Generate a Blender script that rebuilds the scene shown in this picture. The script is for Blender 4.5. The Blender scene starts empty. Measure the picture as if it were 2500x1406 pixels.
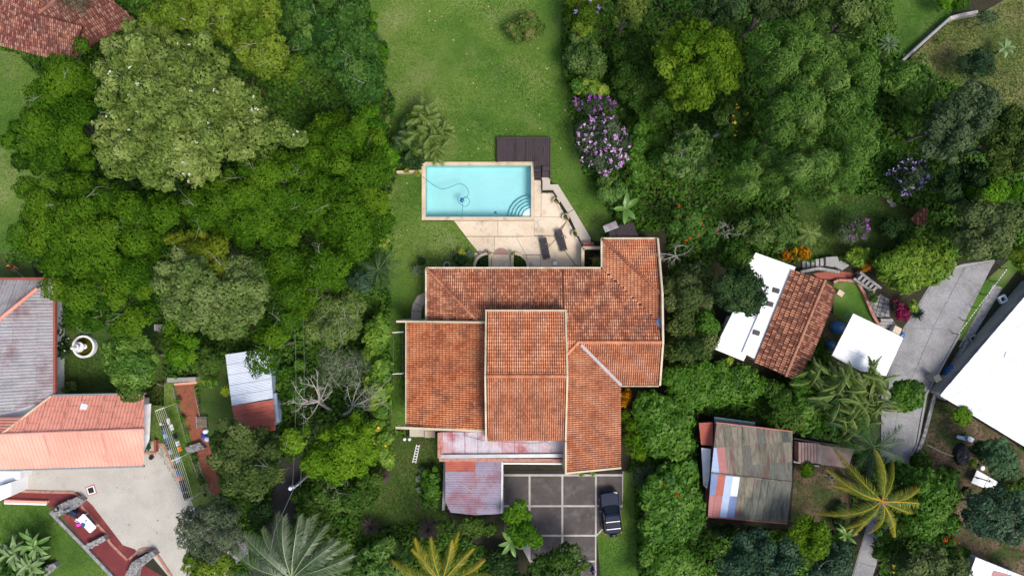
import bpy, math, random
import numpy as np
from mathutils import Matrix, Vector
R = math.radians
rng = np.random.default_rng(7)
random.seed(7)
C = bpy.context.scene.collection
sc = bpy.context.scene

# ------------------------------------------------------------------ camera, sky, sun, exposure
S, H, CX, CY = 27.0, 64.0, 1250.0, 703.0            # pixels per metre on the ground, flying height, picture centre
cam = bpy.data.cameras.new('camera'); cam.sensor_width = 36; cam.lens = 36*H/(2500/S); cam.clip_end = 2000; cam.clip_start = .5
co = bpy.data.objects.new('camera', cam); C.objects.link(co); co.location = (0, 0, H); sc.camera = co
SUN_EL, SUN_AZ = 60, 136                            # azimuth clockwise from +Y
w = bpy.data.worlds.new('World'); sc.world = w; w.use_nodes = True
nt = w.node_tree; nt.nodes.clear()
sky = nt.nodes.new('ShaderNodeTexSky'); sky.sky_type = 'NISHITA'; sky.sun_disc = False
sky.sun_elevation = R(SUN_EL); sky.sun_rotation = R(SUN_AZ); sky.air_density = 1.0; sky.dust_density = 3.0; sky.ozone_density = .6
bg = nt.nodes.new('ShaderNodeBackground'); bg.inputs[1].default_value = .11
wo = nt.nodes.new('ShaderNodeOutputWorld'); nt.links.new(sky.outputs[0], bg.inputs[0]); nt.links.new(bg.outputs[0], wo.inputs[0])
sl = bpy.data.lights.new('sun', 'SUN'); sl.energy = 1.5; sl.angle = R(20); sl.color = (1, .95, .87)
so = bpy.data.objects.new('sun', sl); C.objects.link(so)
sd = Vector((math.sin(R(SUN_AZ))*math.cos(R(SUN_EL)), math.cos(R(SUN_AZ))*math.cos(R(SUN_EL)), math.sin(R(SUN_EL))))
so.rotation_euler = sd.to_track_quat('Z', 'Y').to_euler(); so.location = (0, 0, 90)
sc.view_settings.view_transform = 'Standard'; sc.view_settings.look = 'None'; sc.view_settings.gamma = 1
sc.view_settings.use_curve_mapping = False; sc.view_settings.exposure = 0.98
sc.cycles.max_bounces = 6; sc.cycles.transparent_max_bounces = 8

# ------------------------------------------------------------------ helpers
def G(px, py, z=0.0):
    k = (1-z/H)/S
    return ((px-CX)*k, -(py-CY)*k, z)
def GP(pts, z=0.0): return [G(x, y, z)[:2] for x, y in pts]
def plane3(*p):                                     # plane z = a+bx+cy through three (px,py,z)
    A = np.array([G(*q) for q in p]); m = np.c_[np.ones(3), A[:, 0], A[:, 1]]
    return tuple(np.linalg.solve(m, A[:, 2]))
def PP(pts, pl):                                    # picture outline laid onto a plane
    o = []
    for px, py in pts:
        x, y = (px-CX)/S, -(py-CY)/S; s = (H-pl[0])/(H+pl[1]*x+pl[2]*y)
        o.append((x*s, y*s))
    return o
def pz(pl, x, y): return pl[0]+pl[1]*x+pl[2]*y
def area2(P): return sum(P[i][0]*P[(i+1) % len(P)][1]-P[(i+1) % len(P)][0]*P[i][1] for i in range(len(P)))
def clip(P, nx, ny, d):                             # keep nx*x+ny*y <= d
    out = []
    for i in range(len(P)):
        a, b = P[i], P[(i+1) % len(P)]
        fa, fb = nx*a[0]+ny*a[1]-d, nx*b[0]+ny*b[1]-d
        if fa <= 0: out.append(a)
        if fa*fb < 0:
            t = fa/(fa-fb); out.append((a[0]+(b[0]-a[0])*t, a[1]+(b[1]-a[1])*t))
    return out
def clip_pl(P, me, other, lower=True):              # keep where my plane is below (hip) / above (valley) the other
    s = 1 if lower else -1
    return clip(P, s*(me[1]-other[1]), s*(me[2]-other[2]), s*(other[0]-me[0]))
def inside(P, X, Y):
    P = np.asarray(P); r = np.zeros(len(X), bool); n = len(P)
    for i in range(n):
        x1, y1 = P[i]; x2, y2 = P[(i+1) % n]
        if y1 == y2: continue
        c = ((y1 > Y) != (y2 > Y)) & (X < (x2-x1)*(Y-y1)/(y2-y1)+x1); r ^= c
    return r
def edged(P, X, Y):
    P = np.asarray(P, float); d = np.full(len(X), 1e9); n = len(P)
    for i in range(n):
        a, b = P[i], P[(i+1) % n]; ab = b-a; L = (ab**2).sum()+1e-9
        t = np.clip(((X-a[0])*ab[0]+(Y-a[1])*ab[1])/L, 0, 1)
        d = np.minimum(d, np.hypot(X-a[0]-t*ab[0], Y-a[1]-t*ab[1]))
    return d

class MB:
    def __init__(s): s.v = []; s.f = []
    def add(s, V, F):
        o = len(s.v); s.v += [tuple(p) for p in V]; s.f += [tuple(i+o for i in f) for f in F]; return s
    def prism(s, P, z0, z1, top=None):              # polygon (world xy) z0..z1; z's may be numbers or callables
        P = list(P)
        if area2(P) < 0: P = P[::-1]
        n = len(P); g = lambda z, p: z(*p) if callable(z) else z
        V = [(x, y, g(z0, (x, y))) for x, y in P]+[(x, y, g(z1, (x, y))) for x, y in P]
        return s.add(V, [tuple(range(n-1, -1, -1)), tuple(range(n, 2*n))]+[(i, (i+1) % n, n+(i+1) % n, n+i) for i in range(n)])
    def box(s, x, y, z, dx, dy, dz, rot=0):         # centre xy, bottom z
        c, q = math.cos(rot), math.sin(rot)
        P = [(x+a*c-b*q, y+a*q+b*c) for a, b in ((-dx/2, -dy/2), (dx/2, -dy/2), (dx/2, dy/2), (-dx/2, dy/2))]
        return s.prism(P, z, z+dz)
    def fin(s, pts, th, zb):                        # wall with its top along a 3-D polyline
        for p, q in zip(pts[:-1], pts[1:]):
            dx, dy = q[0]-p[0], q[1]-p[1]; L = math.hypot(dx, dy) or 1; nx, ny = -dy/L*th/2, dx/L*th/2
            b0 = zb if not callable(zb) else zb(p); b1 = zb if not callable(zb) else zb(q)
            V = [(p[0]+nx, p[1]+ny, b0), (p[0]-nx, p[1]-ny, b0), (q[0]-nx, q[1]-ny, b1), (q[0]+nx, q[1]+ny, b1),
                 (p[0]+nx, p[1]+ny, p[2]), (p[0]-nx, p[1]-ny, p[2]), (q[0]-nx, q[1]-ny, q[2]), (q[0]+nx, q[1]+ny, q[2])]
            s.add(V, [(0, 3, 2, 1), (4, 5, 6, 7), (0, 1, 5, 4), (1, 2, 6, 5), (2, 3, 7, 6), (3, 0, 4, 7)])
        return s
    def tube(s, pts, r, n=6, caps=True):
        pts = [Vector(p) for p in pts]; m = len(pts)
        rr = r if hasattr(r, '__len__') else [r]*m
        V = []; up = Vector((0.13, 0.21, 1))
        for i, p in enumerate(pts):
            t = (pts[min(i+1, m-1)]-pts[max(i-1, 0)])
            t = t.normalized() if t.length > 1e-6 else Vector((0, 0, 1))
            u = up if abs(t.z) < .9 else Vector((1, .1, 0))
            a = t.cross(u).normalized(); b = t.cross(a)
            for k in range(n):
                q = 2*math.pi*k/n; V.append(p+a*(rr[i]*math.cos(q))+b*(rr[i]*math.sin(q)))
        F = [(i*n+k, (i+1)*n+k, (i+1)*n+(k+1) % n, i*n+(k+1) % n) for i in range(m-1) for k in range(n)]
        if caps: F += [tuple(range(n)), tuple(range((m-1)*n+n-1, (m-1)*n-1, -1))]
        return s.add(V, F)
    def lathe(s, x, y, prof, n=20):                 # prof [(r,z)]
        V = [(x+r*math.cos(2*math.pi*k/n), y+r*math.sin(2*math.pi*k/n), z) for r, z in prof for k in range(n)]
        m = len(prof)
        F = [(i*n+k, i*n+(k+1) % n, (i+1)*n+(k+1) % n, (i+1)*n+k) for i in range(m-1) for k in range(n)]
        if prof[0][0] > 1e-4: F.append(tuple(range(n-1, -1, -1)))
        F.append(tuple(range((m-1)*n, m*n)))
        return s.add(V, F)
    def build(s, name, m, parent=None, smooth=False, kind=None, label=None):
        return mesh_obj(name, s.v, s.f, m, parent, smooth, kind, label)

def wbase(o):
    x = Vector((0, 0, 0))
    while o is not None: x = x+o.location; o = o.parent
    return x
def mesh_obj(name, V, F, m, parent=None, smooth=False, kind=None, label=None):
    V = np.asarray(V, float).reshape(-1, 3)
    if parent is not None: b = np.array(wbase(parent))
    else: b = np.array([(V[:, 0].min()+V[:, 0].max())/2, (V[:, 1].min()+V[:, 1].max())/2, V[:, 2].min()])
    me = bpy.data.meshes.new(name); me.from_pydata((V-b).tolist(), [], F); me.update()
    if smooth: me.polygons.foreach_set('use_smooth', [True]*len(me.polygons))
    me.materials.append(m)
    o = bpy.data.objects.new(name, me); C.objects.link(o)
    if parent is not None: o.parent = parent
    else: o.location = b
    o['tv'] = random.random()
    if kind: o['kind'] = kind
    if label: o['label'] = label
    return o
def quads_obj(name, V, m, tint, parent=None, kind=None, nv=4):
    """V: (n,4,3) quads with a tint per face"""
    n = len(V); W = V.reshape(-1, 3)
    if parent is not None: b = np.array(wbase(parent))
    else: b = np.array([W[:, 0].mean(), W[:, 1].mean(), W[:, 2].min()])
    me = bpy.data.meshes.new(name); me.vertices.add(n*nv); me.vertices.foreach_set('co', (W-b).astype(np.float32).ravel())
    me.loops.add(n*nv); me.loops.foreach_set('vertex_index', np.arange(n*nv, dtype=np.int32))
    me.polygons.add(n); me.polygons.foreach_set('loop_start', np.arange(0, n*nv, nv, dtype=np.int32))
    me.update(calc_edges=True)
    at = me.attributes.new('tint', 'FLOAT', 'FACE'); at.data.foreach_set('value', np.asarray(tint, np.float32))
    me.materials.append(m)
    o = bpy.data.objects.new(name, me); C.objects.link(o)
    if parent is not None: o.parent = parent
    else: o.location = b
    if kind: o['kind'] = kind
    return o
def tag(o, label, cat, group=None):
    o['label'] = label; o['category'] = cat
    if group: o['group'] = group
    return o
def thing(name, label, cat, loc, group=None):
    o = bpy.data.objects.new(name, None); C.objects.link(o); o.location = loc; o.empty_display_size = .3
    return tag(o, label, cat, group)
def struct(name, mb, m, parent=None): 
    o = mb.build(name, m, parent)
    if parent is None: o['kind'] = 'structure'
    return o
def copy_tree(o, loc=None, rz=None, parent=None, label=None):
    c = o.copy(); C.objects.link(c)
    if parent is not None: c.parent = parent
    if loc is not None: c.location = loc
    if rz is not None: c.rotation_euler = (0, 0, rz)
    if label: c['label'] = label
    for ch in list(o.children): copy_tree(ch, parent=c)
    return c

# ------------------------------------------------------------------ materials
def lerp(a, b, t): return tuple(x+(y-x)*t for x, y in zip(a, b))
def M(name, cols, scale=.6, fine=8.0, fine_amt=.35, rough=.8, bump=0.0, spec=.3, metal=0.0, detail=6, stain=None, stain_scale=.35, stain_lo=.55, stain_hi=.72, rnd=0.0, coat=0.0, stretch=None):
    m = bpy.data.materials.new(name); m.use_nodes = True; t = m.node_tree; N = t.nodes; L = t.links
    bs = N['Principled BSDF']; bs.inputs['Roughness'].default_value = rough; bs.inputs['Metallic'].default_value = metal
    bs.inputs['Specular IOR Level'].default_value = spec; bs.inputs['Coat Weight'].default_value = coat
    g = N.new('ShaderNodeNewGeometry'); pos = g.outputs['Position']
    if stretch:
        sv = N.new('ShaderNodeVectorMath'); sv.operation = 'MULTIPLY'; L.new(pos, sv.inputs[0]); sv.inputs[1].default_value = stretch; pos = sv.outputs[0]
    def noise(sca, det=detail, ro=.55):
        n = N.new('ShaderNodeTexNoise'); n.inputs['Scale'].default_value = sca; n.inputs['Detail'].default_value = det; n.inputs['Roughness'].default_value = ro
        L.new(pos, n.inputs['Vector']); return n.outputs['Fac']
    r = N.new('ShaderNodeValToRGB'); e = r.color_ramp.elements
    k = len(cols)
    while len(e) < k: e.new(.5)
    for i, c in enumerate(cols): e[i].position = .3+.4*i/max(k-1, 1); e[i].color = (*c, 1)
    fac = noise(scale)
    if rnd:
        oi = N.new('ShaderNodeAttribute'); oi.attribute_type = 'OBJECT'; oi.attribute_name = 'tv'; og = N.new('ShaderNodeAttribute'); og.attribute_name = 'tv'
        ad = N.new('ShaderNodeMath'); ad.operation = 'ADD'; L.new(oi.outputs['Fac'], ad.inputs[0]); L.new(og.outputs['Fac'], ad.inputs[1])
        ma = N.new('ShaderNodeMath'); ma.operation = 'MULTIPLY_ADD'
        L.new(ad.outputs[0], ma.inputs[0]); ma.inputs[1].default_value = rnd
        m2 = N.new('ShaderNodeMath'); m2.operation = 'SUBTRACT'; L.new(fac, m2.inputs[0]); m2.inputs[1].default_value = rnd/2
        L.new(m2.outputs[0], ma.inputs[2]); fac = ma.outputs[0]
    L.new(fac, r.inputs[0]); col = r.outputs[0]
    if fine_amt:
        f = noise(fine, 3, .7); mr = N.new('ShaderNodeMapRange'); mr.inputs[1].default_value = .25; mr.inputs[2].default_value = .75
        mr.inputs[3].default_value = 1-fine_amt; mr.inputs[4].default_value = 1+fine_amt; L.new(f, mr.inputs[0])
        mx = N.new('ShaderNodeVectorMath'); mx.operation = 'SCALE'; L.new(col, mx.inputs[0]); L.new(mr.outputs[0], mx.inputs['Scale']); col = mx.outputs[0]
    if stain:
        sr = N.new('ShaderNodeMapRange'); sr.inputs[1].default_value = stain_lo; sr.inputs[2].default_value = stain_hi; L.new(noise(stain_scale, 8, .65), sr.inputs[0])
        mi = N.new('ShaderNodeMixRGB'); L.new(sr.outputs[0], mi.inputs[0]); L.new(col, mi.inputs[1]); mi.inputs[2].default_value = (*stain, 1); col = mi.outputs[0]
    L.new(col, bs.inputs['Base Color'])
    if bump:
        b = N.new('ShaderNodeBump'); b.inputs['Strength'].default_value = bump; b.inputs['Distance'].default_value = .05
        L.new(noise(fine*1.3, 4, .7), b.inputs['Height']); L.new(b.outputs[0], bs.inputs['Normal'])
    return m
def LM(name, cols, rough=.75, trans=.25, spec=.06):   # leaf material: colour by each leaf's own tint
    m = bpy.data.materials.new(name); m.use_nodes = True; t = m.node_tree; N = t.nodes; L = t.links
    bs = N['Principled BSDF']; bs.inputs['Roughness'].default_value = rough; bs.inputs['Specular IOR Level'].default_value = spec
    a = N.new('ShaderNodeAttribute'); a.attribute_name = 'tint'
    r = N.new('ShaderNodeValToRGB'); e = r.color_ramp.elements; k = len(cols)
    while len(e) < k: e.new(.5)
    for i, c in enumerate(cols): e[i].position = i/max(k-1, 1); e[i].color = (*c, 1)
    L.new(a.outputs['Fac'], r.inputs[0]); L.new(r.outputs[0], bs.inputs['Base Color'])
    tr = N.new('ShaderNodeBsdfTranslucent'); L.new(r.outputs[0], tr.inputs[0])
    mx = N.new('ShaderNodeMixShader'); mx.inputs[0].default_value = trans
    L.new(bs.outputs[0], mx.inputs[1]); L.new(tr.outputs[0], mx.inputs[2]); L.new(mx.outputs[0], N['Material Output'].inputs[0])
    return m
def PM(name, c, rough=.6, spec=.3, metal=0, var=.12): return M(name, [tuple(x*(1-var) for x in c), tuple(min(1, x*(1+var)) for x in c)], scale=1.5, fine=20, fine_amt=.1, rough=rough, spec=spec, metal=metal)

m_soil = M('soil', [(.012, .014, .007), (.03, .026, .014), (.02, .03, .01)], .5, 6, .5, .95, .4)
m_lawn = M('lawn_grass', [(.026, .076, .006), (.055, .125, .012), (.1, .165, .025), (.17, .205, .065)], .15, 7, .35, .9, .5, stain=(.16, .185, .065), stain_scale=.19, stain_lo=.53, stain_hi=.72)
m_lawn2 = M('dry_lawn', [(.05, .085, .014), (.1, .12, .03), (.15, .135, .05)], .25, 6, .35, .9, .5, stain=(.14, .1, .055), stain_scale=.3)
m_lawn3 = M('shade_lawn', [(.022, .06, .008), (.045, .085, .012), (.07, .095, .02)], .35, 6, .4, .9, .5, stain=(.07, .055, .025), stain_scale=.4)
m_dirt = M('bare_dirt', [(.05, .036, .022), (.13, .085, .055), (.17, .12, .08)], .6, 6, .4, .95, .5, stain=(.04, .06, .014), stain_scale=.4, stain_lo=.44, stain_hi=.6)
m_cream = M('cream_paint', [(.48, .385, .26), (.6, .495, .35)], .8, 9, .08, .75, stain=(.3, .23, .16), stain_scale=1.1, stain_lo=.53, stain_hi=.75)
m_terr = M('terrace_concrete', [(.5, .4, .28), (.62, .51, .38), (.67, .57, .45)], .35, 7, .13, .8, .12, stain=(.22, .19, .145), stain_scale=.6, stain_lo=.53, stain_hi=.75)
m_terr2 = M('ledge_concrete', [(.4, .35, .29), (.48, .43, .36)], .5, 8, .1, .8, .1, stain=(.3, .27, .22), stain_scale=.6, stain_lo=.62, stain_hi=.85)
m_crack = PM('joint_line', (.22, .17, .12), .9)
m_tile = M('terracotta_tile', [(.35, .12, .056), (.52, .2, .1), (.62, .295, .165)], .8, 14, .25, .75, .15, rnd=.2, stain=(.2, .085, .05), stain_scale=1.3, stain_lo=.56, stain_hi=.8)
m_tile_wing = M('orange_wing_tile', [(.32, .09, .036), (.5, .17, .072), (.57, .235, .11)], .8, 14, .3, .75, .15, rnd=.22, stain=(.12, .045, .03), stain_scale=.7, stain_lo=.52, stain_hi=.74)
m_tile_old = M('weathered_tile', [(.24, .083, .045), (.4, .15, .08), (.56, .265, .155)], .8, 14, .4, .8, .15, rnd=.3, stain=(.15, .055, .035), stain_scale=.9, stain_lo=.5, stain_hi=.7)
m_pan = M('pan_tile', [(.07, .024, .014), (.13, .045, .024)], 1.2, 12, .4, .85, .1)  # grimy pans, darkened so shade between cover tiles and rows sits in the colour
m_tile_b = M('brown_tile', [(.12, .045, .03), (.24, .095, .06), (.36, .16, .095)], 1.5, 14, .4, .8, .15, rnd=.8)
m_tile_r = M('red_old_tile', [(.14, .045, .04), (.23, .08, .062), (.3, .12, .08), (.36, .2, .15)], 1.2, 12, .4, .8, .15, rnd=.6, stain=(.1, .06, .06), stain_scale=.8)
m_grey = M('concrete_grey', [(.24, .235, .225), (.33, .325, .315)], .5, 8, .16, .85, .15, stain=(.16, .155, .15), stain_scale=.5, stain_lo=.55, stain_hi=.8)
m_road = M('road_concrete', [(.18, .178, .178), (.245, .243, .247), (.3, .3, .307)], .4, 8, .3, .85, .3, stain=(.15, .148, .145), stain_scale=.7, stain_lo=.54, stain_hi=.75)
m_asph = M('asphalt', [(.018, .016, .017), (.034, .03, .03)], .6, 10, .3, .9, .2)
m_drive = M('driveway_slab', [(.062, .052, .05), (.085, .074, .072)], .6, 9, .22, .85, .2, stain=(.15, .135, .125), stain_scale=.9, stain_lo=.5, stain_hi=.78)
m_mortar = M('pale_mortar', [(.34, .31, .28), (.45, .42, .38)], 1, 10, .2, .85)
m_gravel = M('pale_gravel', [(.36, .34, .3), (.44, .415, .365)], .5, 11, .2, .9, .4, stain=(.3, .285, .25), stain_scale=.8, stain_lo=.55, stain_hi=.85)
m_white = M('white_roof_paint', [(.72, .74, .76), (.82, .83, .84)], .3, 8, .05, .6, stain=(.5, .49, .46), stain_scale=.9, stain_lo=.62, stain_hi=.85)
m_whitewall = PM('white_wall', (.74, .75, .77), .7)
m_brick = M('red_brick', [(.27, .1, .075), (.4, .19, .14), (.36, .22, .17)], 3, 20, .3, .85, .2)
m_redfloor = M('oxide_red_floor', [(.12, .02, .022), (.17, .032, .03)], .7, 9, .15, .6, .05, stain=(.2, .055, .045), stain_scale=.7)
m_redpath = M('red_path', [(.23, .06, .04), (.3, .085, .06)], .6, 9, .15, .75, .1, stain=(.15, .045, .035), stain_scale=.6)
m_stone = M('wall_stone', [(.13, .13, .13), (.24, .235, .235), (.33, .32, .31)], 3, 12, .35, .85, .3, rnd=.3)
m_dark = PM('dark_metal', (.02, .02, .022), .5, .4)
m_steel = PM('grey_steel', (.32, .33, .34), .4, .4, .6)
m_deck = M('dark_wood', [(.03, .021, .023), (.052, .037, .04), (.042, .031, .036)], 1.5, 14, .25, .7, .15, rnd=.4)
m_wood = M('grey_wood', [(.13, .11, .085), (.24, .2, .16)], 3, 14, .3, .85, .2, rnd=.4)
m_bark = M('bark', [(.1, .085, .065), (.2, .175, .145)], 2, 10, .3, .9, .3)
m_pale = M('pale_bark', [(.3, .275, .24), (.45, .43, .39)], 2, 12, .25, .85, .2)
m_pink = M('pink_metal_roof', [(.62, .27, .2), (.72, .36, .28)], .35, 6, .06, .5, spec=.4, stain=(.42, .15, .1), stain_scale=.6, stain_lo=.6, stain_hi=.9)
m_pinktile = M('salmon_tile_sheet', [(.56, .215, .15), (.66, .29, .215)], .5, 7, .12, .55, spec=.4, stain=(.36, .1, .07), stain_scale=.8, stain_lo=.58, stain_hi=.85)
m_fib = M('fibre_cement', [(.24, .235, .24), (.32, .31, .325), (.29, .25, .265)], .5, 9, .25, .85, .15, rnd=.2, stain=(.2, .13, .14), stain_scale=.45, stain_lo=.5, stain_hi=.66)
m_corrpink = M('pinkish_corrugated', [(.36, .32, .37), (.48, .43, .46), (.44, .27, .29)], .9, 6, .12, .55, spec=.3, stain=(.33, .1, .1), stain_scale=.7, stain_lo=.52, stain_hi=.68, rnd=.3)
m_corrpurp = M('purplish_corrugated', [(.2, .175, .235), (.27, .235, .3), (.27, .16, .19)], .5, 6, .15, .55, spec=.3, stain=(.2, .055, .06), stain_scale=.3, stain_lo=.48, stain_hi=.66, rnd=.2)
m_corrw = M('white_corrugated', [(.52, .58, .68), (.64, .68, .74)], .6, 8, .06, .4, spec=.5)
m_corrred = M('red_corrugated', [(.32, .07, .045), (.42, .12, .08)], .6, 8, .12, .55, spec=.4, stain=(.2, .05, .04), stain_scale=.8)
m_rust = M('mossy_rust_sheet', [(.1, .088, .064), (.165, .152, .112), (.22, .2, .15), (.2, .125, .105)], 1.6, 5, .4, .85, .2, rnd=.25, stretch=(1.6, .22, 1), stain=(.15, .075, .075), stain_scale=1.3, stain_lo=.53, stain_hi=.68)
m_rust2 = M('mossy_green_sheet', [(.075, .082, .068), (.12, .125, .104), (.14, .138, .118), (.125, .098, .085)], 1.6, 5, .4, .85, .2, rnd=.2, stretch=(1.6, .22, 1))
m_rustpink = M('faded_pink_sheet', [(.36, .15, .14), (.45, .2, .19)], .7, 9, .15, .7)
m_bluesheet = M('pale_blue_sheet', [(.32, .4, .56), (.42, .5, .64)], .6, 9, .1, .5)
m_bluesheet2 = M('blue_sheet', [(.12, .17, .32), (.2, .26, .42)], .6, 9, .15, .5)
m_teal = PM('teal_sheet', (.08, .13, .15), .6)
m_blue = PM('blue_plastic', (.01, .09, .26), .3, .5)
m_black = PM('black_plastic', (.015, .015, .018), .5, .4)
m_navy = PM('navy_cloth', (.015, .03, .07), .8)
m_skin = PM('skin', (.3, .16, .1), .6)
m_hair = PM('dark_hair', (.015, .01, .008), .6)
m_redcloth = PM('maroon_cloth', (.18, .012, .022), .85)
m_yellow = PM('yellow_cloth', (.5, .36, .02), .85)
m_olivecl = PM('mustard_cloth', (.24, .2, .02), .85)
m_bluecl = PM('blue_cloth', (.03, .03, .16), .85)
m_slat = PM('white_metal', (.75, .75, .75), .45, .4)
m_basin = M('pool_plaster', [(.35, .59, .61), (.41, .64, .65)], .4, 6, .05, .7)
m_basinstep = PM('pool_step_plaster', (.37, .6, .62), .7, var=.03); m_stepedge = PM('step_edge_tile', (.14, .38, .42), .6)
m_hose = PM('teal_hose', (.02, .2, .27), .5)
def water_mat(name, tint, fres=1.33):
    m = bpy.data.materials.new(name); m.use_nodes = True; t = m.node_tree; N = t.nodes; L = t.links; N.remove(N['Principled BSDF'])
    tr = N.new('ShaderNodeBsdfTransparent'); tr.inputs[0].default_value = (*tint, 1)
    gl = N.new('ShaderNodeBsdfGlossy'); gl.inputs['Roughness'].default_value = .03
    fr = N.new('ShaderNodeFresnel'); fr.inputs[0].default_value = fres
    no = N.new('ShaderNodeTexNoise'); no.inputs['Scale'].default_value = 2.5; no.inputs['Detail'].default_value = 3
    b = N.new('ShaderNodeBump'); b.inputs['Strength'].default_value = .15; b.inputs['Distance'].default_value = .03
    L.new(no.outputs[0], b.inputs['Height']); L.new(b.outputs[0], gl.inputs['Normal']); L.new(b.outputs[0], fr.inputs['Normal'])
    mx = N.new('ShaderNodeMixShader'); L.new(fr.outputs[0], mx.inputs[0]); L.new(tr.outputs[0], mx.inputs[1]); L.new(gl.outputs[0], mx.inputs[2])
    L.new(mx.outputs[0], N['Material Output'].inputs[0]); return m
m_water = water_mat('pool_water', (.84, .97, .98)); m_pond = water_mat('pond_water', (.5, .5, .25))
m_glass = PM('dark_glass', (.008, .02, .03), .2, .3)
# ------------------------------------------------------------------ paving, sheet roofs, tile roofs
def axes(d):
    L = math.hypot(*d); v = (d[0]/L, d[1]/L); return (v[1], -v[0]), v     # across, along
def cells(P, d, wu, wv, off=(0, 0), jit=0.0):
    """cut a convex polygon into cells along direction d (world)"""
    u, v = axes(d); U = [p[0]*u[0]+p[1]*u[1] for p in P]; Vv = [p[0]*v[0]+p[1]*v[1] for p in P]
    out = []; a0 = min(U)-off[0]; b0 = min(Vv)-off[1]
    na = int((max(U)-a0)/wu+.999); nb = int((max(Vv)-b0)/wv+.999)
    for i in range(na):
        Q = clip(clip(P, u[0], u[1], a0+(i+1)*wu), -u[0], -u[1], -(a0+i*wu))
        if len(Q) < 3: continue
        for j in range(nb):
            T = clip(clip(Q, v[0], v[1], b0+(j+1)*wv), -v[0], -v[1], -(b0+j*wv))
            if len(T) >= 3 and abs(area2(T))/2 > .02: out.append((i, j, T))
    return out
def inset(P, g):
    if area2(P) < 0: P = P[::-1]
    Q = P
    for i in range(len(P)):
        a, b = P[i], P[(i+1) % len(P)]; dx, dy = b[0]-a[0], b[1]-a[1]; L = math.hypot(dx, dy)
        if L < 1e-6: continue
        nx, ny = dy/L, -dx/L
        Q = clip(Q, nx, ny, nx*a[0]+ny*a[1]-g)
        if len(Q) < 3: return []
    return Q
def slabs(parent, P, d, wu, wv, gap, z0, z1, mats, name='slab', off=(0, 0), jit=.006):
    for i, j, T in cells(P, d, wu, wv, off):
        T = inset(T, gap/2)
        if len(T) < 3 or abs(area2(T)) < .03: continue
        MB().prism(T, z0, z1+random.uniform(-jit, jit)).build(name, random.choice(mats) if isinstance(mats, list) else mats, parent)
def ribbed(P, pl, v, pitch, amp, kind='sine', lift=0.0):
    """corrugated sheet over convex polygon P, ribs along v"""
    u = (v[1], -v[0]); U = [p[0]*u[0]+p[1]*u[1] for p in P]; u0, u1 = min(U)+.004, max(U)-.004
    k = 6 if kind == 'sine' else 5
    base = math.floor(u0/pitch); us = [u0]
    fr = [i/k for i in range(k)] if kind == 'sine' else [0, .1, .22, .32, .66]
    for i in range(int((u1-u0)/pitch)+3):
        for f in fr:
            x = (base+i+f)*pitch
            if u0 < x < u1: us.append(x)
    us.append(u1)
    V, F = [], []
    for x in us:
        ts = []
        for i in range(len(P)):
            a, b = P[i], P[(i+1) % len(P)]; ua, ub = a[0]*u[0]+a[1]*u[1]-x, b[0]*u[0]+b[1]*u[1]-x
            if ua*ub <= 0 and ua != ub:
                t = ua/(ua-ub); q = (a[0]+(b[0]-a[0])*t, a[1]+(b[1]-a[1])*t); ts.append(q[0]*v[0]+q[1]*v[1])
        if len(ts) < 2: continue
        ph = (x/pitch) % 1
        h = amp*math.sin(2*math.pi*ph) if kind == 'sine' else amp*(1 if .1 <= ph < .22 else 0)
        for s in (min(ts), max(ts)):
            X, Y = u[0]*x+v[0]*s, u[1]*x+v[1]*s; V.append((X, Y, pz(pl, X, Y)+h+lift))
    F = [(2*i, 2*i+1, 2*i+3, 2*i+2) for i in range(len(V)//2-1)]
    return V, F
def sheet_roof(parent, P, pl, v, sw, sl_, pitch, amp, mats, kind='sine', name='sheet', off=(0, 0), step=.012):
    k = math.hypot(*v); v = (v[0]/k, v[1]/k)
    for i, j, T in cells(P, v, sw, sl_, off):
        T = inset(T, .006)
        if len(T) < 3: continue
        V, F = ribbed(T, pl, v, pitch, amp, kind, step*((i+j) % 2)+random.uniform(0, .006))
        if len(V) < 4: continue
        m = mats(i, j) if callable(mats) else (random.choice(mats) if isinstance(mats, list) else mats)
        o = mesh_obj(name, V, F, m, parent)
        so_ = o.modifiers.new('thickness', 'SOLIDIFY'); so_.thickness = .012
def tile_mesh(name, m, L, r, n=6):
    V, F = [], []
    for (y, rr, z) in ((-L*.46, r*.74, -.01), (L*.4, r*.98, .03)):
        for k in range(n+1):
            q = math.pi*k/n; V.append((rr*math.cos(q), y, z+rr*.75*math.sin(q)))
    F = [(k, k+1, n+1+k+1, n+1+k) for k in range(n)]
    F.append(tuple(range(n+1, 2*n+2))[::-1])
    me = bpy.data.meshes.new(name); me.from_pydata(V, [], F); me.update(); me.materials.append(m)
    me.polygons.foreach_set('use_smooth', [True]*n+[False])
    return me, np.array(V), F
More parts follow.
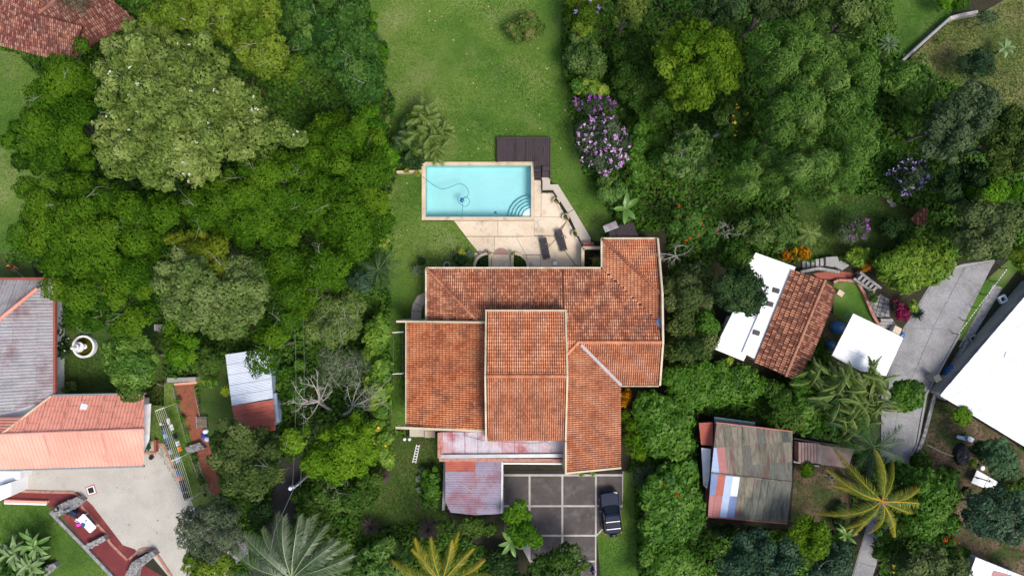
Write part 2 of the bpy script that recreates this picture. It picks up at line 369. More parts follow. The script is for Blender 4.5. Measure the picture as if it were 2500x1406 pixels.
class TileRoof:
    """collects the cover tiles of a whole roof; the 300 nearest the camera become objects, the rest one mesh"""
    def __init__(s, root): s.root = root; s.t = []
    def plane(s, P, pl, mat, pan, col=.18, row=.3, name='roof', thick=.1):
        sh = MB().prism(P, lambda x, y: pz(pl, x, y)-thick, lambda x, y: pz(pl, x, y)).build(name, pan, s.root)
        g = math.hypot(pl[1], pl[2]); v = (-pl[1]/g, -pl[2]/g); u = (v[1], -v[0])
        U = [p[0]*u[0]+p[1]*u[1] for p in P]; W = [p[0]*v[0]+p[1]*v[1] for p in P]
        cs = 1/math.sqrt(1+g*g); rv = row*cs
        a = max(W); k = 0
        D = Vector((v[0], v[1], -g)).normalized(); A = Vector((u[0], u[1], 0)); Nn = A.cross(D)
        if Nn.z < 0: A = -A; Nn = A.cross(D)
        while a-rv*.3 > min(W):
            wv = a-rv*.5; nu = int((max(U)-min(U))/col)
            us = min(U)+(max(U)-min(U)-nu*col)/2+(np.arange(nu)+.5)*col
            if nu:
                X = u[0]*us+v[0]*wv; Y = u[1]*us+v[1]*wv; ok = inside(P, X, Y)
                for x, y in zip(X[ok], Y[ok]):
                    yaw = random.gauss(0, .02)
                    s.t.append((x, y, pz(pl, x, y)+.005, A+D*yaw, D-A*yaw, Nn, mat, sh, (row, col)))
            a -= rv
        return sh
    def finish(s, r=.115, limit=300, name='tile', rest='tile_field'):
        s.t.sort(key=lambda t: -t[2]+random.uniform(0, .05)); cache = {}
        for i, (x, y, z, A, D, Nn, mat, sh, row) in enumerate(s.t):
            key = (mat.name, row)
            if key not in cache: cache[key] = tile_mesh(name, mat, row[0], row[1]*.4, 4)+([],)
            me, V, F, acc = cache[key]
            if i < limit:
                o = bpy.data.objects.new(name, me); C.objects.link(o); o.parent = sh; o['tv'] = random.random()
                m3 = Matrix((A, D, Nn)).transposed().to_4x4(); b = wbase(sh); m3.translation = Vector((x, y, z))-b; o.matrix_local = m3
            else:
                acc.append(V@np.array([A, D, Nn])+np.array([x, y, z]))
        for (mn, row), (me, V, F, acc) in cache.items():
            if not acc: continue
            W = np.concatenate(acc); nV = len(V); FF = [tuple(i+k*nV for i in f) for k in range(len(acc)) for f in F]
            o = mesh_obj(rest, W, FF, me.materials[0], s.root, kind='stuff'); o.data.polygons.foreach_set('use_smooth', ([True]*(len(F)-1)+[False])*len(acc)); o['tv'] = 0.0
            at = o.data.attributes.new('tv', 'FLOAT', 'FACE'); at.data.foreach_set('value', np.repeat(rng.random(len(acc)), len(F)).astype(np.float32))
def ridge(root, p, q, mat, r=.14, name='ridge', L=.45):
    p, q = Vector(p), Vector(q); n = max(1, int((q-p).length/L)); mb = MB()
    for i in range(n):
        a, b = p.lerp(q, i/n), p.lerp(q, (i+1.12)/n); mb.tube([a, b], [r*1.05, r*.88], 8)
    return mb.build(name, mat, root)

# ------------------------------------------------------------------ plants
def unit(a): return a/(np.linalg.norm(a, axis=1, keepdims=True)+1e-9)
def leaf_quads(c, n, L, W, tang=None, droop=0.0):
    k = len(c); n = unit(n)
    t = rng.normal(size=(k, 3)) if tang is None else tang
    t = unit(t-(t*n).sum(1, keepdims=True)*n); b = np.cross(n, t)
    f = rng.uniform(.55, 1.5, k)[:, None]; L = L*f; W = W*f*rng.uniform(.8, 1.2, k)[:, None]
    z = np.array([0, 0, 1.0])
    V = np.empty((k, 4, 3)); V[:, 0] = c-t*L/2; V[:, 1] = c+b*W/2+t*L*.05; V[:, 2] = c+t*L/2-z*droop*L; V[:, 3] = c-b*W/2+t*L*.05
    return V
ST = {  # L, W, leaves per m2 of crown, cluster radius, up bias, colours, flat, droop
 'feather': dict(L=.24, W=.11, d=330, r=1.15, up=.75, cols=[(.013, .042, .003), (.033, .09, .004), (.06, .134, .007), (.098, .172, .01)], flat=.65, sp=1.24),
 'olive': dict(L=.28, W=.15, d=190, r=.8, up=.5, cols=[(.045, .08, .012), (.1, .155, .028), (.165, .23, .05), (.26, .31, .1)], flat=.9, sp=1.4),
 'sage': dict(L=.25, W=.13, d=240, r=.75, up=.55, cols=[(.045, .085, .016), (.09, .145, .032), (.135, .19, .052), (.19, .24, .085)], flat=.85),
 'lime': dict(L=.24, W=.13, d=300, r=.9, up=.55, cols=[(.035, .075, .006), (.075, .135, .01), (.125, .19, .018), (.19, .24, .03)], flat=.75),
 'bright': dict(L=.27, W=.13, d=300, r=.9, up=.65, cols=[(.02, .065, .004), (.045, .13, .006), (.085, .19, .01), (.14, .24, .02)], flat=.65),
 'mid': dict(L=.26, W=.14, d=300, r=.9, up=.55, cols=[(.014, .04, .006), (.03, .075, .01), (.055, .11, .016), (.095, .15, .03)], flat=.75),
 'dark': dict(L=.25, W=.13, d=280, r=.9, up=.5, cols=[(.008, .024, .007), (.018, .046, .013), (.034, .07, .02), (.06, .1, .035)], flat=.8),
 'bluegreen': dict(L=.24, W=.13, d=280, r=.75, up=.45, cols=[(.012, .034, .018), (.026, .06, .032), (.05, .095, .052), (.09, .14, .085)], flat=.85),
 'broad': dict(L=.36, W=.19, d=170, r=.8, up=.6, cols=[(.018, .06, .004), (.042, .118, .008), (.075, .17, .014), (.12, .22, .035)], flat=.7),
 'broadlime': dict(L=.38, W=.16, d=190, r=.8, up=.5, cols=[(.04, .1, .006), (.08, .165, .01), (.13, .225, .018), (.2, .28, .04)], flat=.75),
 'yellowbroad': dict(L=.42, W=.26, d=130, r=.8, up=.7, cols=[(.03, .09, .008), (.07, .16, .014), (.135, .23, .025), (.29, .33, .05)], flat=.7),
 'bamboo': dict(L=.26, W=.065, d=430, r=.98, up=.35, cols=[(.022, .068, .009), (.054, .126, .018), (.096, .185, .032), (.155, .24, .06)], flat=1.2, droop=.3, radial=.6, sp=1.22, tv=.15),
 'wispy': dict(L=.34, W=.06, d=230, r=.9, up=.3, cols=[(.03, .05, .025), (.06, .09, .045), (.1, .13, .07), (.16, .19, .11)], flat=.8, droop=.25, radial=.5),
 'wispylime': dict(L=.32, W=.07, d=240, r=.85, up=.4, cols=[(.04, .08, .014), (.085, .14, .03), (.14, .2, .05), (.2, .26, .08)], flat=.75, droop=.2, radial=.5),
 'flowerbush': dict(L=.26, W=.1, d=240, r=.7, up=.4, cols=[(.014, .03, .014), (.03, .055, .024), (.055, .085, .04), (.1, .13, .07)], flat=.9),
 'croton': dict(L=.34, W=.13, d=200, r=.5, up=.4, cols=[(.14, .05, .005), (.32, .11, .006), (.45, .2, .01), (.5, .33, .02)], flat=.9),
 'redcroton': dict(L=.32, W=.12, d=200, r=.5, up=.4, cols=[(.1, .02, .006), (.24, .05, .008), (.35, .1, .01), (.16, .1, .012)], flat=.9),
 'rosylawn': dict(L=.28, W=.11, d=230, r=.55, up=.35, cols=[(.03, .07, .012), (.065, .12, .018), (.11, .17, .035), (.2, .17, .07)], flat=.9),
 'bougain': dict(L=.2, W=.14, d=260, r=.5, up=.5, cols=[(.07, .004, .022), (.15, .008, .042), (.22, .014, .07), (.04, .06, .012)], flat=.9),
}
LMAT = {k: LM(k+'_leaf', v['cols'], rough=.5 if k in ('broad', 'broadlime', 'yellowbroad') else .8, spec=.15 if 'broad' in k else .05, trans=.2) for k, v in ST.items()}
m_flw = LM('white_blossom', [(.7, .68, .55), (.85, .83, .75)]); m_flp = LM('purple_blossom', [(.33, .1, .4), (.5, .26, .53), (.68, .46, .66), (.74, .57, .72)])
m_fll = LM('lilac_blossom', [(.28, .2, .5), (.5, .4, .7)]); m_flr = LM('red_blossom', [(.6, .02, .008), (.75, .07, .01)]); m_fly = LM('yellow_blossom', [(.7, .4, .01), (.75, .6, .06)])
m_fldp = LM('deep_purple_blossom', [(.22, .05, .3), (.38, .13, .44)])
FLM = dict(w=m_flw, p=m_flp, l=m_fll, r=m_flr, y=m_fly, d=m_fldp)
def branch_to(mb, p, q, r0, r1, sag=.12, n=5):
    p, q = Vector(p), Vector(q); L = (q-p).length; off = Vector((random.gauss(0, .06), random.gauss(0, .06), 0))*L
    pts = [p.lerp(q, t)+off*math.sin(math.pi*t)+Vector((0, 0, sag*L*math.sin(math.pi*t))) for t in np.linspace(0, 1, n)]
    mb.tube(pts, list(np.linspace(r0, r1, n)), 5, caps=False); return pts
def twig(mb, p, d, L, r, depth=2):
    p = Vector(p); d = Vector(d).normalized(); pts = [p]
    for i in range(4):
        d = (d+Vector((random.gauss(0, .18), random.gauss(0, .18), random.gauss(0, .1)))).normalized(); pts.append(pts[-1]+d*L/4)
    mb.tube(pts, list(np.linspace(r, r*.4, 5)), 4, caps=False)
    if depth:
        for i in (1, 2, 3, 4):
            if random.random() < .75:
                s = Vector((random.gauss(0, 1), random.gauss(0, 1), random.gauss(0, .4))).normalized()
                twig(mb, pts[i], d*.6+s*.7, L*.6, r*.5, depth-1)
def crown_pts(outline, ztop, zlow, sp, edge_r, noise=.5):
    """cluster centres over a picture outline, dome profile"""
    P = np.array(outline, float); x0, y0 = P.min(0); x1, y1 = P.max(0)
    gx, gy = np.meshgrid(np.arange(x0, x1+sp, sp), np.arange(y0, y1+sp*.87, sp*.87)); gx[1::2] += sp/2
    X = gx.ravel()+rng.uniform(-.32, .32, gx.size)*sp; Y = gy.ravel()+rng.uniform(-.32, .32, gx.size)*sp
    k = inside(P, X, Y); X, Y = X[k], Y[k]; D = edged(P, X, Y); k = D > edge_r*.55; X, Y, D = X[k], Y[k], D[k]
    if len(X) == 0: X, Y = np.array([P[:, 0].mean()]), np.array([P[:, 1].mean()]); D = np.array([edge_r])
    dm = max(D.max(), 1); f = np.sqrt(1-(1-np.clip(D/dm, 0, 1))**2)
    Z = zlow+(ztop-zlow)*(.35+.65*f)+rng.normal(0, noise, len(X)); Z = np.maximum(Z, .25)
    return X, Y, Z, D
def tree(name, label, cat, outline, ztop, style, zlow=None, group=None, trunk=True, sp=None, bark=None, flowers=None, twigs=0, dens=1.0, noise=None, rscale=1.0, limbs=14, trunk_at=None, leafname='crown', under=True, mat=None, size=1.0):
    s = ST[style]; r = s['r']*rscale
    zlow = ztop*.5 if zlow is None else zlow
    kz = 1/(1-ztop/H)                                # pixels per metre grow with height
    rp = r*S*kz; X, Y, Z, D = crown_pts(outline, ztop, zlow, rp*(sp or s.get('sp', 1.2)), rp*.8, noise if noise is not None else .42*r+.05*(ztop-zlow))
    k = (1-Z/H)/S; c = np.c_[(X-CX)*k, -(Y-CY)*k, Z]
    rad = np.clip(D*k*1.15, r*.4, r)*rng.uniform(.8, 1.25, len(X))
    if trunk_at: bx, by, _ = G(*trunk_at)
    else: bx, by = c[:, 0].mean(), c[:, 1].mean()
    root = thing(name, label, cat, (bx, by, 0), group)
    d = s['d']*dens/(size*size)
    cnt = np.maximum(6, (d*rad*rad*2.5*rng.uniform(.75, 1.25, len(X))).astype(int))
    idx = np.repeat(np.arange(len(X)), cnt); n = len(idx)
    v = unit(rng.normal(size=(n, 3))); v[:, 2] = np.abs(v[:, 2])*1.0-.28*(rng.random(n) < .45); v = unit(v)
    lump = 1+.2*np.sin(v[:, 0]*5+idx)*np.cos(v[:, 1]*5.3+idx*1.7)
    rr = rad[idx]*rng.uniform(.42, 1.08, n)**.5*lump
    p = v*rr[:, None]*np.array([1, 1, s['flat']])
    if s.get('elong'):
        od = np.c_[c[:, :2]-c[:, :2].mean(0), np.zeros(len(c))]; od = unit(od+rng.normal(0, .15, od.shape)*np.array([1, 1, 0])); od = od[idx]
        a = (p*od).sum(1, keepdims=True); p = p+od*a*s['elong']; p[:, 2] -= .45*a[:, 0]+.12*a[:, 0]**2
    p = c[idx]+p
    p[:, 2] = np.maximum(p[:, 2], .06)
    nn = v*.95+np.array([0, 0, s['up']*.55])+rng.normal(0, .34, (n, 3))
    tang = None
    if s.get('radial'): tang = v*s['radial']+rng.normal(0, .4, (n, 3))+np.array([0, 0, -.15])
    V = leaf_quads(p, nn, s['L']*size, s['W']*size, tang, s.get('droop', 0))
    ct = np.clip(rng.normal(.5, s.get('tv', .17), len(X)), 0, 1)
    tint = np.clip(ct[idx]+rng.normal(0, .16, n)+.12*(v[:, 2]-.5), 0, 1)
    quads_obj(leafname, V, mat or LMAT[style], tint, root)
    bark = bark or m_bark
    if trunk:
        mb = MB(); r0 = max(.06, .022*ztop); th = zlow*.6 if zlow > 1 else .5
        cx_, cy_ = c[:, 0].mean(), c[:, 1].mean()
        tp = Vector((bx+(cx_-bx)*.5, by+(cy_-by)*.5, th)); branch_to(mb, (bx, by, -.1), tp, r0*1.3, r0*.85, .0)
        pick = rng.choice(len(X), min(limbs, len(X)), replace=False)
        for i in pick: branch_to(mb, tp, c[i]-np.array([0, 0, rad[i]*.2]), r0*.5, r0*.14, .1)
        mb.build('trunk', bark, root, smooth=True)
    if twigs:
        for i in rng.choice(len(X), min(twigs, len(X)), replace=False):
            q = c[i]+np.array([random.uniform(-.5, .5)*rad[i], random.uniform(-.5, .5)*rad[i], rad[i]*.3])
            out = Vector((bx-c[i][0], by-c[i][1], 0)) if D[i]*k[i] < 2 else Vector((c[i][0]-bx, c[i][1]-by, 0)); out = out.normalized() if out.length > .1 else Vector((1, 0, 0))
            mb = MB(); twig(mb, q, out+Vector((random.gauss(0, .7), random.gauss(0, .7), .3)), random.uniform(.9, 1.7)*min(1.2, rscale+.1), .017, 1)
            mb.build('branch', m_pale, root, smooth=True)
    if flowers:
        for key, num, sz in flowers:
            i = rng.integers(0, len(X), num); m_ = 7
            q = unit(np.c_[rng.normal(0, 1, (num, 2)), np.abs(rng.normal(.9, .5, num))])
            fc = c[i]+q*rad[i][:, None]*np.array([1, 1, s['flat']])*1.05
            fp = np.repeat(fc, m_, 0)+rng.normal(0, sz*.45, (num*m_, 3))
            V = leaf_quads(fp, rng.normal(0, .5, (num*m_, 3))+np.array([0, 0, .9]), sz, sz*.7)
            quads_obj('blossom', V, FLM[key], rng.random(num*m_), root)
    return root
def shrub(label, outline, ztop, style, name='shrub', cat='shrub', **k):
    k.setdefault('zlow', .25); k.setdefault('trunk', ztop > 1.2); k.setdefault('limbs', 8); k.setdefault('leafname', 'foliage')
    return tree(name, label, cat, outline, ztop, style, **k)
def blob(cx, cy, rx, ry=None, n=10, j=.16, rot=0):
    ry = ry or rx; o = []
    for i in range(n):
        a = 2*math.pi*i/n; f = 1+random.uniform(-j, j); x, y = rx*f*math.cos(a), ry*f*math.sin(a)
        o.append((cx+x*math.cos(rot)-y*math.sin(rot), cy+x*math.sin(rot)+y*math.cos(rot)))
    return o
def cover(name, polys, style, dens, zmax, excl=(), label=None, size=1.0, mat=None, z0=.03):
    """low ground cover nobody could count"""
    acc, tn = [], []
    for P in polys:
        W = np.array(GP(P, .2)); a = abs(area2([tuple(p) for p in W]))/2; n = int(a*dens)
        x0, y0 = W.min(0); x1, y1 = W.max(0); f = a/((x1-x0)*(y1-y0)); n = int(n/f)
        X, Y = rng.uniform(x0, x1, n), rng.uniform(y0, y1, n); k = inside(W, X, Y)
        for e in excl: k &= ~inside(GP(e, .2), X, Y)
        X, Y = X[k], Y[k]
        h = (np.sin(X*1.3+Y*.7)*np.cos(Y*1.1-X*.4)*.5+.5); Z = z0+zmax*h*rng.random(len(X))
        acc.append(np.c_[X, Y, Z]); tn.append(np.clip(.45+.25*np.sin(X*.9+2)*np.cos(Y*.8)+rng.normal(0, .16, len(X)), 0, 1))
    p = np.concatenate(acc); s = ST[style]
    V = leaf_quads(p, rng.normal(0, .5, p.shape)+np.array([0, 0, .9]), s['L']*size, s['W']*size)
    o = quads_obj(name, V, mat or LMAT[style], np.concatenate(tn), kind='stuff')
    if label: o['label'] = label
    return o
def blades(mb, c, n, L, wd, rise=.9, bend=.7, tilt=(0.2, 1.2)):
    """strap leaves from one point: each 3 segments"""
    for i in range(n):
        a = 2*math.pi*(i+random.random())/n; e = random.uniform(*tilt); l = L*random.uniform(.75, 1.1)
        d = Vector((math.cos(a), math.sin(a), 0)); sd_ = Vector((-d.y, d.x, 0)); V = []
        for t, wf in ((0, .7), (.35, 1), (.7, .75), (1, .08)):
            q = Vector(c)+d*(l*t*math.cos(e)+0)+Vector((0, 0, l*rise*(t*math.sin(e)-bend*t*t*.5)))
            V += [q+sd_*wd*wf/2, q-sd_*wd*wf/2+Vector((0, 0, .01))]
        mb.add(V, [(0, 1, 3, 2), (2, 3, 5, 4), (4, 5, 7, 6)])
def spiky(label, px, py, rpx, z, m, n=34, wd=.08, name='spiky_plant', cat='plant', group=None, stem=0.0, tilt=(.1, 1.2)):
    x, y, _ = G(px, py, z); root = thing(name, label, cat, (x, y, 0), group)
    mb = MB(); blades(mb, (x, y, z), n, rpx/S, wd, tilt=tilt); mb.build('foliage', m, root)
    MB().tube([(x, y, 0), (x, y, max(z, .1))], .07, 6).build('stem', m_bark, root)
    return root
def frond_mesh(name, L, wdt, n, m, droop=.5, lean=.6, fold=.35, lw=.022, curve=.05):
    mb = MB(); tint = []
    def rach(t): return Vector((L*(t-.12*t*t), L*curve*math.sin(t*2.0), L*(.28*t-droop*t*t)))
    mb.tube([rach(t) for t in np.linspace(0, 1, 8)], list(np.linspace(.05, .012, 8)), 4, caps=False); tint += [.97]*len(mb.f)
    for i in range(n):
        t = .12+.88*i/(n-1); p = rach(t); tn = (rach(min(1, t+.02))-rach(t-.02)).normalized()
        l = wdt*(math.sin(math.pi*min(1, .14+.78*t))**.7)
        for sgn in (-1, 1):
            if random.random() < .06: continue
            d = (Vector((0, sgn, 0))*(1-lean*t*.7)+tn*(.35+lean*t+random.gauss(0, .1))-Vector((0, 0, 1))*fold*random.uniform(.5, 1.4)).normalized()
            ll = l*random.uniform(.8, 1.12); b = tn*lw; q = p+d*ll-Vector((0, 0, ll*.3)); mid = p+d*ll*.5+Vector((0, 0, ll*.02))
            mb.add([p-b*.6, mid-b, mid+b, p+b*.6], [(0, 1, 2, 3)]); mb.add([mid-b, q, mid+b], [(0, 1, 2)])
            tt = .1+.55*t+random.gauss(0, .1); tint += [tt, tt+.22]
    me = bpy.data.meshes.new(name); me.from_pydata([tuple(v) for v in mb.v], [], mb.f); me.update(); me.materials.append(m)
    at = me.attributes.new('tint', 'FLOAT', 'FACE'); at.data.foreach_set('value', np.clip(tint, 0, 1).astype(np.float32))
    return me
def palm(label, px, py, z, L, mat, azs, *,scatter=0.0, curve=.05, group=None, trunk_r=.17, wdt=.85, n=38, droop=.5, base=None, elev=(.0, .35), lens=None, cat='palm tree', name='palm_tree', fold=.35, lw=.022):
    x, y, _ = G(px, py, z); bx, by = (x, y) if base is None else G(*base)[:2]
    root = thing(name, label, cat, (bx, by, 0), group)
    mb = MB(); pts = [(bx+(x-bx)*t**1.4, by+(y-by)*t**1.4, z*t) for t in np.linspace(0, 1, 7)]
    mb.tube(pts, list(np.linspace(trunk_r*1.4, trunk_r*.8, 7)), 9); mb.build('trunk', m_bark, root, smooth=True)
    ms = [frond_mesh('frond', L, wdt*f, n, mat, droop*g, fold=fold, lw=lw, curve=curve*(1 if f > .95 else -1)) for f, g in ((1, 1), (.9, .75), (1.05, 1.25))]
    for i, a in enumerate(azs):
        o = bpy.data.objects.new('frond', ms[i % 3]); C.objects.link(o); o.parent = root
        o.location = Vector((x-bx+random.gauss(0, scatter), y-by+random.gauss(0, scatter), z+.05*(i % 4)-abs(random.gauss(0, scatter*.5)))); o.rotation_euler = (random.uniform(-.25, .25)*(1+2.5*scatter), -random.uniform(*elev), R(a+random.uniform(-4, 4)))
        sc_ = (lens[i] if lens else 1)*random.uniform(.9, 1.06); o.scale = (sc_, sc_, sc_)
    return root
def big_leaf(L, Wd, m, bend=.5, name='leaf'):
    n = 7; V, F = [], []
    for i in range(n+1):
        t = i/n; wv = Wd/2*math.sin(math.pi*min(1, .1+.88*t))**.6 if i < n else .01
        q = (L*(t-.1*t*t), L*(.35*t-bend*t*t)); V += [(q[0], wv, q[1]+wv*.25), (q[0], 0, q[1]), (q[0], -wv, q[1]+wv*.25)]
    for i in range(n): F += [(3*i, 3*i+1, 3*i+4, 3*i+3), (3*i+1, 3*i+2, 3*i+5, 3*i+4)]
    me = bpy.data.meshes.new(name); me.from_pydata(V, [], F); me.update(); me.materials.append(m); return me
def banana(label, px, py, z, L, m, n=7, azs=None, wd=.5, group=None, name='banana_plant', cat='banana plant', stem=.1, scatter=0.0):
    x, y, _ = G(px, py, z); root = thing(name, label, cat, (x, y, 0), group)
    MB().tube([(x, y, 0), (x, y, z*.6), (x, y, z)], [stem, stem*.8, stem*.5], 8).build('stem', m_bark, root, smooth=True)
    ms = [big_leaf(L, wd, m, .45), big_leaf(L*.85, wd*.9, m, .3), big_leaf(L*1.05, wd, m, .6)]
    for i in range(n):
        a = azs[i] if azs else 360*i/n+random.uniform(-18, 18)
        o = bpy.data.objects.new('leaf', ms[i % 3]); C.objects.link(o); o.parent = root
        o.location = (random.gauss(0, scatter), random.gauss(0, scatter), z-.05*i/n-abs(random.gauss(0, scatter))); o.rotation_euler = (random.uniform(-.2, .2)*(1+3*scatter), random.uniform(-.5, .1), R(a))
    return root
def dead_tree(label, px, py, ztip, tips, m, r=.14, base=None, depth=3, name='dead_tree', cat='dead tree', L=2.2, zf=.55):
    bx, by = G(*(base or (px, py)))[:2]; root = thing(name, label, cat, (bx, by, 0)); x, y, z = G(px, py, ztip*zf)
    mb = MB(); branch_to(mb, (bx, by, 0), (x, y, z), r*1.5, r, 0); mb.build('trunk', m, root, smooth=True)
    for tx, ty in tips:
        mb = MB(); q = G(tx, ty, ztip*random.uniform(.85, 1.05)); pts = branch_to(mb, (x, y, z), q, r*.6, r*.14, .02, 6)
        for p in pts[2:]:
            dd = (Vector(q)-Vector((x, y, z))).normalized()
            for _ in range(1 if random.random() < .6 else 2): twig(mb, p, dd+Vector((random.gauss(0, .7), random.gauss(0, .7), random.gauss(.1, .3))), L*random.uniform(.35, .6), r*.22, depth-2)
        mb.build('branch', m, root, smooth=True)
    return root
# ================================================================== GROUND AND PAVING
def sheet(name, pts, m, z, parent=None, kind='structure'):
    mb = MB(); P = GP(pts, z); P = P if area2(P) > 0 else P[::-1]
    mb.add([(x, y, z) for x, y in P], [tuple(range(len(P)))]); o = mb.build(name, m, parent); o['kind'] = kind; return o
POOL = [(1039, 404), (1297, 404), (1297, 530), (1039, 530)]
px0, py0, _ = G(1039, 404); px1, py1, _ = G(1297, 530)
# soil sheet with a real hole for the pool basin
E = 400; mb = MB(); V = [(-E, -E, 0), (E, -E, 0), (E, E, 0), (-E, E, 0), (px0, py1, 0), (px1, py1, 0), (px1, py0, 0), (px0, py0, 0)]
mb.add(V, [(0, 1, 5, 4), (1, 2, 6, 5), (2, 3, 7, 6), (3, 0, 4, 7)]); o = mb.build('ground', m_soil); o['kind'] = 'structure'
LAWN_TOP = [(890, -60), (1380, -60), (1372, 60), (1370, 150), (1390, 240), (1400, 330), (1425, 420), (1470, 480), (1500, 540), (1465, 590), (1440, 585), (1343, 437), (1343, 335), (1213, 335), (1213, 394), (1030, 394), (1030, 540), (1108, 540), (1165, 615), (1160, 652), (1040, 652), (1040, 790), (992, 790), (992, 1050), (955, 1050), (948, 980), (962, 900), (944, 820), (957, 740), (945, 660), (962, 590), (947, 520), (957, 450), (988, 405), (970, 360), (950, 310), (967, 250), (936, 190), (951, 130), (914, 70)]
sheet('lawn', LAWN_TOP, m_lawn, .004)
sheet('lawn', [(-60, 110), (40, 130), (110, 200), (120, 420), (60, 560), (10, 640), (-60, 640)], m_lawn, .004)
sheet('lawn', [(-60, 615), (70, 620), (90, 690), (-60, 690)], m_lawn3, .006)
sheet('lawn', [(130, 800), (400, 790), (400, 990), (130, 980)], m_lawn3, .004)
sheet('lawn', [(355, 930), (470, 925), (500, 1080), (540, 1230), (470, 1240), (370, 1080)], m_lawn, .004)
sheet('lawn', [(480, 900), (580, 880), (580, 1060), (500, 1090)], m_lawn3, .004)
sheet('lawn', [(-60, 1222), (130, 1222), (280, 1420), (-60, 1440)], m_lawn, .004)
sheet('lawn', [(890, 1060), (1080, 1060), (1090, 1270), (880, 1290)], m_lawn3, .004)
sheet('lawn', [(1455, 1285), (1480, 1255), (1480, 1190), (1520, 1150), (1545, 1150), (1560, 1440), (1470, 1440)], m_lawn, .008)
sheet('lawn', [(2170, -40), (2340, -40), (2320, 45), (2205, 148), (2160, 150)], m_lawn, .004)
sheet('lawn', [(2320, 50), (2400, 30), (2560, -60), (2560, 300), (2440, 250), (2330, 210), (2215, 150)], m_lawn2, .006)
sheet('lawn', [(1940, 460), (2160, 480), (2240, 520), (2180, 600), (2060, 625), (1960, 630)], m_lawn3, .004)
sheet('lawn', [(2035, 690), (2100, 688), (2130, 760), (2140, 800), (2090, 800), (2035, 770)], m_lawn, .006)
sheet('lawn', [(2400, 690), (2480, 620), (2500, 640), (2350, 830), (2330, 830)], m_lawn, .006)
sheet('bare_yard', [(2250, 975), (2320, 985), (2520, 1110), (2520, 1440), (2380, 1420), (2230, 1160)], m_dirt, .004)
sheet('bare_yard', [(2020, 760), (2100, 800), (2040, 900), (1960, 930)], m_dirt, .003)
sheet('bare_yard', [(1940, 1130), (2060, 1130), (2080, 1300), (1930, 1280)], m_dirt, .003)
sheet('gravel_strip', [(2425, 695), (2448, 702), (2358, 852), (2340, 848)], m_stone, .012)
# grass blades on the lawns, nobody could count them
def grass(name, polys, mat_cols, dens, L, excl=()):
    mg = LM(name+'_blade', mat_cols, .7, .25, .2); acc = []
    for Pp in polys:
        W = np.array(GP(Pp)); a = abs(area2([tuple(q) for q in W]))/2; x0, y0 = W.min(0); x1, y1 = W.max(0)
        n = int((x1-x0)*(y1-y0)*dens); X, Y = rng.uniform(x0, x1, n), rng.uniform(y0, y1, n); k = inside(W, X, Y)
        for e in excl: k &= ~inside(GP(e), X, Y)
        acc.append(np.c_[X[k], Y[k]])
    p = np.concatenate(acc); n = len(p); l = L*rng.uniform(.5, 1.3, n); a = rng.uniform(0, 6.28, n)
    V = np.empty((n, 3, 3)); wd = .035
    V[:, 0] = np.c_[p[:, 0]-wd*np.sin(a), p[:, 1]+wd*np.cos(a), np.full(n, .004)]; V[:, 1] = np.c_[p[:, 0]+wd*np.sin(a), p[:, 1]-wd*np.cos(a), np.full(n, .004)]
    V[:, 2] = np.c_[p[:, 0]+l*.8*np.cos(a), p[:, 1]+l*.8*np.sin(a), l*.55]
    t = .45+.3*np.sin(p[:, 0]*.45+1.3*np.sin(p[:, 1]*.4))*np.cos(p[:, 1]*.5+np.sin(p[:, 0]*.33))+.1*np.sin(p[:, 0]*2.1)*np.sin(p[:, 1]*1.7)+rng.normal(0, .13, n)
    return quads_obj(name, V, mg, np.clip(t, 0, 1), kind='stuff', nv=3)
grass('grass', [LAWN_TOP, [(-40, 110), (40, 130), (110, 200), (120, 420), (60, 560), (10, 640), (-40, 640)], [(355, 930), (470, 925), (500, 1080), (540, 1230), (470, 1240), (370, 1080)], [(-40, 1222), (130, 1222), (280, 1420), (-40, 1440)], [(1460, 1300), (1480, 1290), (1550, 1150), (1560, 1440), (1470, 1440)], [(2170, -20), (2330, -20), (2320, 45), (2205, 148), (2160, 150)]],
      [(.024, .072, .004), (.055, .124, .01), (.1, .168, .024), (.18, .21, .065)], 110, .11)
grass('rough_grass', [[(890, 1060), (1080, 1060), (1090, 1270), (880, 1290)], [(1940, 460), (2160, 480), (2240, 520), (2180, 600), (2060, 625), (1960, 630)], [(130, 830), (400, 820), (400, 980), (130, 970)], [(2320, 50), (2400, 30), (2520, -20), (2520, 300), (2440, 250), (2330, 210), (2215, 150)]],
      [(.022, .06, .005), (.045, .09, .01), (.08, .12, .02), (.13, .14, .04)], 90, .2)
grass('yard_grass', [[(2250, 985), (2320, 990), (2520, 1120), (2520, 1430), (2380, 1410), (2230, 1160)], [(1940, 1130), (2060, 1130), (2080, 1300), (1930, 1280)], [(2020, 760), (2100, 800), (2040, 900), (1960, 930)]], [(.02, .045, .006), (.04, .07, .012), (.075, .095, .025), (.12, .1, .05)], 30, .22)

# road
rd = sheet('road', [(2290, 665), (2350, 645), (2432, 633), (2400, 690), (2345, 805), (2262, 957), (2240, 1085), (2222, 1117), (2120, 1440), (2070, 1440), (2165, 1117), (2152, 957), (2205, 800)], m_grey, .02)
for Q, d in (([(2296, 664), (2428, 638), (2345, 805), (2205, 800)], (-85, 160)), ([(2205, 800), (2345, 805), (2262, 955), (2152, 955)], (-70, 160)), ([(2152, 955), (2262, 955), (2222, 1115), (2150, 1115)], (-25, 160)), ([(2167, 1116), (2221, 1116), (2119, 1440), (2072, 1440)], (-95, 300))):
    P = GP(Q, .05); a, b = G(0, 0), G(*d); slabs(rd, P, (b[0]-a[0], b[1]-a[1]), 2.3, 2.6, .03, .021, .06, m_road)
sheet('lane', [(650, 1300), (690, 1080), (760, 1060), (720, 1260), (680, 1440), (600, 1440)], m_asph, .01)

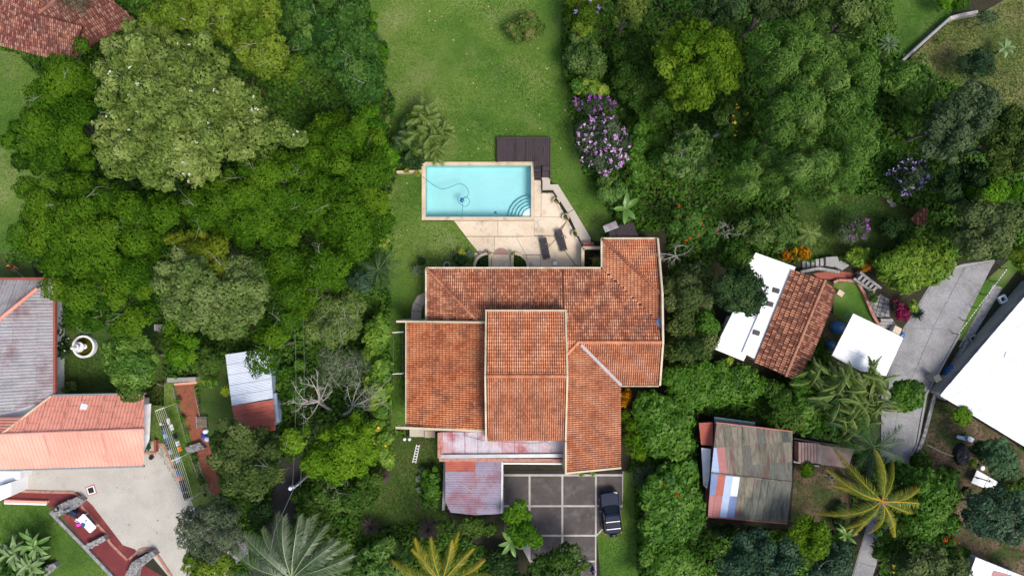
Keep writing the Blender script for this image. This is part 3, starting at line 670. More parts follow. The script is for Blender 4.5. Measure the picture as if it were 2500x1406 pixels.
# driveway with pale joints, gravel yard
dv = sheet('driveway', [(1228, 1150), (1522, 1150), (1520, 1240), (1456, 1310), (1456, 1440), (1330, 1440), (1228, 1250)], m_mortar, .012)
vx = [1228, 1293, 1373, 1455, 1521]; hy = [1160, 1235, 1307, 1370, 1440]
for i in range(4):
    for j in range(4):
        if i == 3 and j > 0: continue
        if i == 0 and j > 1: continue
        q = [(vx[i]+2.4, hy[j]+2.4), (vx[i+1]-2.4, hy[j]+2.4), (vx[i+1]-2.4, hy[j+1]-2.4), (vx[i]+2.4, hy[j+1]-2.4)]
        MB().prism(GP(q, .03), .012, .028+.004*((i+j) % 2)).build('slab', m_drive, dv)
MB().prism(GP([(1457, 1237), (1518, 1237), (1468, 1292), (1457, 1304)], .03), .012, .03).build('slab', m_drive, dv)
MB().prism(GP([(1230, 1148), (1520, 1148), (1520, 1157), (1230, 1157)], .03), .012, .034).build('slab', m_asph, dv)
yard = sheet('gravel_yard', [(50, 1090), (352, 1090), (352, 1110), (365, 1075), (402, 1085), (475, 1240), (560, 1330), (560, 1440), (440, 1440), (360, 1345), (310, 1370), (200, 1210), (165, 1200), (50, 1200)], m_gravel, .012)
rp = sheet('red_path', [(428, 935), (476, 935), (490, 1020), (512, 1090), (545, 1200), (520, 1210), (480, 1110), (440, 990)], m_redpath, .014)

# ================================================================== THE POOL AND ITS TERRACE
pool = thing('swimming_pool', 'long rectangular turquoise swimming pool with a pale rim and curved corner steps', 'swimming pool', G(1168, 467))
zb = -1.35; mb = MB()
mb.add([(px0, py1, zb), (px1, py1, zb), (px1, py0, zb), (px0, py0, zb), (px0, py1, 0), (px1, py1, 0), (px1, py0, 0), (px0, py0, 0)], [(0, 1, 2, 3), (0, 4, 5, 1), (1, 5, 6, 2), (2, 6, 7, 3), (3, 7, 4, 0)])
mb.build('basin', m_basin, pool)
for a, b in (((1030, 396), (1304, 404.5)), ((1030, 530), (1304, 538)), ((1030, 404.5), (1039.5, 530)), ((1296.5, 404.5), (1304, 530))):
    P = GP([a, (b[0], a[1]), b, (a[0], b[1])]); MB().prism(P, -.25, .12).build('coping', m_cream, pool)
for i, rr in enumerate((2.1, 1.78, 1.46, 1.14, .8)):
    P = [(px1-.005, py1+.005)]+[(px1-.005-rr*math.sin(t), py1+.005+rr*math.cos(t)) for t in np.linspace(0, math.pi/2, 16)]
    MB().prism(P, zb+.005, -1.06+.22*i).build('step', m_basinstep if i < 4 else m_whitewall, pool)
    if i < 4:
        mb = MB(); pts = [(px1-.01-(rr-.03)*math.sin(t), py1+.01+(rr-.03)*math.cos(t), -1.06+.22*i+.012) for t in np.linspace(.02, math.pi/2-.02, 16)]
        mb.tube(pts, .016, 4); mb.build('step_edge', m_stepedge, pool)
mb = MB(); mb.add([(px0, py1, -.1), (px1, py1, -.1), (px1, py0, -.1), (px0, py0, -.1)], [(0, 1, 2, 3)]); mb.build('water', m_water, pool)
hp = [(1032, 432), (1045, 442), (1062, 455), (1080, 463), (1100, 457), (1115, 449), (1132, 450), (1143, 462), (1144, 476), (1136, 484), (1122, 482), (1116, 486), (1122, 497), (1134, 506), (1145, 500), (1147, 488), (1138, 480), (1126, 484), (1130, 500), (1128, 520), (1128, 534)]
def smooth(pts, k=3):
    for _ in range(k):
        o = [pts[0]]
        for a, b in zip(pts[:-1], pts[1:]): o += [tuple(x*.75+y*.25 for x, y in zip(a, b)), tuple(x*.25+y*.75 for x, y in zip(a, b))]
        pts = o+[pts[-1]]
    return pts
hz = lambda q: .16 if (q[1] > 529 or q[0] < 1040) else -.08
tag(MB().tube([G(*q, hz(q)) for q in smooth(hp, 2)], .026, 5).build('pool_hose', m_hose), 'thin teal hose curling across the pool water', 'hose')
cl = thing('pool_cleaner', 'small dark blue cleaner head at the curl of the pool hose', 'pool cleaner', G(1128, 489, -.08))
cx_, cy_, _ = G(1128, 489, -.08); MB().lathe(cx_, cy_, [(.14, -.1), (.2, -.07), (.16, 0), (.06, .04)], 12).build('body', m_blue, cl); MB().box(cx_, cy_, -.07, .42, .12, .06, .6).build('bumper', m_hose, cl)
tag(MB().lathe(*G(1209, 515)[:2], [(.09, -1.34), (.12, -1.3), (.02, -1.27)], 10).build('pool_drain', m_hose), 'tiny dark drain cover on the pool floor left of the steps', 'drain')

ter = sheet('terrace', [(1107, 538), (1304, 538), (1304, 440), (1322, 440), (1322, 470), (1350, 470), (1424, 603), (1424, 652), (1158, 652), (1166, 616)], m_crack, .02)
T1 = [[(1107.5, 539), (1215, 539), (1215, 577), (1137, 577)], [(1215, 539), (1304, 539), (1304, 577), (1215, 577)], [(1304, 440), (1321, 440), (1321, 530), (1304, 530)], [(1321, 471), (1350, 471), (1382, 530), (1321, 530)],
      [(1304, 530), (1382, 530), (1386, 537), (1350, 575), (1304, 575)], [(1386, 537), (1424, 604), (1424, 650), (1408, 650), (1358, 584)], [(1137, 578), (1207, 578), (1207, 617), (1166, 614)], [(1207, 578), (1260, 578), (1284, 622), (1207, 622)],
      [(1260, 578), (1303, 577), (1350, 576), (1356, 584), (1320, 622), (1284, 622)], [(1320, 622), (1357, 585), (1407, 651), (1320, 651)], [(1285, 623), (1320, 623), (1320, 651), (1290, 651)], [(1158, 617), (1207, 618), (1207, 651), (1158, 651)], [(1207, 623), (1284, 623), (1289, 651), (1207, 651)]]
for q in T1:
    P = inset(GP(q, .05), .018)
    if len(P) > 2: MB().prism(P, .02, .05+random.uniform(-.003, .003)).build('slab', m_terr, ter)
led = struct('terrace_ledge', MB().prism(GP([(1323, 433), (1343, 433), (1343, 450.5), (1362, 450.5), (1400, 511), (1386, 519), (1350, 464), (1323, 464)], .3), 0, .3), m_terr2)
MB().prism(GP([(1401, 512), (1442, 580), (1442, 592), (1424, 601), (1387, 520)], .3), 0, .3).build('slab', m_terr2, led)
ra = thing('terrace_railing', 'thin dark metal railing along the sloping edge of the pool terrace', 'railing', G(1370, 530))
pts = [G(x, y, 1.0) for x, y in [(1324, 440), (1324, 470), (1351, 470), (1425, 606)]]
pts2 = [(x, y, .62) for x, y, z in pts]
MB().tube(pts, .028, 6).build('handrail', m_dark, ra); MB().tube(pts2, .018, 5).build('lower_rail', m_dark, ra)
for a, b, n in ((pts[0], pts[1], 2), (pts[1], pts[2], 2), (pts[2], pts[3], 7)):
    for i in range(n):
        q = Vector(a).lerp(Vector(b), i/n); MB().tube([(q.x, q.y, .05), (q.x, q.y, 1.0)], .022, 5).build('post', m_dark, ra)
for i, (x, y, sty, lb) in enumerate([(1358, 491, 'olive', 'cream pot of olive foliage, topmost along the terrace railing'), (1381, 530, 'olive', 'cream pot of brownish leaves midway along the terrace railing'), (1404, 571, 'bright', 'cream pot of bright green leaves lowest along the terrace railing')]):
    X, Y, _ = G(x, y, .35); pt = thing('potted_plant', lb, 'potted plant', (X, Y, .05), 'pots along the terrace railing')
    MB().lathe(X, Y, [(.2, .05), (.31, .4), (.34, .46), (.28, .46), (.26, .4)], 16).build('pot', m_cream, pt)
    k = 160; v = unit(rng.normal(size=(k, 3))); v[:, 2] = abs(v[:, 2]); p = np.array([X, Y, .44])+v*.2*rng.random((k, 1))
    quads_obj('foliage', leaf_quads(p, v+np.array([0, 0, .6]), .13, .07), LMAT[sty], np.clip(rng.normal(.5, .2, k), 0, 1), pt)
for i, (x, y, a, lb) in enumerate([(1330, 607, -20, 'dark woven sun lounger nearer the garden steps, lower left of the pair'), (1370, 588, -17, 'dark purplish sun lounger nearer the terrace railing, upper right of the pair')]):
    if i == 0:
        lo = thing('sun_lounger', lb, 'sun lounger', (0, 0, .05), 'sun loungers on the terrace'); lo.location = (0, 0, 0)
        m_sl = M('lounger_sling', [(.022, .02, .024), (.04, .036, .042)], 2, 30, .3, .75)
        for sx in (-.3, .3): MB().box(sx, 0, .28, .05, 1.85, .06).build('rail', m_dark, lo)
        for k in range(10): MB().box(0, -.82+.125*k, .33, .56, .115, .025).build('slat', m_sl, lo)
        mb = MB(); mb.add([(-.28, .42, .36), (.28, .42, .36), (.28, .96, .62), (-.28, .96, .62), (-.28, .42, .33), (.28, .42, .33), (.28, .96, .59), (-.28, .96, .59)], [(0, 1, 2, 3), (7, 6, 5, 4), (0, 4, 5, 1), (1, 5, 6, 2), (2, 6, 7, 3), (3, 7, 4, 0)]); mb.build('backrest', m_sl, lo)
        for sx in (-.3, .3):
            for sy in (-.75, .7): MB().box(sx, sy, 0, .05, .05, .28).build('leg', m_dark, lo)
        MB().tube([(.33, .15, .3), (.5, .12, .42), (.5, .3, .42), (.33, .35, .4)], .03, 5).build('armrest', m_dark, lo)
        MB().box(0, -.93, .27, .62, .05, .06).build('end_bar', m_dark, lo)
    else: lo = copy_tree(lo, label=lb)
    lo.location = (*G(x, y, .3)[:2], .05); lo.rotation_euler = (0, 0, R(11.5 if i == 0 else 16))
# curved planter walls and steps from the house
for sgn, cx0, lb in ((-1, 1198, 'curved cream planter wall left of the garden steps, dark plants inside'), (1, 1249, 'curved cream planter wall right of the garden steps, dark plants inside')):
    pl_ = thing('planter', lb, 'planter', G(cx0, 640)); mb = MB()
    pts = [G(cx0+sgn*2, 652, .55), G(cx0+sgn*2, 622, .55)]; mb.fin(pts, .24, .0)
    arc = [G(cx0+sgn*(6+34*math.sin(t)), 652-33*math.cos(t), .55) for t in np.linspace(.05, math.pi/2, 10)]
    mb.fin(arc, .24, .0); mb.build('wall', m_cream, pl_)
    MB().prism(GP([(cx0+sgn*3, 652), (cx0+sgn*3, 620)]+[(cx0+sgn*(6+30*math.sin(t)), 652-29*math.cos(t)) for t in np.linspace(.05, math.pi/2, 8)], .2), 0, .22).build('soil', m_soil, pl_)
    W = GP([(cx0+sgn*6, 650), (cx0+sgn*6, 624), (cx0+sgn*24, 630), (cx0+sgn*34, 650)], .3); k = 900; W = np.array(W); X, Y = rng.uniform(W[:, 0].min(), W[:, 0].max(), k), rng.uniform(W[:, 1].min(), W[:, 1].max(), k); ok = inside(W, X, Y); X, Y = X[ok], Y[ok]
    quads_obj('foliage', leaf_quads(np.c_[X, Y, rng.uniform(.25, .6, len(X))], rng.normal(0, .5, (len(X), 3))+np.array([0, 0, .8]), .2, .09), LMAT['dark' if sgn < 0 else 'mid'], rng.random(len(X)), pl_)
    X, Y, _ = G(cx0+sgn*2, 619, .6); mb = MB(); MB().lathe(X, Y, [(.12, .55), (.17, .8), (.14, .82)], 10).build('urn', m_cream, pl_)
    k = 60; quads_obj('urn_plant', leaf_quads(np.array([X, Y, .85])+rng.normal(0, .08, (k, 3)), rng.normal(0, .6, (k, 3))+np.array([0, 0, .7]), .13, .05), LMAT['olive'], rng.random(k), pl_)
st = thing('garden_steps', 'short flight of wide tan steps from the house up to the terrace', 'steps', G(1223, 637))
for i in range(6): MB().prism(GP([(1201, 622+5*i), (1247, 622+5*i), (1247, 627+5*i), (1201, 627+5*i)], .1), .0, .1+.045*i).build('step', m_terr, st)
dd = MB().prism(GP([(1223+18*math.cos(t), 622-17*math.sin(t)) for t in np.linspace(0, math.pi, 14)], .06), .05, .062).build('mosaic_patch', PM('faded_red_mosaic', (.36, .21, .18), .8), None); tag(dd, 'half round faded red mosaic patch at the head of the garden steps', 'mosaic')
for i, (x, y, lb) in enumerate([(1173, 618, 'small grey stone beside the left planter wall, left of two'), (1187, 614, 'small dark grey stone beside the left planter, nearer the steps')]): tag(MB().lathe(*G(x, y)[:2], [(.17, .05), (.2, .14), (.14, .24), (.03, .27)], 9).build('stone', m_stone), lb, 'stone', 'stones by the left planter')
ch = thing('plastic_stool', 'small white plastic stool beside the house wall on the terrace', 'stool', G(1355, 643, .4)); X, Y, _ = G(1355, 643, .4)
MB().box(X, Y, .44, .36, .34, .05).build('seat', m_whitewall, ch)
for sx in (-.14, .14):
    for sy in (-.13, .13): MB().box(X+sx, Y+sy, .05, .05, .05, .39).build('leg', m_whitewall, ch)
X, Y, _ = G(1295, 645, .3); bk = thing('white_bucket', 'small white bucket standing at the end of the right planter wall', 'bucket', (X, Y, .05)); MB().lathe(X, Y, [(.13, .05), (.17, .36), (.15, .36), (.12, .1)], 12).build('body', m_whitewall, bk); MB().tube([(X-.16, Y, .36), (X, Y-.14, .38), (X+.16, Y, .36)], .012, 4).build('handle', m_dark, bk)
X, Y, _ = G(1091, 647, .5); fb = thing('stone_basin', 'round pale stone bowl by the house wall on the left lawn', 'bowl', (X, Y, 0)); MB().lathe(X, Y, [(.18, 0), (.12, .3), (.3, .5), (.33, .55), (.26, .55), (.1, .42)], 18).build('bowl', m_grey, fb); MB().lathe(X, Y, [(.2, .49), (.1, .5)], 14).build('water', m_pond, fb)
# dark wooden deck
dk = thing('wooden_deck', 'dark wooden deck platform at the upper right corner of the pool', 'deck', G(1278, 366)); ZD = .55
n = 27; plank = None
for i in range(n):
    xa = 1216+126.0*i/n; xb = 1216+126.0*(i+1)/n-.7; yb = 395 if xb < 1304.5 else 404
    P = GP([(xa, 339), (xb, 339), (xb, yb), (xa, yb)], ZD); MB().prism(P, ZD-.05, ZD+random.uniform(-.006, .006)).build('plank', m_deck, dk)
for a, b in (((1213, 335), (1344, 338.6)), ((1213, 338.8), (1215.6, 395)), ((1342.3, 338.8), (1344, 437))): MB().prism(GP([a, (b[0], a[1]), b, (a[0], b[1])], ZD), 0, ZD+.03).build('edge_beam', m_deck, dk)
for i in range(7): MB().prism(GP([(1305, 404+5*i), (1321, 404+5*i), (1321, 408+5*i), (1305, 408+5*i)], .4), .05, ZD-.06*i).build('step', m_deck, dk)
MB().prism(GP([(1324, 405), (1342, 405), (1342, 416), (1324, 416)], ZD), 0, ZD+.02).build('platform', m_deck, dk); MB().prism(GP([(1324, 417), (1342, 417), (1342, 433), (1324, 433)], .45), 0, .42).build('platform', m_deck, dk)
lw = thing('garden_wall', 'low pale wall running left from the pool corner into the shrubs', 'wall', G(1000, 420)); MB().fin([G(968, 420, .7), G(1030, 418, .7)], .22, 0).build('wall', m_cream, lw)

# ================================================================== THE TILED HOUSE
K = .36
hs = thing('tiled_house', 'large house with cream walls and stepped orange clay tile roofs below the pool', 'house', G(1290, 860))
def wx(px, z): return G(px, 0, z)[0]
def wy(py, z): return G(0, py, z)[1]
yN = wy(657, 3.2); N1 = (3.2+K*yN, 0, -K)
xW2 = wx(1472, 3.2); W2 = (3.2-K*xW2, K, 0)
yN2 = wy(585, 3.2); N2 = (3.2+K*yN2, 0, -K)
xW1 = wx(1043, 3.2); W1 = (3.2-K*xW1, K, 0)
yr = PP([(1450, 835)], N1)[0][1]; zr = pz(N1, 0, yr)
S1 = (zr-K*yr, 0, K); xp = PP([(1412, 836)], N1)[0][0]; E1 = (zr+K*xp, -K, 0)
xW3 = wx(993, 3.4); W3 = (3.4-.28*xW3, .28, 0)
yTN = wy(760, 5.8); TN = (5.8+K*yTN, 0, -K); ytr = PP([(1280, 918)], TN)[0][1]; ztr = pz(TN, 0, ytr); TS = (ztr-K*ytr, 0, K)
tr_ = TileRoof(hs)
yTw = PP([(1300, 762)], N1)[0][1]; xTl = PP([(1190, 770)], N1)[0][0]; xTr = wx(1378, 5.9); yLW = PP([(1100, 785)], N1)[0][1]
xE = wx(1603, 3.3)                                  # east parapet stands at one world x
big = clip_pl([(xW1, yN), (xE, yN), (xE, yr), (xW1, yr)], N1, W1, True)
tr_.plane(clip(clip(big, 1, 0, xTr), 0, -1, -yTw), N1, m_tile_old, m_pan)
Rr = clip_pl([(xTr, yN), (xE, yN), (xE, yr), (xTr, yr)], N1, W2, False)
tr_.plane(Rr, N1, m_tile_old, m_pan)
Rw = clip(clip(big, 1, 0, xTl), 0, 1, yTw); Rw = clip(Rw, 0, -1, -yLW)
if len(Rw) > 2: tr_.plane(Rw, N1, m_tile_old, m_pan)
tri = clip_pl([(xW1, yN), (xTl, yN), (xTl, yLW), (xW1, yLW)], W1, N1, True); tr_.plane(tri, W1, m_tile_old, m_pan)
nw = clip_pl(clip_pl([(xW2, yN2), (xE, yN2), (xE, yr), (xW2, yr)], W2, N2, True), W2, N1, False); tr_.plane(nw, W2, m_tile, m_pan)
nn = clip_pl([(xW2, yN2), (xE, yN2), (xE, yr), (xW2, yr)], N2, W2, True); tr_.plane(nn, N2, m_tile, m_pan)
# south and east slopes
yS = PP([(1560, 940)], S1)[0][1]; xEe = PP([(1516, 1000)], E1)[0][0]; yEs = PP([(1440, 1146)], E1)[0][1]
ss = clip_pl([(xp, yr), (xE, yr), (xE, yS), (xp, yS)], S1, E1, False); tr_.plane(ss, S1, m_tile, m_pan)
ee = clip_pl([(xTr, yr+1.2), (xEe, yr+1.2), (xEe, yEs), (xTr, yEs)], E1, N1, True); ee = clip_pl(ee, E1, S1, False); tr_.plane(ee, E1, m_tile, m_pan)
pk = clip_pl([(xTr, yr+.0), (xp, yr), (xp, yr-2), (xTr, yr-2)], N1, E1, True)
if len(pk) > 2: tr_.plane(pk, N1, m_tile, m_pan)
# left wing and tower
xTL = wx(1187, 5.4); yL0 = wy(789, 4.6); yL1 = wy(1046, 4.6)
tr_.plane([(xW3, yL0), (xTL, yL0), (xTL, yL1), (xW3, yL1)], W3, m_tile_wing, m_pan)
xT0 = wx(1190, 6.3); yTS = PP([(1280, 1075)], TS)[0][1]
tr_.plane([(xT0, yTN), (xTr, yTN), (xTr, ytr), (xT0, ytr)], TN, m_tile, m_pan)
tr_.plane([(xT0, ytr), (xTr, ytr), (xTr, yTS), (xT0, yTS)], TS, m_tile, m_pan)
tr_.finish()
v3 = lambda pl, x, y, dz=.06: (x, y, pz(pl, x, y)+dz)
ridge(hs, v3(TN, xT0, ytr), v3(TN, xTr, ytr), m_tile); ridge(hs, v3(N1, xp, yr), v3(N1, xE, yr), m_tile)
d = min(xTl-xW1, yN-yLW); ridge(hs, v3(W1, xW1, yN), v3(W1, xW1+d, yN-d), m_tile_old)
d = xE-xW2; ridge(hs, v3(W2, xW2, yN2), v3(W2, xE, yN2-d), m_tile_old)
d = xp-xTr; ridge(hs, v3(N1, xp, yr), v3(E1, xTr, yr-d), m_tile)
MB().tube([v3(S1, xp+.2, yr-.2, .06), v3(S1, xEe, yr-(xEe-xp), .06)], .13, 5).build('valley_flashing', PM('lead_flashing', (.42, .4, .42), .6), hs)
# walls
mb = MB()
mb.prism([(xW1+.15, yN-.15), (xE, yN-.15), (xE, yL0), (xW1+.15, yL0)], 0, 3.0); mb.prism([(xW2+.15, yN2-.15), (xE-.01, yN2-.15), (xE-.01, yN-.1), (xW2+.15, yN-.1)], 0, 3.0)
mb.prism([(xTr+.05, yL0+.002), (xE-.02, yL0+.002), (xE-.02, yS+.2), (xTr+.05, yS+.2)], 0, 3.9); mb.prism([(xTr+.06, yS+.201), (xEe-.2, yS+.201), (xEe-.2, yEs+.2), (xTr+.06, yEs+.2)], 0, 3.9)
mb.prism([(xW3+.3, yL0-.05), (xTL, yL0-.05), (xTL, yL1+.3), (xW3+.3, yL1+.3)], 0, 3.25); mb.prism([(xT0+.02, yTN-.1), (xTr-.02, yTN-.1), (xTr-.02, yTS+.1), (xT0+.02, yTS+.1)], 0, 5.55)
mb.build('wall', m_cream, hs)
mb = MB(); t = .16
mb.fin([(xE+t/2, yN2+.1, 3.5), (xE+t/2, yN2-(xE-xW2), 5.35), (xE+t/2, yr, zr+.22), (xE+t/2, yS, pz(S1, 0, yS)+.3)], t, 0)
mb.build('parapet', m_cream, hs)
MB().fin([(xE+.02, yS-t/2, pz(S1, 0, yS)+.12), (xEe+.0, yS-t/2, pz(S1, 0, yS)+.12)], .08, lambda p: p[2]-.25).build('fascia', m_cream, hs)
MB().fin([(xTr+.06, yEs-.06, pz(E1, xTr, yEs)+.2), (xEe, yEs-.06, pz(E1, xEe, yEs)+.2)], .14, lambda p: p[2]-.45).build('fascia', m_cream, hs)
MB().fin([(xTr+.1, yTN, 5.95), (xTr+.1, ytr, ztr+.16), (xTr+.1, yTS, 5.95)], .14, lambda p: 3).build('parapet', m_cream, hs)
MB().fin([(xTr+.1, yTS, pz(E1, xTr, yTS)+.3), (xTr+.1, yEs-.1, pz(E1, xTr, yEs)+.3)], .14, 0).build('parapet', m_cream, hs)
MB().fin([(xT0-.12, yTN, 5.9), (xT0-.12, ytr, ztr+.14), (xT0-.12, yTS, 5.9)], .14, lambda p: 3).build('parapet', m_cream, hs)
MB().fin([(xT0-.2, yTN+.07, 5.86), (xTr+.2, yTN+.07, 5.86)], .12, 4.8).build('fascia', m_cream, hs)
MB().fin([(wx(968, 3.6), yL0+.1, 3.75), (xW3, yL0+.1, 3.78), (xTL, yL0+.1, pz(W3, xTL, 0)+.22)], .17, 0).build('parapet', m_cream, hs)
MB().fin([(wx(966, 3.6), yL1-.1, 3.7), (xTL, yL1-.1, pz(W3, xTL, 0)-.2)], .2, lambda p: p[2]-.4).build('beam', m_cream, hs)
MB().fin([(xW3-.07, yL0, 3.36), (xW3-.07, yL1, 3.36)], .12, 3.15).build('gutter', m_cream, hs)
g_ = [((xW1-.1, yN+.1), (xW2-.05, yN+.1)), ((xW1-.1, yN+.1), (xW1-.1, yL0)), ((xW2-.1, yN2+.1), (xE+.1, yN2+.1)), ((xW2-.1, yN2+.1), (xW2-.1, yN))]
for p, q in g_:
    MB().fin([(*p, 3.2), (*q, 3.2)], .16, 3.0).build('gutter', m_cream, hs)
    n = max(2, int(math.hypot(q[0]-p[0], q[1]-p[1])/1.1))
    for i in range(n):
        s = (i+.5)/n; MB().box(p[0]+(q[0]-p[0])*s, p[1]+(q[1]-p[1])*s, 3.2, .07, .07, .03).build('gutter_clip', m_whitewall, hs)
# blue flashing patches near the east parapet
MB().prism([(xE-.35, wy(782, 5)), (xE-.02, wy(770, 5)), (xE-.02, wy(800, 5)), (xE-.3, wy(795, 5))], lambda x, y: pz(N1, x, y)+.13, lambda x, y: pz(N1, x, y)+.17).build('flashing', m_bluesheet2, hs)
# porch corrugated roof, masonry rim
pp = plane3((1072, 1056, 4.3), (1376, 1056, 4.3), (1072, 1112, 3.8))
P = PP([(1080, 1054), (1377, 1054), (1377, 1108), (1080, 1108)], pp)
sheet_roof(hs, P, pp, (0, -1), 1.05, 9, .12, .022, m_corrpink, name='porch_sheet')
mb = MB(); mb.fin([G(1072, 1056, 4.35), G(1072, 1118, 4.25)], .25, 0); mb.fin([G(1076, 1055, 4.4), G(1080, 1108, 4.2)], .18, 3.5); mb.build('porch_wall', m_brick, hs)
MB().fin([G(1070, 1114, 4.1), G(1378, 1112, 4.1)], .3, 3.6).build('porch_gutter', m_steel, hs); MB().fin([G(1072, 1122, 3.7), G(1378, 1124, 3.7)], .3, 2.8).build('porch_wall', m_brick, hs)
MB().fin([G(1229, 1131, 3.3), G(1376, 1132, 3.3)], .12, 3.0).build('fascia', m_whitewall, hs)
MB().tube([G(1130, 1062, 4.45), G(1180, 1075, 4.3), G(1230, 1078, 4.3), G(1290, 1082, 4.25), G(1330, 1080, 4.25), G(1345, 1072, 4.3), G(1338, 1066, 4.4), G(1328, 1076, 4.3), G(1345, 1085, 4.2)], .014, 4).build('cable', m_dark, hs)
MB().prism(GP([(1000, 1047), (1036, 1047), (1036, 1066), (1000, 1066)], .9), 0, .9).build('landing', m_terr2, hs)
MB().prism(GP([(1037, 1052), (1062, 1052), (1062, 1068), (1037, 1068)], 1.1), 0, 1.1).build('landing', m_cream, hs)
MB().fin([G(1036, 1049, 1.6), G(1070, 1050, 1.6)], .14, 0).build('wall', m_cream, hs)
# carport
cp = thing('carport', 'low lean-to with rust streaked mauve corrugated roof left of the driveway', 'carport', G(1158, 1192))
cpl = plane3((1090, 1127, 3.0), (1228, 1127, 3.0), (1090, 1255, 2.6))
PQ = PP([(1087, 1124), (1228, 1124), (1224, 1253), (1160, 1257), (1100, 1250), (1087, 1225)], cpl)
sheet_roof(cp, PQ, cpl, (1, 0), .95, 2.6, .16, .022, lambda i, j: m_corrred if (j == 0 and i == 0) else m_corrpurp)
mb = MB()
for x, y in ((1092, 1130), (1222, 1130), (1220, 1248), (1095, 1240)): X, Y, _ = G(x, y, 2.4); MB().box(X, Y, 0, .14, .14, 2.55).build('post', m_dark, cp)
MB().fin([G(1226.5, 1124, 3.06), G(1225, 1252, 2.7)], .16, lambda p: p[2]-.2).build('gutter', m_steel, cp)
MB().fin([G(1086, 1125, 1.2), G(1082, 1245, 1.2)], .2, 0).build('side_wall', m_grey, cp)
xsl = thing('dry_stick', 'thin pale dry stick lying on the mauve carport roof', 'stick', G(1133, 1187, 2.9)); MB().tube([G(1126, 1180, 2.9), G(1137, 1188, 2.9), G(1152, 1200, 2.85)], .03, 5).build('stem', m_pale, xsl); MB().tube([G(1144, 1194, 2.88), G(1152, 1196, 2.95)], .015, 4).build('twig', m_pale, xsl)
# courtyard by the north-east wing
cw = thing('courtyard_wall', 'cream L-shaped courtyard wall enclosing a planted pit beside the north-east wing', 'wall', G(1445, 625)); MB().fin([G(1423, 652, 1.3), G(1423, 605, 1.3), G(1468, 605, 1.3)], .26, 0).build('wall', m_cream, cw); MB().fin([G(1424, 598, .9), G(1450, 598, .9)], .5, 0).build('red_ledge', m_redpath, cw)
MB().prism(GP([(1447, 628), (1468, 628), (1468, 648), (1447, 648)], .5), 0, .5).build('red_block', m_redpath, cw)
spiky('green spiky plant in the courtyard corner against the tile roof', 1458, 643, 24, 1.6, LM('strap_leaf', [(.1, .17, .03), (.2, .26, .08)]), 30, .07)
lt = thing('lean_to', 'dark weathered lean-to roof with a grey corrugated sheet behind the north-east wing', 'shed', G(1515, 562))
lp = plane3((1475, 550, 2.6), (1550, 550, 2.5), (1480, 578, 2.8)); sheet_roof(lt, PP([(1484, 556), (1545, 543), (1560, 578), (1488, 578)], lp), lp, (.35, -1), .9, 3, .12, .02, m_deck)
lp2 = plane3((1472, 548, 2.8), (1505, 540, 2.8), (1478, 566, 2.75)); sheet_roof(lt, PP([(1471, 552), (1503, 539), (1511, 556), (1478, 568)], lp2), lp2, (.9, .35), .8, 3, .14, .025, m_fib)
mb = MB()
for x, y in ((1486, 572), (1552, 572), (1500, 552), (1545, 548)): X, Y, _ = G(x, y, 2); mb.box(X, Y, 0, .1, .1, 2.3)
mb.build('post', m_dark, lt)
# curved path and wire lines on the left lawn
cvp = [(1037, 712), (1018, 722), (1006, 745), (1003, 782), (1028, 782), (1030, 757), (1036, 745)]
cv = struct('curved_path', MB().prism(GP(cvp, .06), 0, .05), m_crack); 
for q in ([(1037, 713), (1019, 723), (1010, 738), (1032, 748), (1036, 742)], [(1009, 739), (1004, 758), (1029, 760), (1031, 749)], [(1004, 759.5), (1003, 782), (1028, 782), (1029, 761.5)]): MB().prism(inset(GP(q, .07), .01), .05, .075).build('slab', m_terr2, cv)
wl = thing('washing_line', 'plain wire drying line on two T-posts in the dark strip left of the house', 'washing line', G(972, 860))
for y in (811, 912):
    X, Y, _ = G(972, y, 1.9); MB().box(X, Y, 0, .07, .07, 1.9).build('post', m_steel, wl); MB().box(X, Y, 1.9, 1.0, .07, .06, .06).build('crossbar', m_whitewall, wl)
for dx in (-.4, .4): MB().tube([(G(972, 811, 1.95)[0]+dx, G(0, 811, 1.95)[1], 1.97), (G(972, 911, 1.95)[0]+dx, G(0, 912, 1.95)[1], 1.97)], .012, 4).build('wire', m_steel, wl)
ld = thing('ladder', 'white wooden ladder lying on the rough grass left of the porch', 'ladder', G(1014, 1107)); a0, a1 = G(1017, 1085, .15), G(1007, 1129, .15); e0, e1 = G(1024, 1086, .15), G(1015, 1130, .15)
MB().fin([a0, a1], .06, .05).build('rail', m_whitewall, ld); MB().fin([e0, e1], .06, .05).build('rail', m_whitewall, ld)
for i in range(7): s = (i+.5)/7; MB().fin([tuple(Vector(a0).lerp(Vector(a1), s)), tuple(Vector(e0).lerp(Vector(e1), s))], .07, .07).build('rung', m_whitewall, ld)
for i, (x, y, lb) in enumerate([(988, 1071, 'small white globe lamp at the grass edge, left of the two by the porch landing'), (1000, 1071, 'small white globe lamp under the porch landing, right of the two'), (1572, 1237, 'lone white globe lamp at the edge of the glossy hedge right of the car')]):
    X, Y, _ = G(x, y, .5); gl = thing('garden_lamp', lb, 'garden lamp', (X, Y, 0), 'white globe garden lamps'); MB().lathe(X, Y, [(.02, .42), (.12, .48), (.16, .6), (.12, .72), (.02, .77)], 12).build('globe', m_whitewall, gl, smooth=True); MB().tube([(X, Y, 0), (X, Y, .45)], .035, 6).build('post', m_dark, gl)
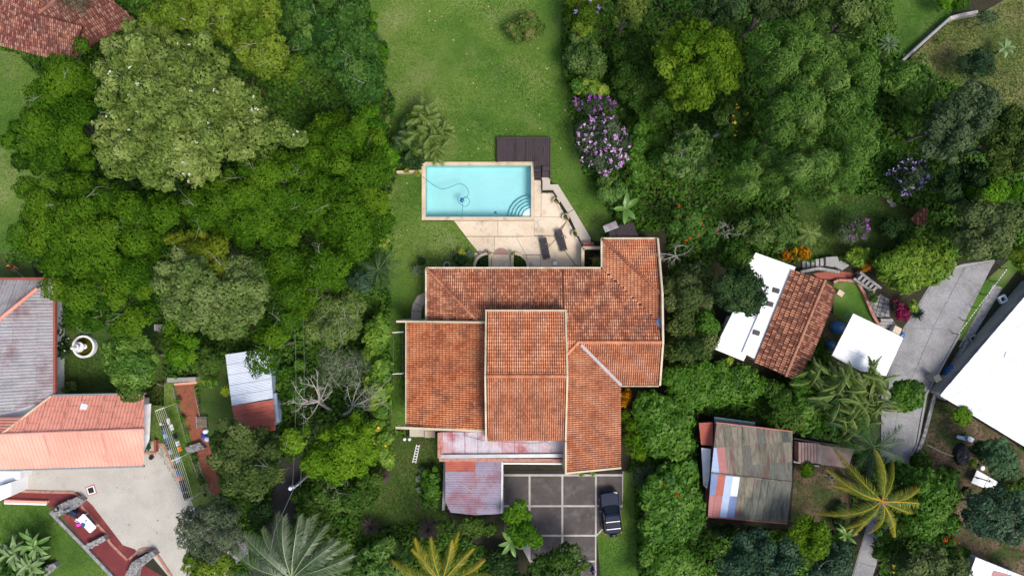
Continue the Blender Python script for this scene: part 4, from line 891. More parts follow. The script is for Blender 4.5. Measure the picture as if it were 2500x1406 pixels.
# ================================================================== NEIGHBOURS ON THE LEFT
gh = thing('grey_roof_house', 'low house under a grey fibre cement roof with a red hip cap, left edge', 'house', G(20, 850))
gE = plane3((0, 800, 5.2), (0, 950, 5.2), (130, 900, 3.4)); gN = plane3((0, 785, 5.2), (60, 785, 5.0), (0, 684, 3.5))
PE = PP([(-60, 825), (90, 705), (131, 683), (131, 966), (90, 985), (0, 1014), (-60, 1020)], gE)
PE1 = PP([(90, 705), (131, 683), (131, 966), (90, 985)], gE); PE2 = PP([(-60, 825), (90, 705), (90, 985), (0, 1014), (-60, 1020)], gE)
for q in (PE1, PE2): sheet_roof(gh, q, gE, (1, 0), 1.08, 2.2, .27, .05, m_fib)
PN = PP([(-60, 684), (131, 682), (90, 705), (-60, 825)], gN); sheet_roof(gh, PN, gN, (0, 1), 1.08, 2.2, .27, .05, m_fib)
q0, q1 = PP([(-40, 812), (92, 704)], gE); MB().tube([(*q0, pz(gE, *q0)+.05), (*q1, pz(gE, *q1)+.05)], .16, 8).build('ridge', m_pinktile, gh)
MB().fin([G(132, 683, 3.45), G(132, 966, 3.45)], .2, 3.2).build('gutter', m_redpath, gh); MB().fin([G(-60, 681, 3.5), G(131, 680, 3.5)], .2, 3.25).build('gutter', m_redpath, gh)
MB().prism(GP([(-60, 700), (98, 700), (98, 985), (-60, 1010)], 3.3), 0, 3.15).build('wall', m_whitewall, gh)
ph = thing('pink_roof_house', 'white house under a bright salmon pink ribbed metal roof at the left edge', 'house', G(160, 1060))
pA = plane3((0, 1062, 5.0), (350, 1048, 5.0), (200, 968, 3.6)); pB = plane3((0, 1062, 5.0), (350, 1048, 5.0), (200, 1140, 3.5)); pC = plane3((0, 1062, 5.0), (0, 1018, 3.9), (120, 970, 4.1))
sheet_roof(ph, PP([(0, 1062), (126, 966), (353, 962), (352, 1048)], pA), pA, (0, 1), 1.0, .45, .3, .045, m_pinktile, 'sine', 'sheet', step=.035)
sheet_roof(ph, PP([(-60, 1020), (58, 1016), (0, 1062), (-60, 1066)], pC), pC, (1, .05), 1.0, 4, .22, .03, m_pinktile)
sheet_roof(ph, PP([(-60, 1063), (352, 1048), (351, 1136), (-60, 1147)], pB), pB, (0.0, -1), 1.2, 6, .32, .06, m_pink)
mb = MB(); mb.tube([G(-60, 1063, 5.06), G(352, 1048, 5.06)], .13, 8); mb.build('ridge', m_pink, ph)
q0, q1 = PP([(0, 1062), (126, 966)], pA); MB().tube([(*q0, pz(pA, *q0)+.05), (*q1, pz(pA, *q1)+.05)], .1, 6).build('hip_flashing', m_cream, ph)
MB().fin([G(-60, 1149, 3.5), G(351, 1138, 3.5)], .16, 3.3).build('gutter', m_steel, ph); MB().fin([G(126, 965, 3.6), G(353, 961, 3.6)], .16, 3.3).build('gutter', m_steel, ph)
MB().prism(GP([(-60, 990), (315, 985), (315, 1110), (-60, 1115)], 3.4), 0, 3.3).build('wall', m_whitewall, ph)
p_ = PP([(206, 990)], pA)[0]; MB().prism([(p_[0]-.3, p_[1]-.25), (p_[0]+.3, p_[1]-.3), (p_[0]+.33, p_[1]+.1), (p_[0]-.25, p_[1]+.22)], lambda x, y: pz(pA, x, y), lambda x, y: pz(pA, x, y)+.1).build('skylight', m_whitewall, ph)
aw = thing('white_awning', 'narrow white lean-to panel along the right end of the salmon roof', 'awning', G(358, 1050)); MB().prism(GP([(351, 988), (368, 985), (364, 1072), (350, 1104)], 2.6), 2.5, 2.58).build('panel', m_whitewall, aw); MB().box(*G(362, 1000, 0)[:2], 0, .1, .1, 2.5).build('post', m_steel, aw); MB().box(*G(358, 1080, 0)[:2], 0, .1, .1, 2.5).build('post', m_steel, aw)
ww = thing('white_wall', 'tall white garden wall at the left end of the gravel yard', 'wall', G(25, 1185)); MB().prism(GP([(-60, 1150), (49, 1150), (49, 1168), (8, 1180), (-2, 1218), (-60, 1218)], 1.5), 0, 1.5).build('wall', m_whitewall, ww); MB().prism(GP([(50, 1168), (50, 1200), (10, 1218), (0, 1218), (10, 1182)], 1.0), 0, 2.2).build('buttress', m_white, ww)
# red terrace strip, stone walls
rt = sheet('red_terrace', [(10, 1204), (190, 1200), (225, 1232), (300, 1330), (330, 1340), (345, 1375), (420, 1420), (380, 1440), (270, 1400), (200, 1320), (140, 1248), (100, 1226), (10, 1222)], m_redfloor, .016)
for lb, q, h, nm in (('grey stone wall block at the left end of the red terrace with a round pot on top', [(125, 1246), (143, 1232), (190, 1212), (203, 1222), (188, 1238), (140, 1262)], .75, 'stone_wall'),
                 ('short stone cross wall on the red terrace below the white table', [(208, 1330), (252, 1308), (260, 1318), (214, 1342)], .7, 'stone_wall'),
                 ('long angled stone wall at the foot of the red terrace near the gravel tip', [(305, 1405), (322, 1372), (372, 1345), (380, 1356), (335, 1392), (330, 1420)], .8, 'stone_wall'),
                 ('stone slab bridging the red garden path between two hedges', [(451, 1092), (486, 1080), (500, 1094), (458, 1108)], .6, 'stone_slab'),
                 ('stone wall corner half hidden under the wispy tree beside the grey palm', [(556, 1330), (600, 1308), (606, 1350), (580, 1372), (562, 1352)], .7, 'stone_wall'),
                 ('small stone wall beside the big-leaved plants in the lower left corner', [(80, 1396), (130, 1374), (138, 1384), (95, 1420)], .6, 'stone_wall')):
    W = GP(q, h); cxw, cyw = sum(p[0] for p in W)/len(W), sum(p[1] for p in W)/len(W); rw = thing(nm, lb, 'stone wall', (cxw, cyw, 0))
    MB().prism(W, 0, h).build('core', m_mortar if False else m_stone, rw)
    Wn = np.array(W); x0, y0 = Wn.min(0); x1, y1 = Wn.max(0); mb = MB()
    for gx in np.arange(x0, x1, .26):
        for gy in np.arange(y0, y1, .24):
            x, y = gx+random.uniform(0, .12), gy+random.uniform(0, .1)
            if inside(W, np.array([x]), np.array([y]))[0]: mb.prism([(x+random.uniform(.09, .14)*math.cos(a), y+random.uniform(.09, .13)*math.sin(a)) for a in np.linspace(0, 2*math.pi, 7)[:-1]], h-.02, h+random.uniform(.02, .07))
    mb.build('stone', m_stone, rw, kind='stuff')
kw = thing('terrace_kerb', 'grey stone kerb along the lawn side of the red terrace', 'kerb', G(190, 1310)); MB().fin([G(122, 1250, .3), G(205, 1335, .3), G(272, 1406, .3), G(290, 1430, .3)], .28, 0).build('kerb', m_stone, kw)
k2 = thing('terrace_kerb', 'pink and white painted low kerb between the lawn and the left red terrace', 'kerb', G(80, 1226)); MB().fin([G(10, 1223, .35), G(115, 1226, .35)], .2, 0).build('kerb', m_pink, k2); MB().fin([G(10, 1228, .2), G(112, 1231, .2)], .15, 0).build('lower_kerb', m_whitewall, k2)
def bricks(label, pts, w=.24, h=.1, stagger=True):
    P3 = [G(*p) for p in pts]; root = thing('brick_edging', label, 'brick edging', P3[len(P3)//2]); mb = MB()
    for a, b in zip(P3[:-1], P3[1:]):
        L = math.hypot(b[0]-a[0], b[1]-a[1]); n = max(1, int(L/.125)); ang = math.atan2(b[1]-a[1], b[0]-a[0])
        for i in range(n):
            s = (i+.5)/n; mb.box(a[0]+(b[0]-a[0])*s, a[1]+(b[1]-a[1])*s, .0, L/n-.015, w*random.uniform(.92, 1.05), h+random.uniform(-.01, .015), ang+random.gauss(0, .03))
    mb.build('brick', m_brick, root, kind='stuff')
bricks('red brick edging along the right side of the gravel yard beside the clothes lines', [(382, 1083), (400, 1084), (430, 1150), (455, 1222)])
bricks('red brick edging between the gravel yard and the left red terrace', [(52, 1198), (120, 1200), (180, 1201), (203, 1216), (205, 1226)])
bricks('red brick edging at the left end of the gravel under the salmon eave', [(51, 1150), (51, 1196)])
bricks('red brick edging from the white table down to the gravel tip', [(200, 1234), (246, 1286), (262, 1304), (268, 1322), (312, 1366)])
bricks('red brick edging round the stone wall at the gravel tip', [(316, 1364), (345, 1340), (372, 1338), (384, 1352), (420, 1406)])
pb = thing('planter_box', 'small red planter box with a clipped shrub at the end of the pink house', 'planter', G(368, 1088)); MB().fin([G(378, 1074, .5), G(378, 1104, .5)], .2, 0).build('wall', m_redpath, pb); MB().fin([G(350, 1106, .15), G(380, 1106, .15)], .2, 0).build('kerb', m_brick, pb)
dg = thing('drain_grate', 'square dark drain grate framed in white and brick on the gravel yard', 'drain grate', G(223, 1196)); X, Y, _ = G(223, 1196)
for s, m_, z in ((.86, m_brick, .03), (.68, m_whitewall, .045), (.5, m_black, .05)): MB().box(X, Y, .012, s, s, z, .3).build('frame' if s > .5 else 'pit', m_, dg)
for i in range(6): MB().box(X+(i-2.5)*.075*math.cos(.3), Y+(i-2.5)*.075*math.sin(.3), .06, .03, .48, .02, .3).build('bar', m_dark, dg)
for i, (x, y, lb) in enumerate([(366, 1118, 'small dark round pot on the gravel by the pink house corner'), (146, 1239, 'dark round pot with a pale middle on the left stone wall'), (194, 1229, 'pale cylindrical pot standing at the end of the left stone wall')]):
    X, Y, _ = G(x, y, .5); z0 = .012 if i == 0 else .78 if i == 1 else .05; o = thing('flower_pot', lb, 'pot', (X, Y, z0)); MB().lathe(X, Y, [(.14, z0), (.2, z0+.28), (.2, z0+.32), (.15, z0+.32), (.13, z0+.22)], 14).build('pot', (m_dark, m_dark, m_grey)[i], o); MB().lathe(X, Y, [(.14, z0+.24), (.01, z0+.26)], 10).build('soil', (m_soil, m_grey, m_soil)[i], o)
# white table with things on it, dark chairs
tb = thing('white_table', 'white plastic table on the red terrace with blue and pink things on it', 'table', G(212, 1277)); X, Y, _ = G(212, 1277, .7)
P = [(X+a*math.cos(-.82)-b*math.sin(-.82), Y+a*math.sin(-.82)+b*math.cos(-.82)) for a, b in ((-.85, -.33), (-.75, -.4), (.75, -.4), (.85, -.33), (.85, .33), (.75, .4), (-.75, .4), (-.85, .33))]
MB().prism(P, .66, .72).build('tabletop', m_whitewall, tb)
for a, b in ((-.7, -.3), (.7, -.3), (.7, .3), (-.7, .3)): MB().box(X+a*math.cos(-.82)-b*math.sin(-.82), Y+a*math.sin(-.82)+b*math.cos(-.82), .02, .06, .06, .64).build('leg', m_whitewall, tb)
tag(MB().box(*G(203, 1280, .75)[:2], .72, .36, .26, .06, -.4).build('blue_box', m_blue), 'flat blue box lying on the white table', 'box'); tag(MB().box(*G(210, 1271, .75)[:2], .72, .2, .1, .05, .5).build('blue_cloth', m_bluesheet2), 'small blue cloth on the white table above the blue box', 'cloth')
mpk = PM('magenta_plastic', (.8, .06, .55), .5); pkc = thing('pink_stool', 'small magenta stool at the left side of the white table', 'stool', G(192, 1281)); X, Y, _ = G(192, 1281, .45); MB().box(X, Y, .42, .36, .22, .05, .3).build('seat', mpk, pkc)
for sx in (-.12, .12): MB().box(X+sx, Y, .02, .04, .16, .4, .3).build('leg', mpk, pkc)
wbx = thing('white_crate', 'small white crate beside the upper left corner of the white table', 'crate', G(187, 1271)); X, Y, _ = G(187, 1271, .3)
MB().box(X, Y, .02, .32, .26, .04, -.6).build('base', m_whitewall, wbx)
for a, b, c, d in ((0, .12, .32, .03), (0, -.12, .32, .03), (.15, 0, .03, .24), (-.15, 0, .03, .24)): MB().box(X+a*math.cos(-.6)-b*math.sin(-.6), Y+a*math.sin(-.6)+b*math.cos(-.6), .06, c, d, .2, -.6).build('side', m_whitewall, wbx)
for i, (x, y, a, lb) in enumerate([(172, 1246, .4, 'dark blue padded garden chair against the left stone wall'), (183, 1254, -.5, 'dark blue padded garden chair next to the white table')]):
    if i == 0:
        c0 = thing('garden_chair', lb, 'chair', (0, 0, 0), 'dark garden chairs'); MB().box(0, 0, .38, .55, .55, .1).build('seat', m_navy, c0); MB().fin([(-.28, .3, .85), (.28, .3, .85)], .1, .42).build('backrest', m_navy, c0)
        for sx in (-.26, .26): MB().fin([(sx, -.22, .6), (sx, .25, .6)], .07, .5).build('armrest', m_dark, c0)
        for sx in (-.24, .24):
            for sy in (-.24, .24): MB().box(sx, sy, 0, .05, .05, .38).build('leg', m_dark, c0)
        o = c0
    else: o = copy_tree(c0, label=lb)
    o.location = (*G(x, y, .4)[:2], .016); o.rotation_euler = (0, 0, a)
# rotary clothes lines with washing
m_wire = PM('pale_wire', (.62, .62, .5), .5)
def lines(label, A, B, Cc, D):
    r_ = thing('clothes_line', label, 'clothes line', G((A[0]+Cc[0])/2, (A[1]+Cc[1])/2)); z = 1.75
    a, b, c, d = [Vector(G(*p, z)) for p in (A, B, Cc, D)]
    for p, q in ((a, b), (d, c)):
        MB().tube([p, q], .03, 6).build('crossbar', m_whitewall, r_)
        for s in (.1, .9): o = p.lerp(q, s); MB().tube([(o.x, o.y, 0), (o.x, o.y, z)], .03, 6).build('post', m_whitewall, r_)
    for i in range(6):
        s = i/5; p, q = a.lerp(b, s), d.lerp(c, s); mid = p.lerp(q, .5)-Vector((0, 0, .07)); MB().tube([p, mid, q], .014, 4).build('wire', m_wire, r_)
    return a, b, c, d
L1 = lines('upper clothes drying rack of pale wires beside the pink house', (379, 1003), (400, 995), (440, 1117), (418, 1125)); L2 = lines('lower clothes drying rack of pale wires along the brick edging', (419, 1125), (441, 1116), (471, 1215), (450, 1225))
mc = {n: PM(n+'_laundry', c, .9) for n, c in dict(white=(.7, .72, .75), navy=(.012, .02, .06), blue=(.06, .14, .35), paleblue=(.35, .45, .62), orange=(.85, .25, .04), pink=(.75, .2, .28), black=(.015, .015, .02), green=(.02, .07, .045), grey=(.25, .26, .28)).items()}
def garment(label, L_, w_, s, col, wid, drop=.55):
    a, b, c, d = L_; p = a.lerp(b, w_); q = d.lerp(c, w_); o = p.lerp(q, s); dr = (q-p).normalized(); n = Vector((-dr.y, dr.x, 0)); V = []
    k = 5
    for i in range(k+1):
        t = (i/k-.5)*wid
        for off, z in ((-.13, -drop), (-.05, -.08), (.0, .02), (.05, -.08), (.11, -drop*.8)): V.append(o+dr*t+n*(off+random.gauss(0, .012)+.02*math.sin(i*2))+Vector((0, 0, z-.04+random.gauss(0, .01))))
    F = [(5*i+j, 5*i+j+1, 5*i+j+6, 5*i+j+5) for i in range(k) for j in range(4)]
    ob = mesh_obj('laundry', V, F, mc[col]); so_ = ob.modifiers.new('thickness', 'SOLIDIFY'); so_.thickness = .02
    return tag(ob, label, 'laundry', 'washing on the drying racks')
for a in [('white shirt on the outer left wire, highest on the upper rack', L1, 0, .27, 'white', .25), ('black cloth at the top left of the upper rack below the white shirt', L1, .0, .34, 'black', .35), ('bright blue cloth on the left wire of the upper rack', L1, .0, .43, 'blue', .4), ('pale blue sheet in the middle of the left wire on the upper rack', L1, .0, .52, 'paleblue', .4),
          ('blue jeans on the left wire above the dark green cloth', L1, .0, .61, 'blue', .45), ('dark green cloth on the left wire of the upper rack', L1, .0, .72, 'green', .5), ('greyish blue cloth lowest on the left wire of the upper rack', L1, .0, .84, 'paleblue', .4),
          ('black socks on the second wire of the upper rack', L1, .3, .26, 'black', .2, .25), ('row of black underwear on the middle wire of the upper rack', L1, .55, .33, 'black', .5, .25), ('white socks row on the right part of the upper rack, upper', L1, .85, .27, 'white', .5, .3), ('white vests on the right wire of the upper rack, lower', L1, .95, .4, 'white', .55, .35),
          ('navy trousers on the right wire above the white cloth', L1, 1, .58, 'navy', .5), ('white towel on the right wire directly above the orange towel', L1, 1, .73, 'white', .4), ('orange towel on the right wire of the upper rack', L1, 1, .84, 'orange', .4),
          ('pale blue shirt over the bar where the two racks meet', L2, .45, .02, 'paleblue', .5), ('dark green cloth highest on the left wire of the lower rack', L2, .05, .16, 'green', .4), ('blue cloth on the left wire above the pink one', L2, .08, .32, 'blue', .5), ('pink cloth on the left wire of the lower rack', L2, .1, .45, 'pink', .25),
          ('navy trousers below the pink cloth on the lower rack', L2, .1, .58, 'navy', .55), ('blue jeans low on the left wire of the lower rack', L2, .04, .72, 'blue', .5), ('long black cloth on the second wire of the lower rack', L2, .25, .66, 'black', 1.0), ('navy cloth at the bottom end of the lower rack', L2, .1, .88, 'navy', .5), ('black socks pair on the middle wire of the lower rack', L2, .55, .55, 'black', .22, .25), ('black cloth on the second wire at the bottom of the lower rack', L2, .28, .9, 'black', .4)]: garment(*a)
# pale low fences along the red path, rack, bags
for lb, pts, n in (('short pale picket edging along the left side of the red path, upper stretch', [(422, 945), (434, 1000), (456, 1080)], 30), ('short pale picket edging along the grass right of the lower drying rack', [(464, 1112), (478, 1150), (498, 1205)], 24), ('short pale picket edging close along the red path below the stone slab', [(476, 1108), (492, 1150), (515, 1210)], 24), ('short pale edging on the right side of the upper red path', [(474, 950), (482, 990), (492, 1035)], 18)):
    r_ = thing('picket_edging', lb, 'fence', G(*pts[1])); P3 = [Vector(G(*p, .35)) for p in pts]; MB().fin([tuple(p) for p in P3], .03, lambda p: p[2]-.05).build('rail', m_wood, r_); mb = MB()
    for i in range(n): s = (i+.5)/n*(len(P3)-1); k = int(s); o = P3[k].lerp(P3[k+1], s-k); mb.box(o.x, o.y, 0, .05, .05, .42)
    mb.build('picket', m_mortar, r_, kind='stuff')
pr = thing('pallet_bench', 'slatted wooden crate standing on the red path above the blue bags', 'crate', G(491, 1031)); X, Y, _ = G(491, 1031, .5)
for i in range(8): MB().box(X+.02, Y-.45+.13*i, .5, .92, .075, .03, .05).build('slat', m_wood, pr)
for sx in (-.42, .45):
    MB().box(X+sx, Y, .44, .08, 1.05, .06, .05).build('rail', m_mortar if sx < 0 else m_wood, pr)
    for sy in (-.45, .45): MB().box(X+sx, Y+sy, .0, .07, .07, .44, .05).build('leg', m_wood, pr)
def bag(lb, x, y, r, m, nm='cloth_bag'):
    X, Y, _ = G(x, y, .25); V, F = [], []; n = 10
    mb = MB(); mb.lathe(X, Y, [(r*.8, .01), (r*1.05, .12), (r*.9, .3), (r*.45, .4), (r*.15, .42)], n)
    mb.v = [(a+random.gauss(0, .02), b+random.gauss(0, .02), c+random.gauss(0, .012)) for a, b, c in mb.v]
    return tag(mb.build(nm, m, smooth=True), lb, 'bag')
bag('white laundry bag on the red path below the slatted crate', 501, 1053, .24, mc['white']); bag('deep blue laundry bag on the red path left of the pale blue one', 496, 1063, .22, PM('royal_blue', (.03, .04, .3), .8)); bag('pale blue laundry bag lowest on the red path', 504, 1072, .24, mc['paleblue'])
# fountain
ft = thing('tiered_fountain', 'round white three-tier garden fountain with greenish water', 'fountain', G(206, 846)); X, Y = G(203, 846, .5)[:2]
MB().lathe(X, Y, [(.8, .02), (1.02, .02), (1.02, .5), (.96, .54), (.84, .5), (.82, .1)], 36).build('basin', m_whitewall, ft); MB().lathe(X, Y, [(.81, .02), (.02, .03)], 24).build('basin_floor', m_olivecl, ft); MB().lathe(X, Y, [(.82, .3), (.02, .301)], 30).build('water', m_pond, ft)
MB().lathe(X, Y, [(.3, .03), (.24, .35), (.14, .45), (.12, 1.0), (.1, 2.1)], 14).build('column', m_whitewall, ft)
for r, z in ((.46, 1.1), (.3, 1.55), (.17, 1.95)): MB().lathe(X, Y, [(.11, z-.14), (r*.7, z-.08), (r, z), (r*.97, z+.04), (r*.84, z), (r*.5, z-.06), (.1, z-.06)], 24).build('bowl', m_whitewall, ft)
MB().lathe(X, Y, [(.1, 2.05), (.14, 2.14), (.08, 2.24), (.01, 2.3)], 12).build('finial', m_whitewall, ft)
# shed under the trees
sh = thing('garden_shed', 'shed with white corrugated sheets above and red ribbed sheets below, half under trees', 'shed', G(615, 960))
sA = plane3((570, 990, 3.4), (666, 972, 3.4), (556, 860, 2.6)); sB = plane3((566, 990, 3.3), (667, 973, 3.3), (590, 1060, 2.7))
sheet_roof(sh, PP([(550, 865), (658, 850), (667, 972), (566, 990)], sA), sA, (1, .17), .9, 4.2, .13, .022, m_corrw); sheet_roof(sh, PP([(566, 991), (668, 974), (674, 1050), (580, 1062)], sB), sB, (1, .17), 1.0, 5, .36, .03, m_corrred, 'rib')
MB().prism(GP([(560, 880), (660, 868), (668, 1040), (580, 1050)], 2.5), 0, 2.45).build('wall', m_bluesheet, sh); MB().fin([G(670, 960, 2.2), G(678, 1030, 2.2)], .3, 1.9).build('side_gutter', m_bluesheet, sh)
wh = thing('block_wall', 'low grey block wall crossing the top of the red path', 'wall', G(435, 930)); MB().fin([G(408, 928, .7), G(478, 926, .7)], .4, 0).build('wall', m_grey, wh); MB().fin([G(425, 938, .5), G(480, 934, .5)], .18, 0).build('coping', m_pink, wh)
nk = thing('garden_bench', 'small white and dark bench glimpsed beneath the sage tree', 'seat', G(390, 800)); X, Y, _ = G(390, 800, .4); MB().box(X+.1, Y, .35, .6, .6, .08).build('seat', m_grey, nk); MB().fin([(X-.25, Y-.25, .8), (X-.25, Y+.3, .8)], .1, .35).build('backrest', m_whitewall, nk); MB().box(X+.1, Y-.3, 0, .7, .2, .2).build('base', m_brick, nk)
# old tiled roof in the top left corner
tl = thing('old_tile_house', 'old house under a mottled red tile roof in the top left corner', 'house', G(120, 70)); tt = TileRoof(tl)
z1 = 3.2; A1 = plane3((0, 110, z1), (160, 150, z1), (95, 35, 4.7)); A2 = plane3((165, 150, z1), (330, 60, z1), (95, 35, 4.7)); A3 = plane3((-20, 100, z1), (-60, -60, z1+.4), (95, 35, 4.7))
tt.plane(PP([(0, 108), (95, 33), (200, 68), (168, 150), (60, 128)], A1), A1, m_tile_r, m_pan, .19, .34)
tt.plane(PP([(200, 68), (95, 33), (98, -40), (230, -40), (335, 55), (240, 100), (170, 150)], A2), A2, m_tile_r, m_pan, .19, .34)
A3 = plane3((0, 108, z1), (95, 33, 4.7), (-30, 40, 3.9)); tt.plane(PP([(-60, -40), (100, -40), (95, 33), (0, 108), (-60, 95)], A3), A3, m_tile_r, m_pan, .19, .34)
tt.finish(.1, 300)
MB().prism(GP([(-60, -40), (200, -40), (250, 40), (140, 100), (0, 70), (-60, 60)], 3), 0, 2.9).build('wall', m_cream, tl)
q = PP([(0, 108), (95, 33), (200, 68), (190, -40)], A1); ridge(tl, (*q[1], 4.75), (*PP([(182, -38)], A2)[0], pz(A2, *PP([(182, -38)], A2)[0])+.05), m_tile_r, .12)
# lamp post / pole and wires in the lane
zt = 7.5; X, Y, _ = G(717, 1190, zt)
pole = thing('power_pole', 'tall pale utility pole with pale fittings rising beside the dark lane', 'utility pole', (X, Y, 0))
MB().tube([(X, Y, 0), (X, Y, zt)], [.15, .1], 8).build('pole', m_grey, pole); MB().box(X, Y, zt-.3, .8, .09, .09, .5).build('crossarm', m_steel, pole); MB().lathe(X-.32, Y-.1, [(.14, zt-.7), (.16, zt-.1), (.08, zt)], 10).build('transformer', m_corrw, pole)
for i, q in enumerate(((714, 690), (736, 690))):
    a = (X+(-.12, .5)[i], Y+.1, zt-.1); b = G(*q, zt)
    tag(MB().tube([Vector(a).lerp(Vector(b), t)-Vector((0, 0, .9*math.sin(math.pi*t))) for t in np.linspace(0, 1, 12)], .011, 4).build('power_line', m_steel), ('left', 'right')[i]+' overhead wire running up from the utility pole past the dead tree', 'wire')
tag(MB().tube([(X, Y, zt-.2), (X-2, Y-4, 6.2), (X-3, Y-9, 5.8)], .011, 4).build('power_line', m_steel), 'overhead wire dropping from the utility pole toward the grey palm', 'wire')

# ================================================================== NEIGHBOURS ON THE RIGHT
bh = thing('brown_tile_house', 'long narrow house under a mottled brown clay tile roof right of the big house', 'house', G(1940, 790)); bt = TileRoof(bh)
def rp4(*z): return z
bz = 4.3; b1 = plane3((2012, 675, bz), (1912, 925, bz), (1845, 880, 3.5)); b2 = plane3((2012, 675, bz), (1912, 925, bz), (2040, 700, 3.6))
bt.plane(PP([(1934, 660), (2014, 682), (1918, 918), (1842, 882)], b1), b1, m_tile_b, m_pan, .2, .4); bt.plane(PP([(2014, 682), (2041, 710), (1990, 850), (1946, 930), (1918, 918)], b2), b2, m_tile_b, m_pan, .2, .4); bt.finish(.115, 300)
q = PP([(2014, 684), (1918, 917)], b1); ridge(bh, (*q[0], pz(b1, *q[0])+.05), (*q[1], pz(b1, *q[1])+.05), m_tile_b, .13)
MB().prism(GP([(1940, 672), (2026, 705), (1975, 840), (1935, 915), (1852, 880)], 3.4), 0, 3.3).build('wall', m_cream, bh)
fh = thing('flat_white_house', 'flat white roofed house wing on the upper left side of the brown tile roof', 'house', G(1860, 740))
MB().prism(GP([(1845, 617), (1942, 652), (1850, 880), (1812, 860), (1852, 766), (1870, 720), (1826, 645)], 3.3), 3.1, 3.35).build('roof', m_white, fh); MB().prism(GP([(1790, 760), (1868, 770), (1815, 881), (1744, 852)], 3.1), 2.9, 3.15).build('roof', m_white, fh); MB().prism(GP([(1850, 650), (1925, 670), (1840, 860), (1825, 850), (1855, 760), (1865, 720)], 3), 0, 3.09).build('wall', m_whitewall, fh); MB().prism(GP([(1800, 775), (1850, 780), (1810, 860), (1770, 850)], 3), 0, 2.89).build('wall', m_whitewall, fh)
for x, y in ((1895, 709), (1880, 742), (1847, 812)): MB().prism(GP([(x-6, y-7), (x+9, y-3), (x+6, y+8), (x-9, y+4)], 3.45), 3.35 if y < 800 else 3.15, 3.5).build('skylight', m_black, fh)
wr = thing('white_carport', 'small bright white ribbed carport roof beside the concrete road', 'carport', G(2120, 840)); wp = plane3((2082, 766, 3.2), (2205, 824, 3.2), (2030, 868, 2.9))
sheet_roof(wr, PP([(2083, 765), (2205, 824), (2163, 918), (2100, 905), (2030, 868)], wp), wp, (122, -58), 1.0, 8, .2, .018, m_white, 'rib')
for x, y in ((2085, 775), (2195, 828), (2160, 905), (2042, 862)): MB().box(*G(x, y, 3.0)[:2], 0, .1, .1, 2.85).build('post', m_steel, wr)
MB().tube([G(2080, 768, 2.7), G(2070, 762, 2.6), G(2062, 775, 2.6)], .04, 5).build('downpipe', m_teal, wr)
def tank(lb, x, y, r, h):
    X, Y, _ = G(x, y, h); o = thing('water_barrel', lb, 'barrel', (X, Y, 0)); MB().lathe(X, Y, [(r*.9, 0), (r, .1), (r, h*.8), (r*.8, h*.95), (r*.3, h), (r*.25, h)], 18).build('body', m_blue, o, smooth=True)
    for k in (.25, .5, .75): MB().lathe(X, Y, [(r, h*k), (r*1.05, h*k+.04), (r, h*k+.08)], 18).build('rib', m_blue, o)
    MB().lathe(X, Y, [(r*.32, h), (r*.3, h+.06), (.02, h+.07)], 12).build('lid', m_bluesheet2, o)
tank('big blue water barrel under the left edge of the white carport roof', 2053, 800, .55, 1.2); tank('small blue barrel lower on the shaded side of the white carport', 2033, 843, .35, .9); tank('blue barrel at the right corner of the white carport by the road', 2203, 818, .3, .9)
wb = thing('white_warehouse', 'huge bright white ribbed metal roof at the right edge of the picture', 'building', G(2440, 920)); wpl = plane3((2296, 962, 2.0), (2500, 725, 1.9), (2500, 1088, 2.1))
Pw = PP([(2294, 965), (2580, 632), (2700, 1210)], wpl); sheet_roof(wb, Pw, wpl, (238, 145), 1.1, 40, .36, .03, m_white, 'rib')
mb = MB(); mb.prism(GP([(2345, 968), (2600, 690), (2690, 1130)], 1.8), 0, 1.65); mb.build('wall', m_grey, wb)
P = PP([(2455, 858), (2525, 888), (2520, 903), (2450, 872)], wpl); MB().prism(P, lambda x, y: pz(wpl, x, y)+.04, lambda x, y: pz(wpl, x, y)+.1).build('skylight', PM('translucent_panel', (.55, .58, .62), .4), wb)
gw = thing('plinth_wall', 'grey concrete retaining plinth along the left side of the huge white roof', 'wall', G(2390, 840)); MB().fin([G(2298, 968, 1.2), G(2530, 695, 1.2)], 1.1, 0).build('wall', m_grey, gw)
for x, y, lb in ((2450, 730, 'white square inspection chamber beside the concrete plinth, upper of the two'), (2377, 827, 'grey square inspection chamber beside the concrete plinth, lower of the two')):
    o = thing('inspection_chamber', lb, 'drain box', G(x, y)); X, Y, _ = G(x, y, .3)
    for a, b, c, d in ((0, .26, .66, .12), (0, -.26, .66, .12), (.27, 0, .12, .42), (-.27, 0, .12, .42)): t_ = .5; MB().box(X+a*math.cos(t_)-b*math.sin(t_), Y+a*math.sin(t_)+b*math.cos(t_), 0, c, d, .3, t_).build('rim', m_whitewall if y < 800 else m_grey, o)
    MB().box(X, Y, .02, .44, .42, .05, .5).build('lid', m_dark, o)
bt_ = thing('striped_tarp', 'blue tarpaulin bundle with white stripes beside the huge white roof', 'tarpaulin', G(2327, 912)); X, Y, _ = G(2327, 912, .6); mb = MB()
V = [(X+.55*math.cos(a)*f*(1+.1*math.sin(3*a))+.0, Y+.95*math.sin(a)*f, z) for f, z in ((1, .02), (.95, .5), (.6, .8), (.1, .85)) for a in np.linspace(0, 2*math.pi, 15)[:-1]]
c_, s_ = math.cos(-.65), math.sin(-.65); V = [(X+(x-X)*c_-(y-Y)*s_, Y+(x-X)*s_+(y-Y)*c_, z) for x, y, z in V]; mb.add(V, [(i*14+k, i*14+(k+1) % 14, (i+1)*14+(k+1) % 14, (i+1)*14+k) for i in range(3) for k in range(14)]+[tuple(range(42, 56))]); mb.build('cover', m_blue, bt_)
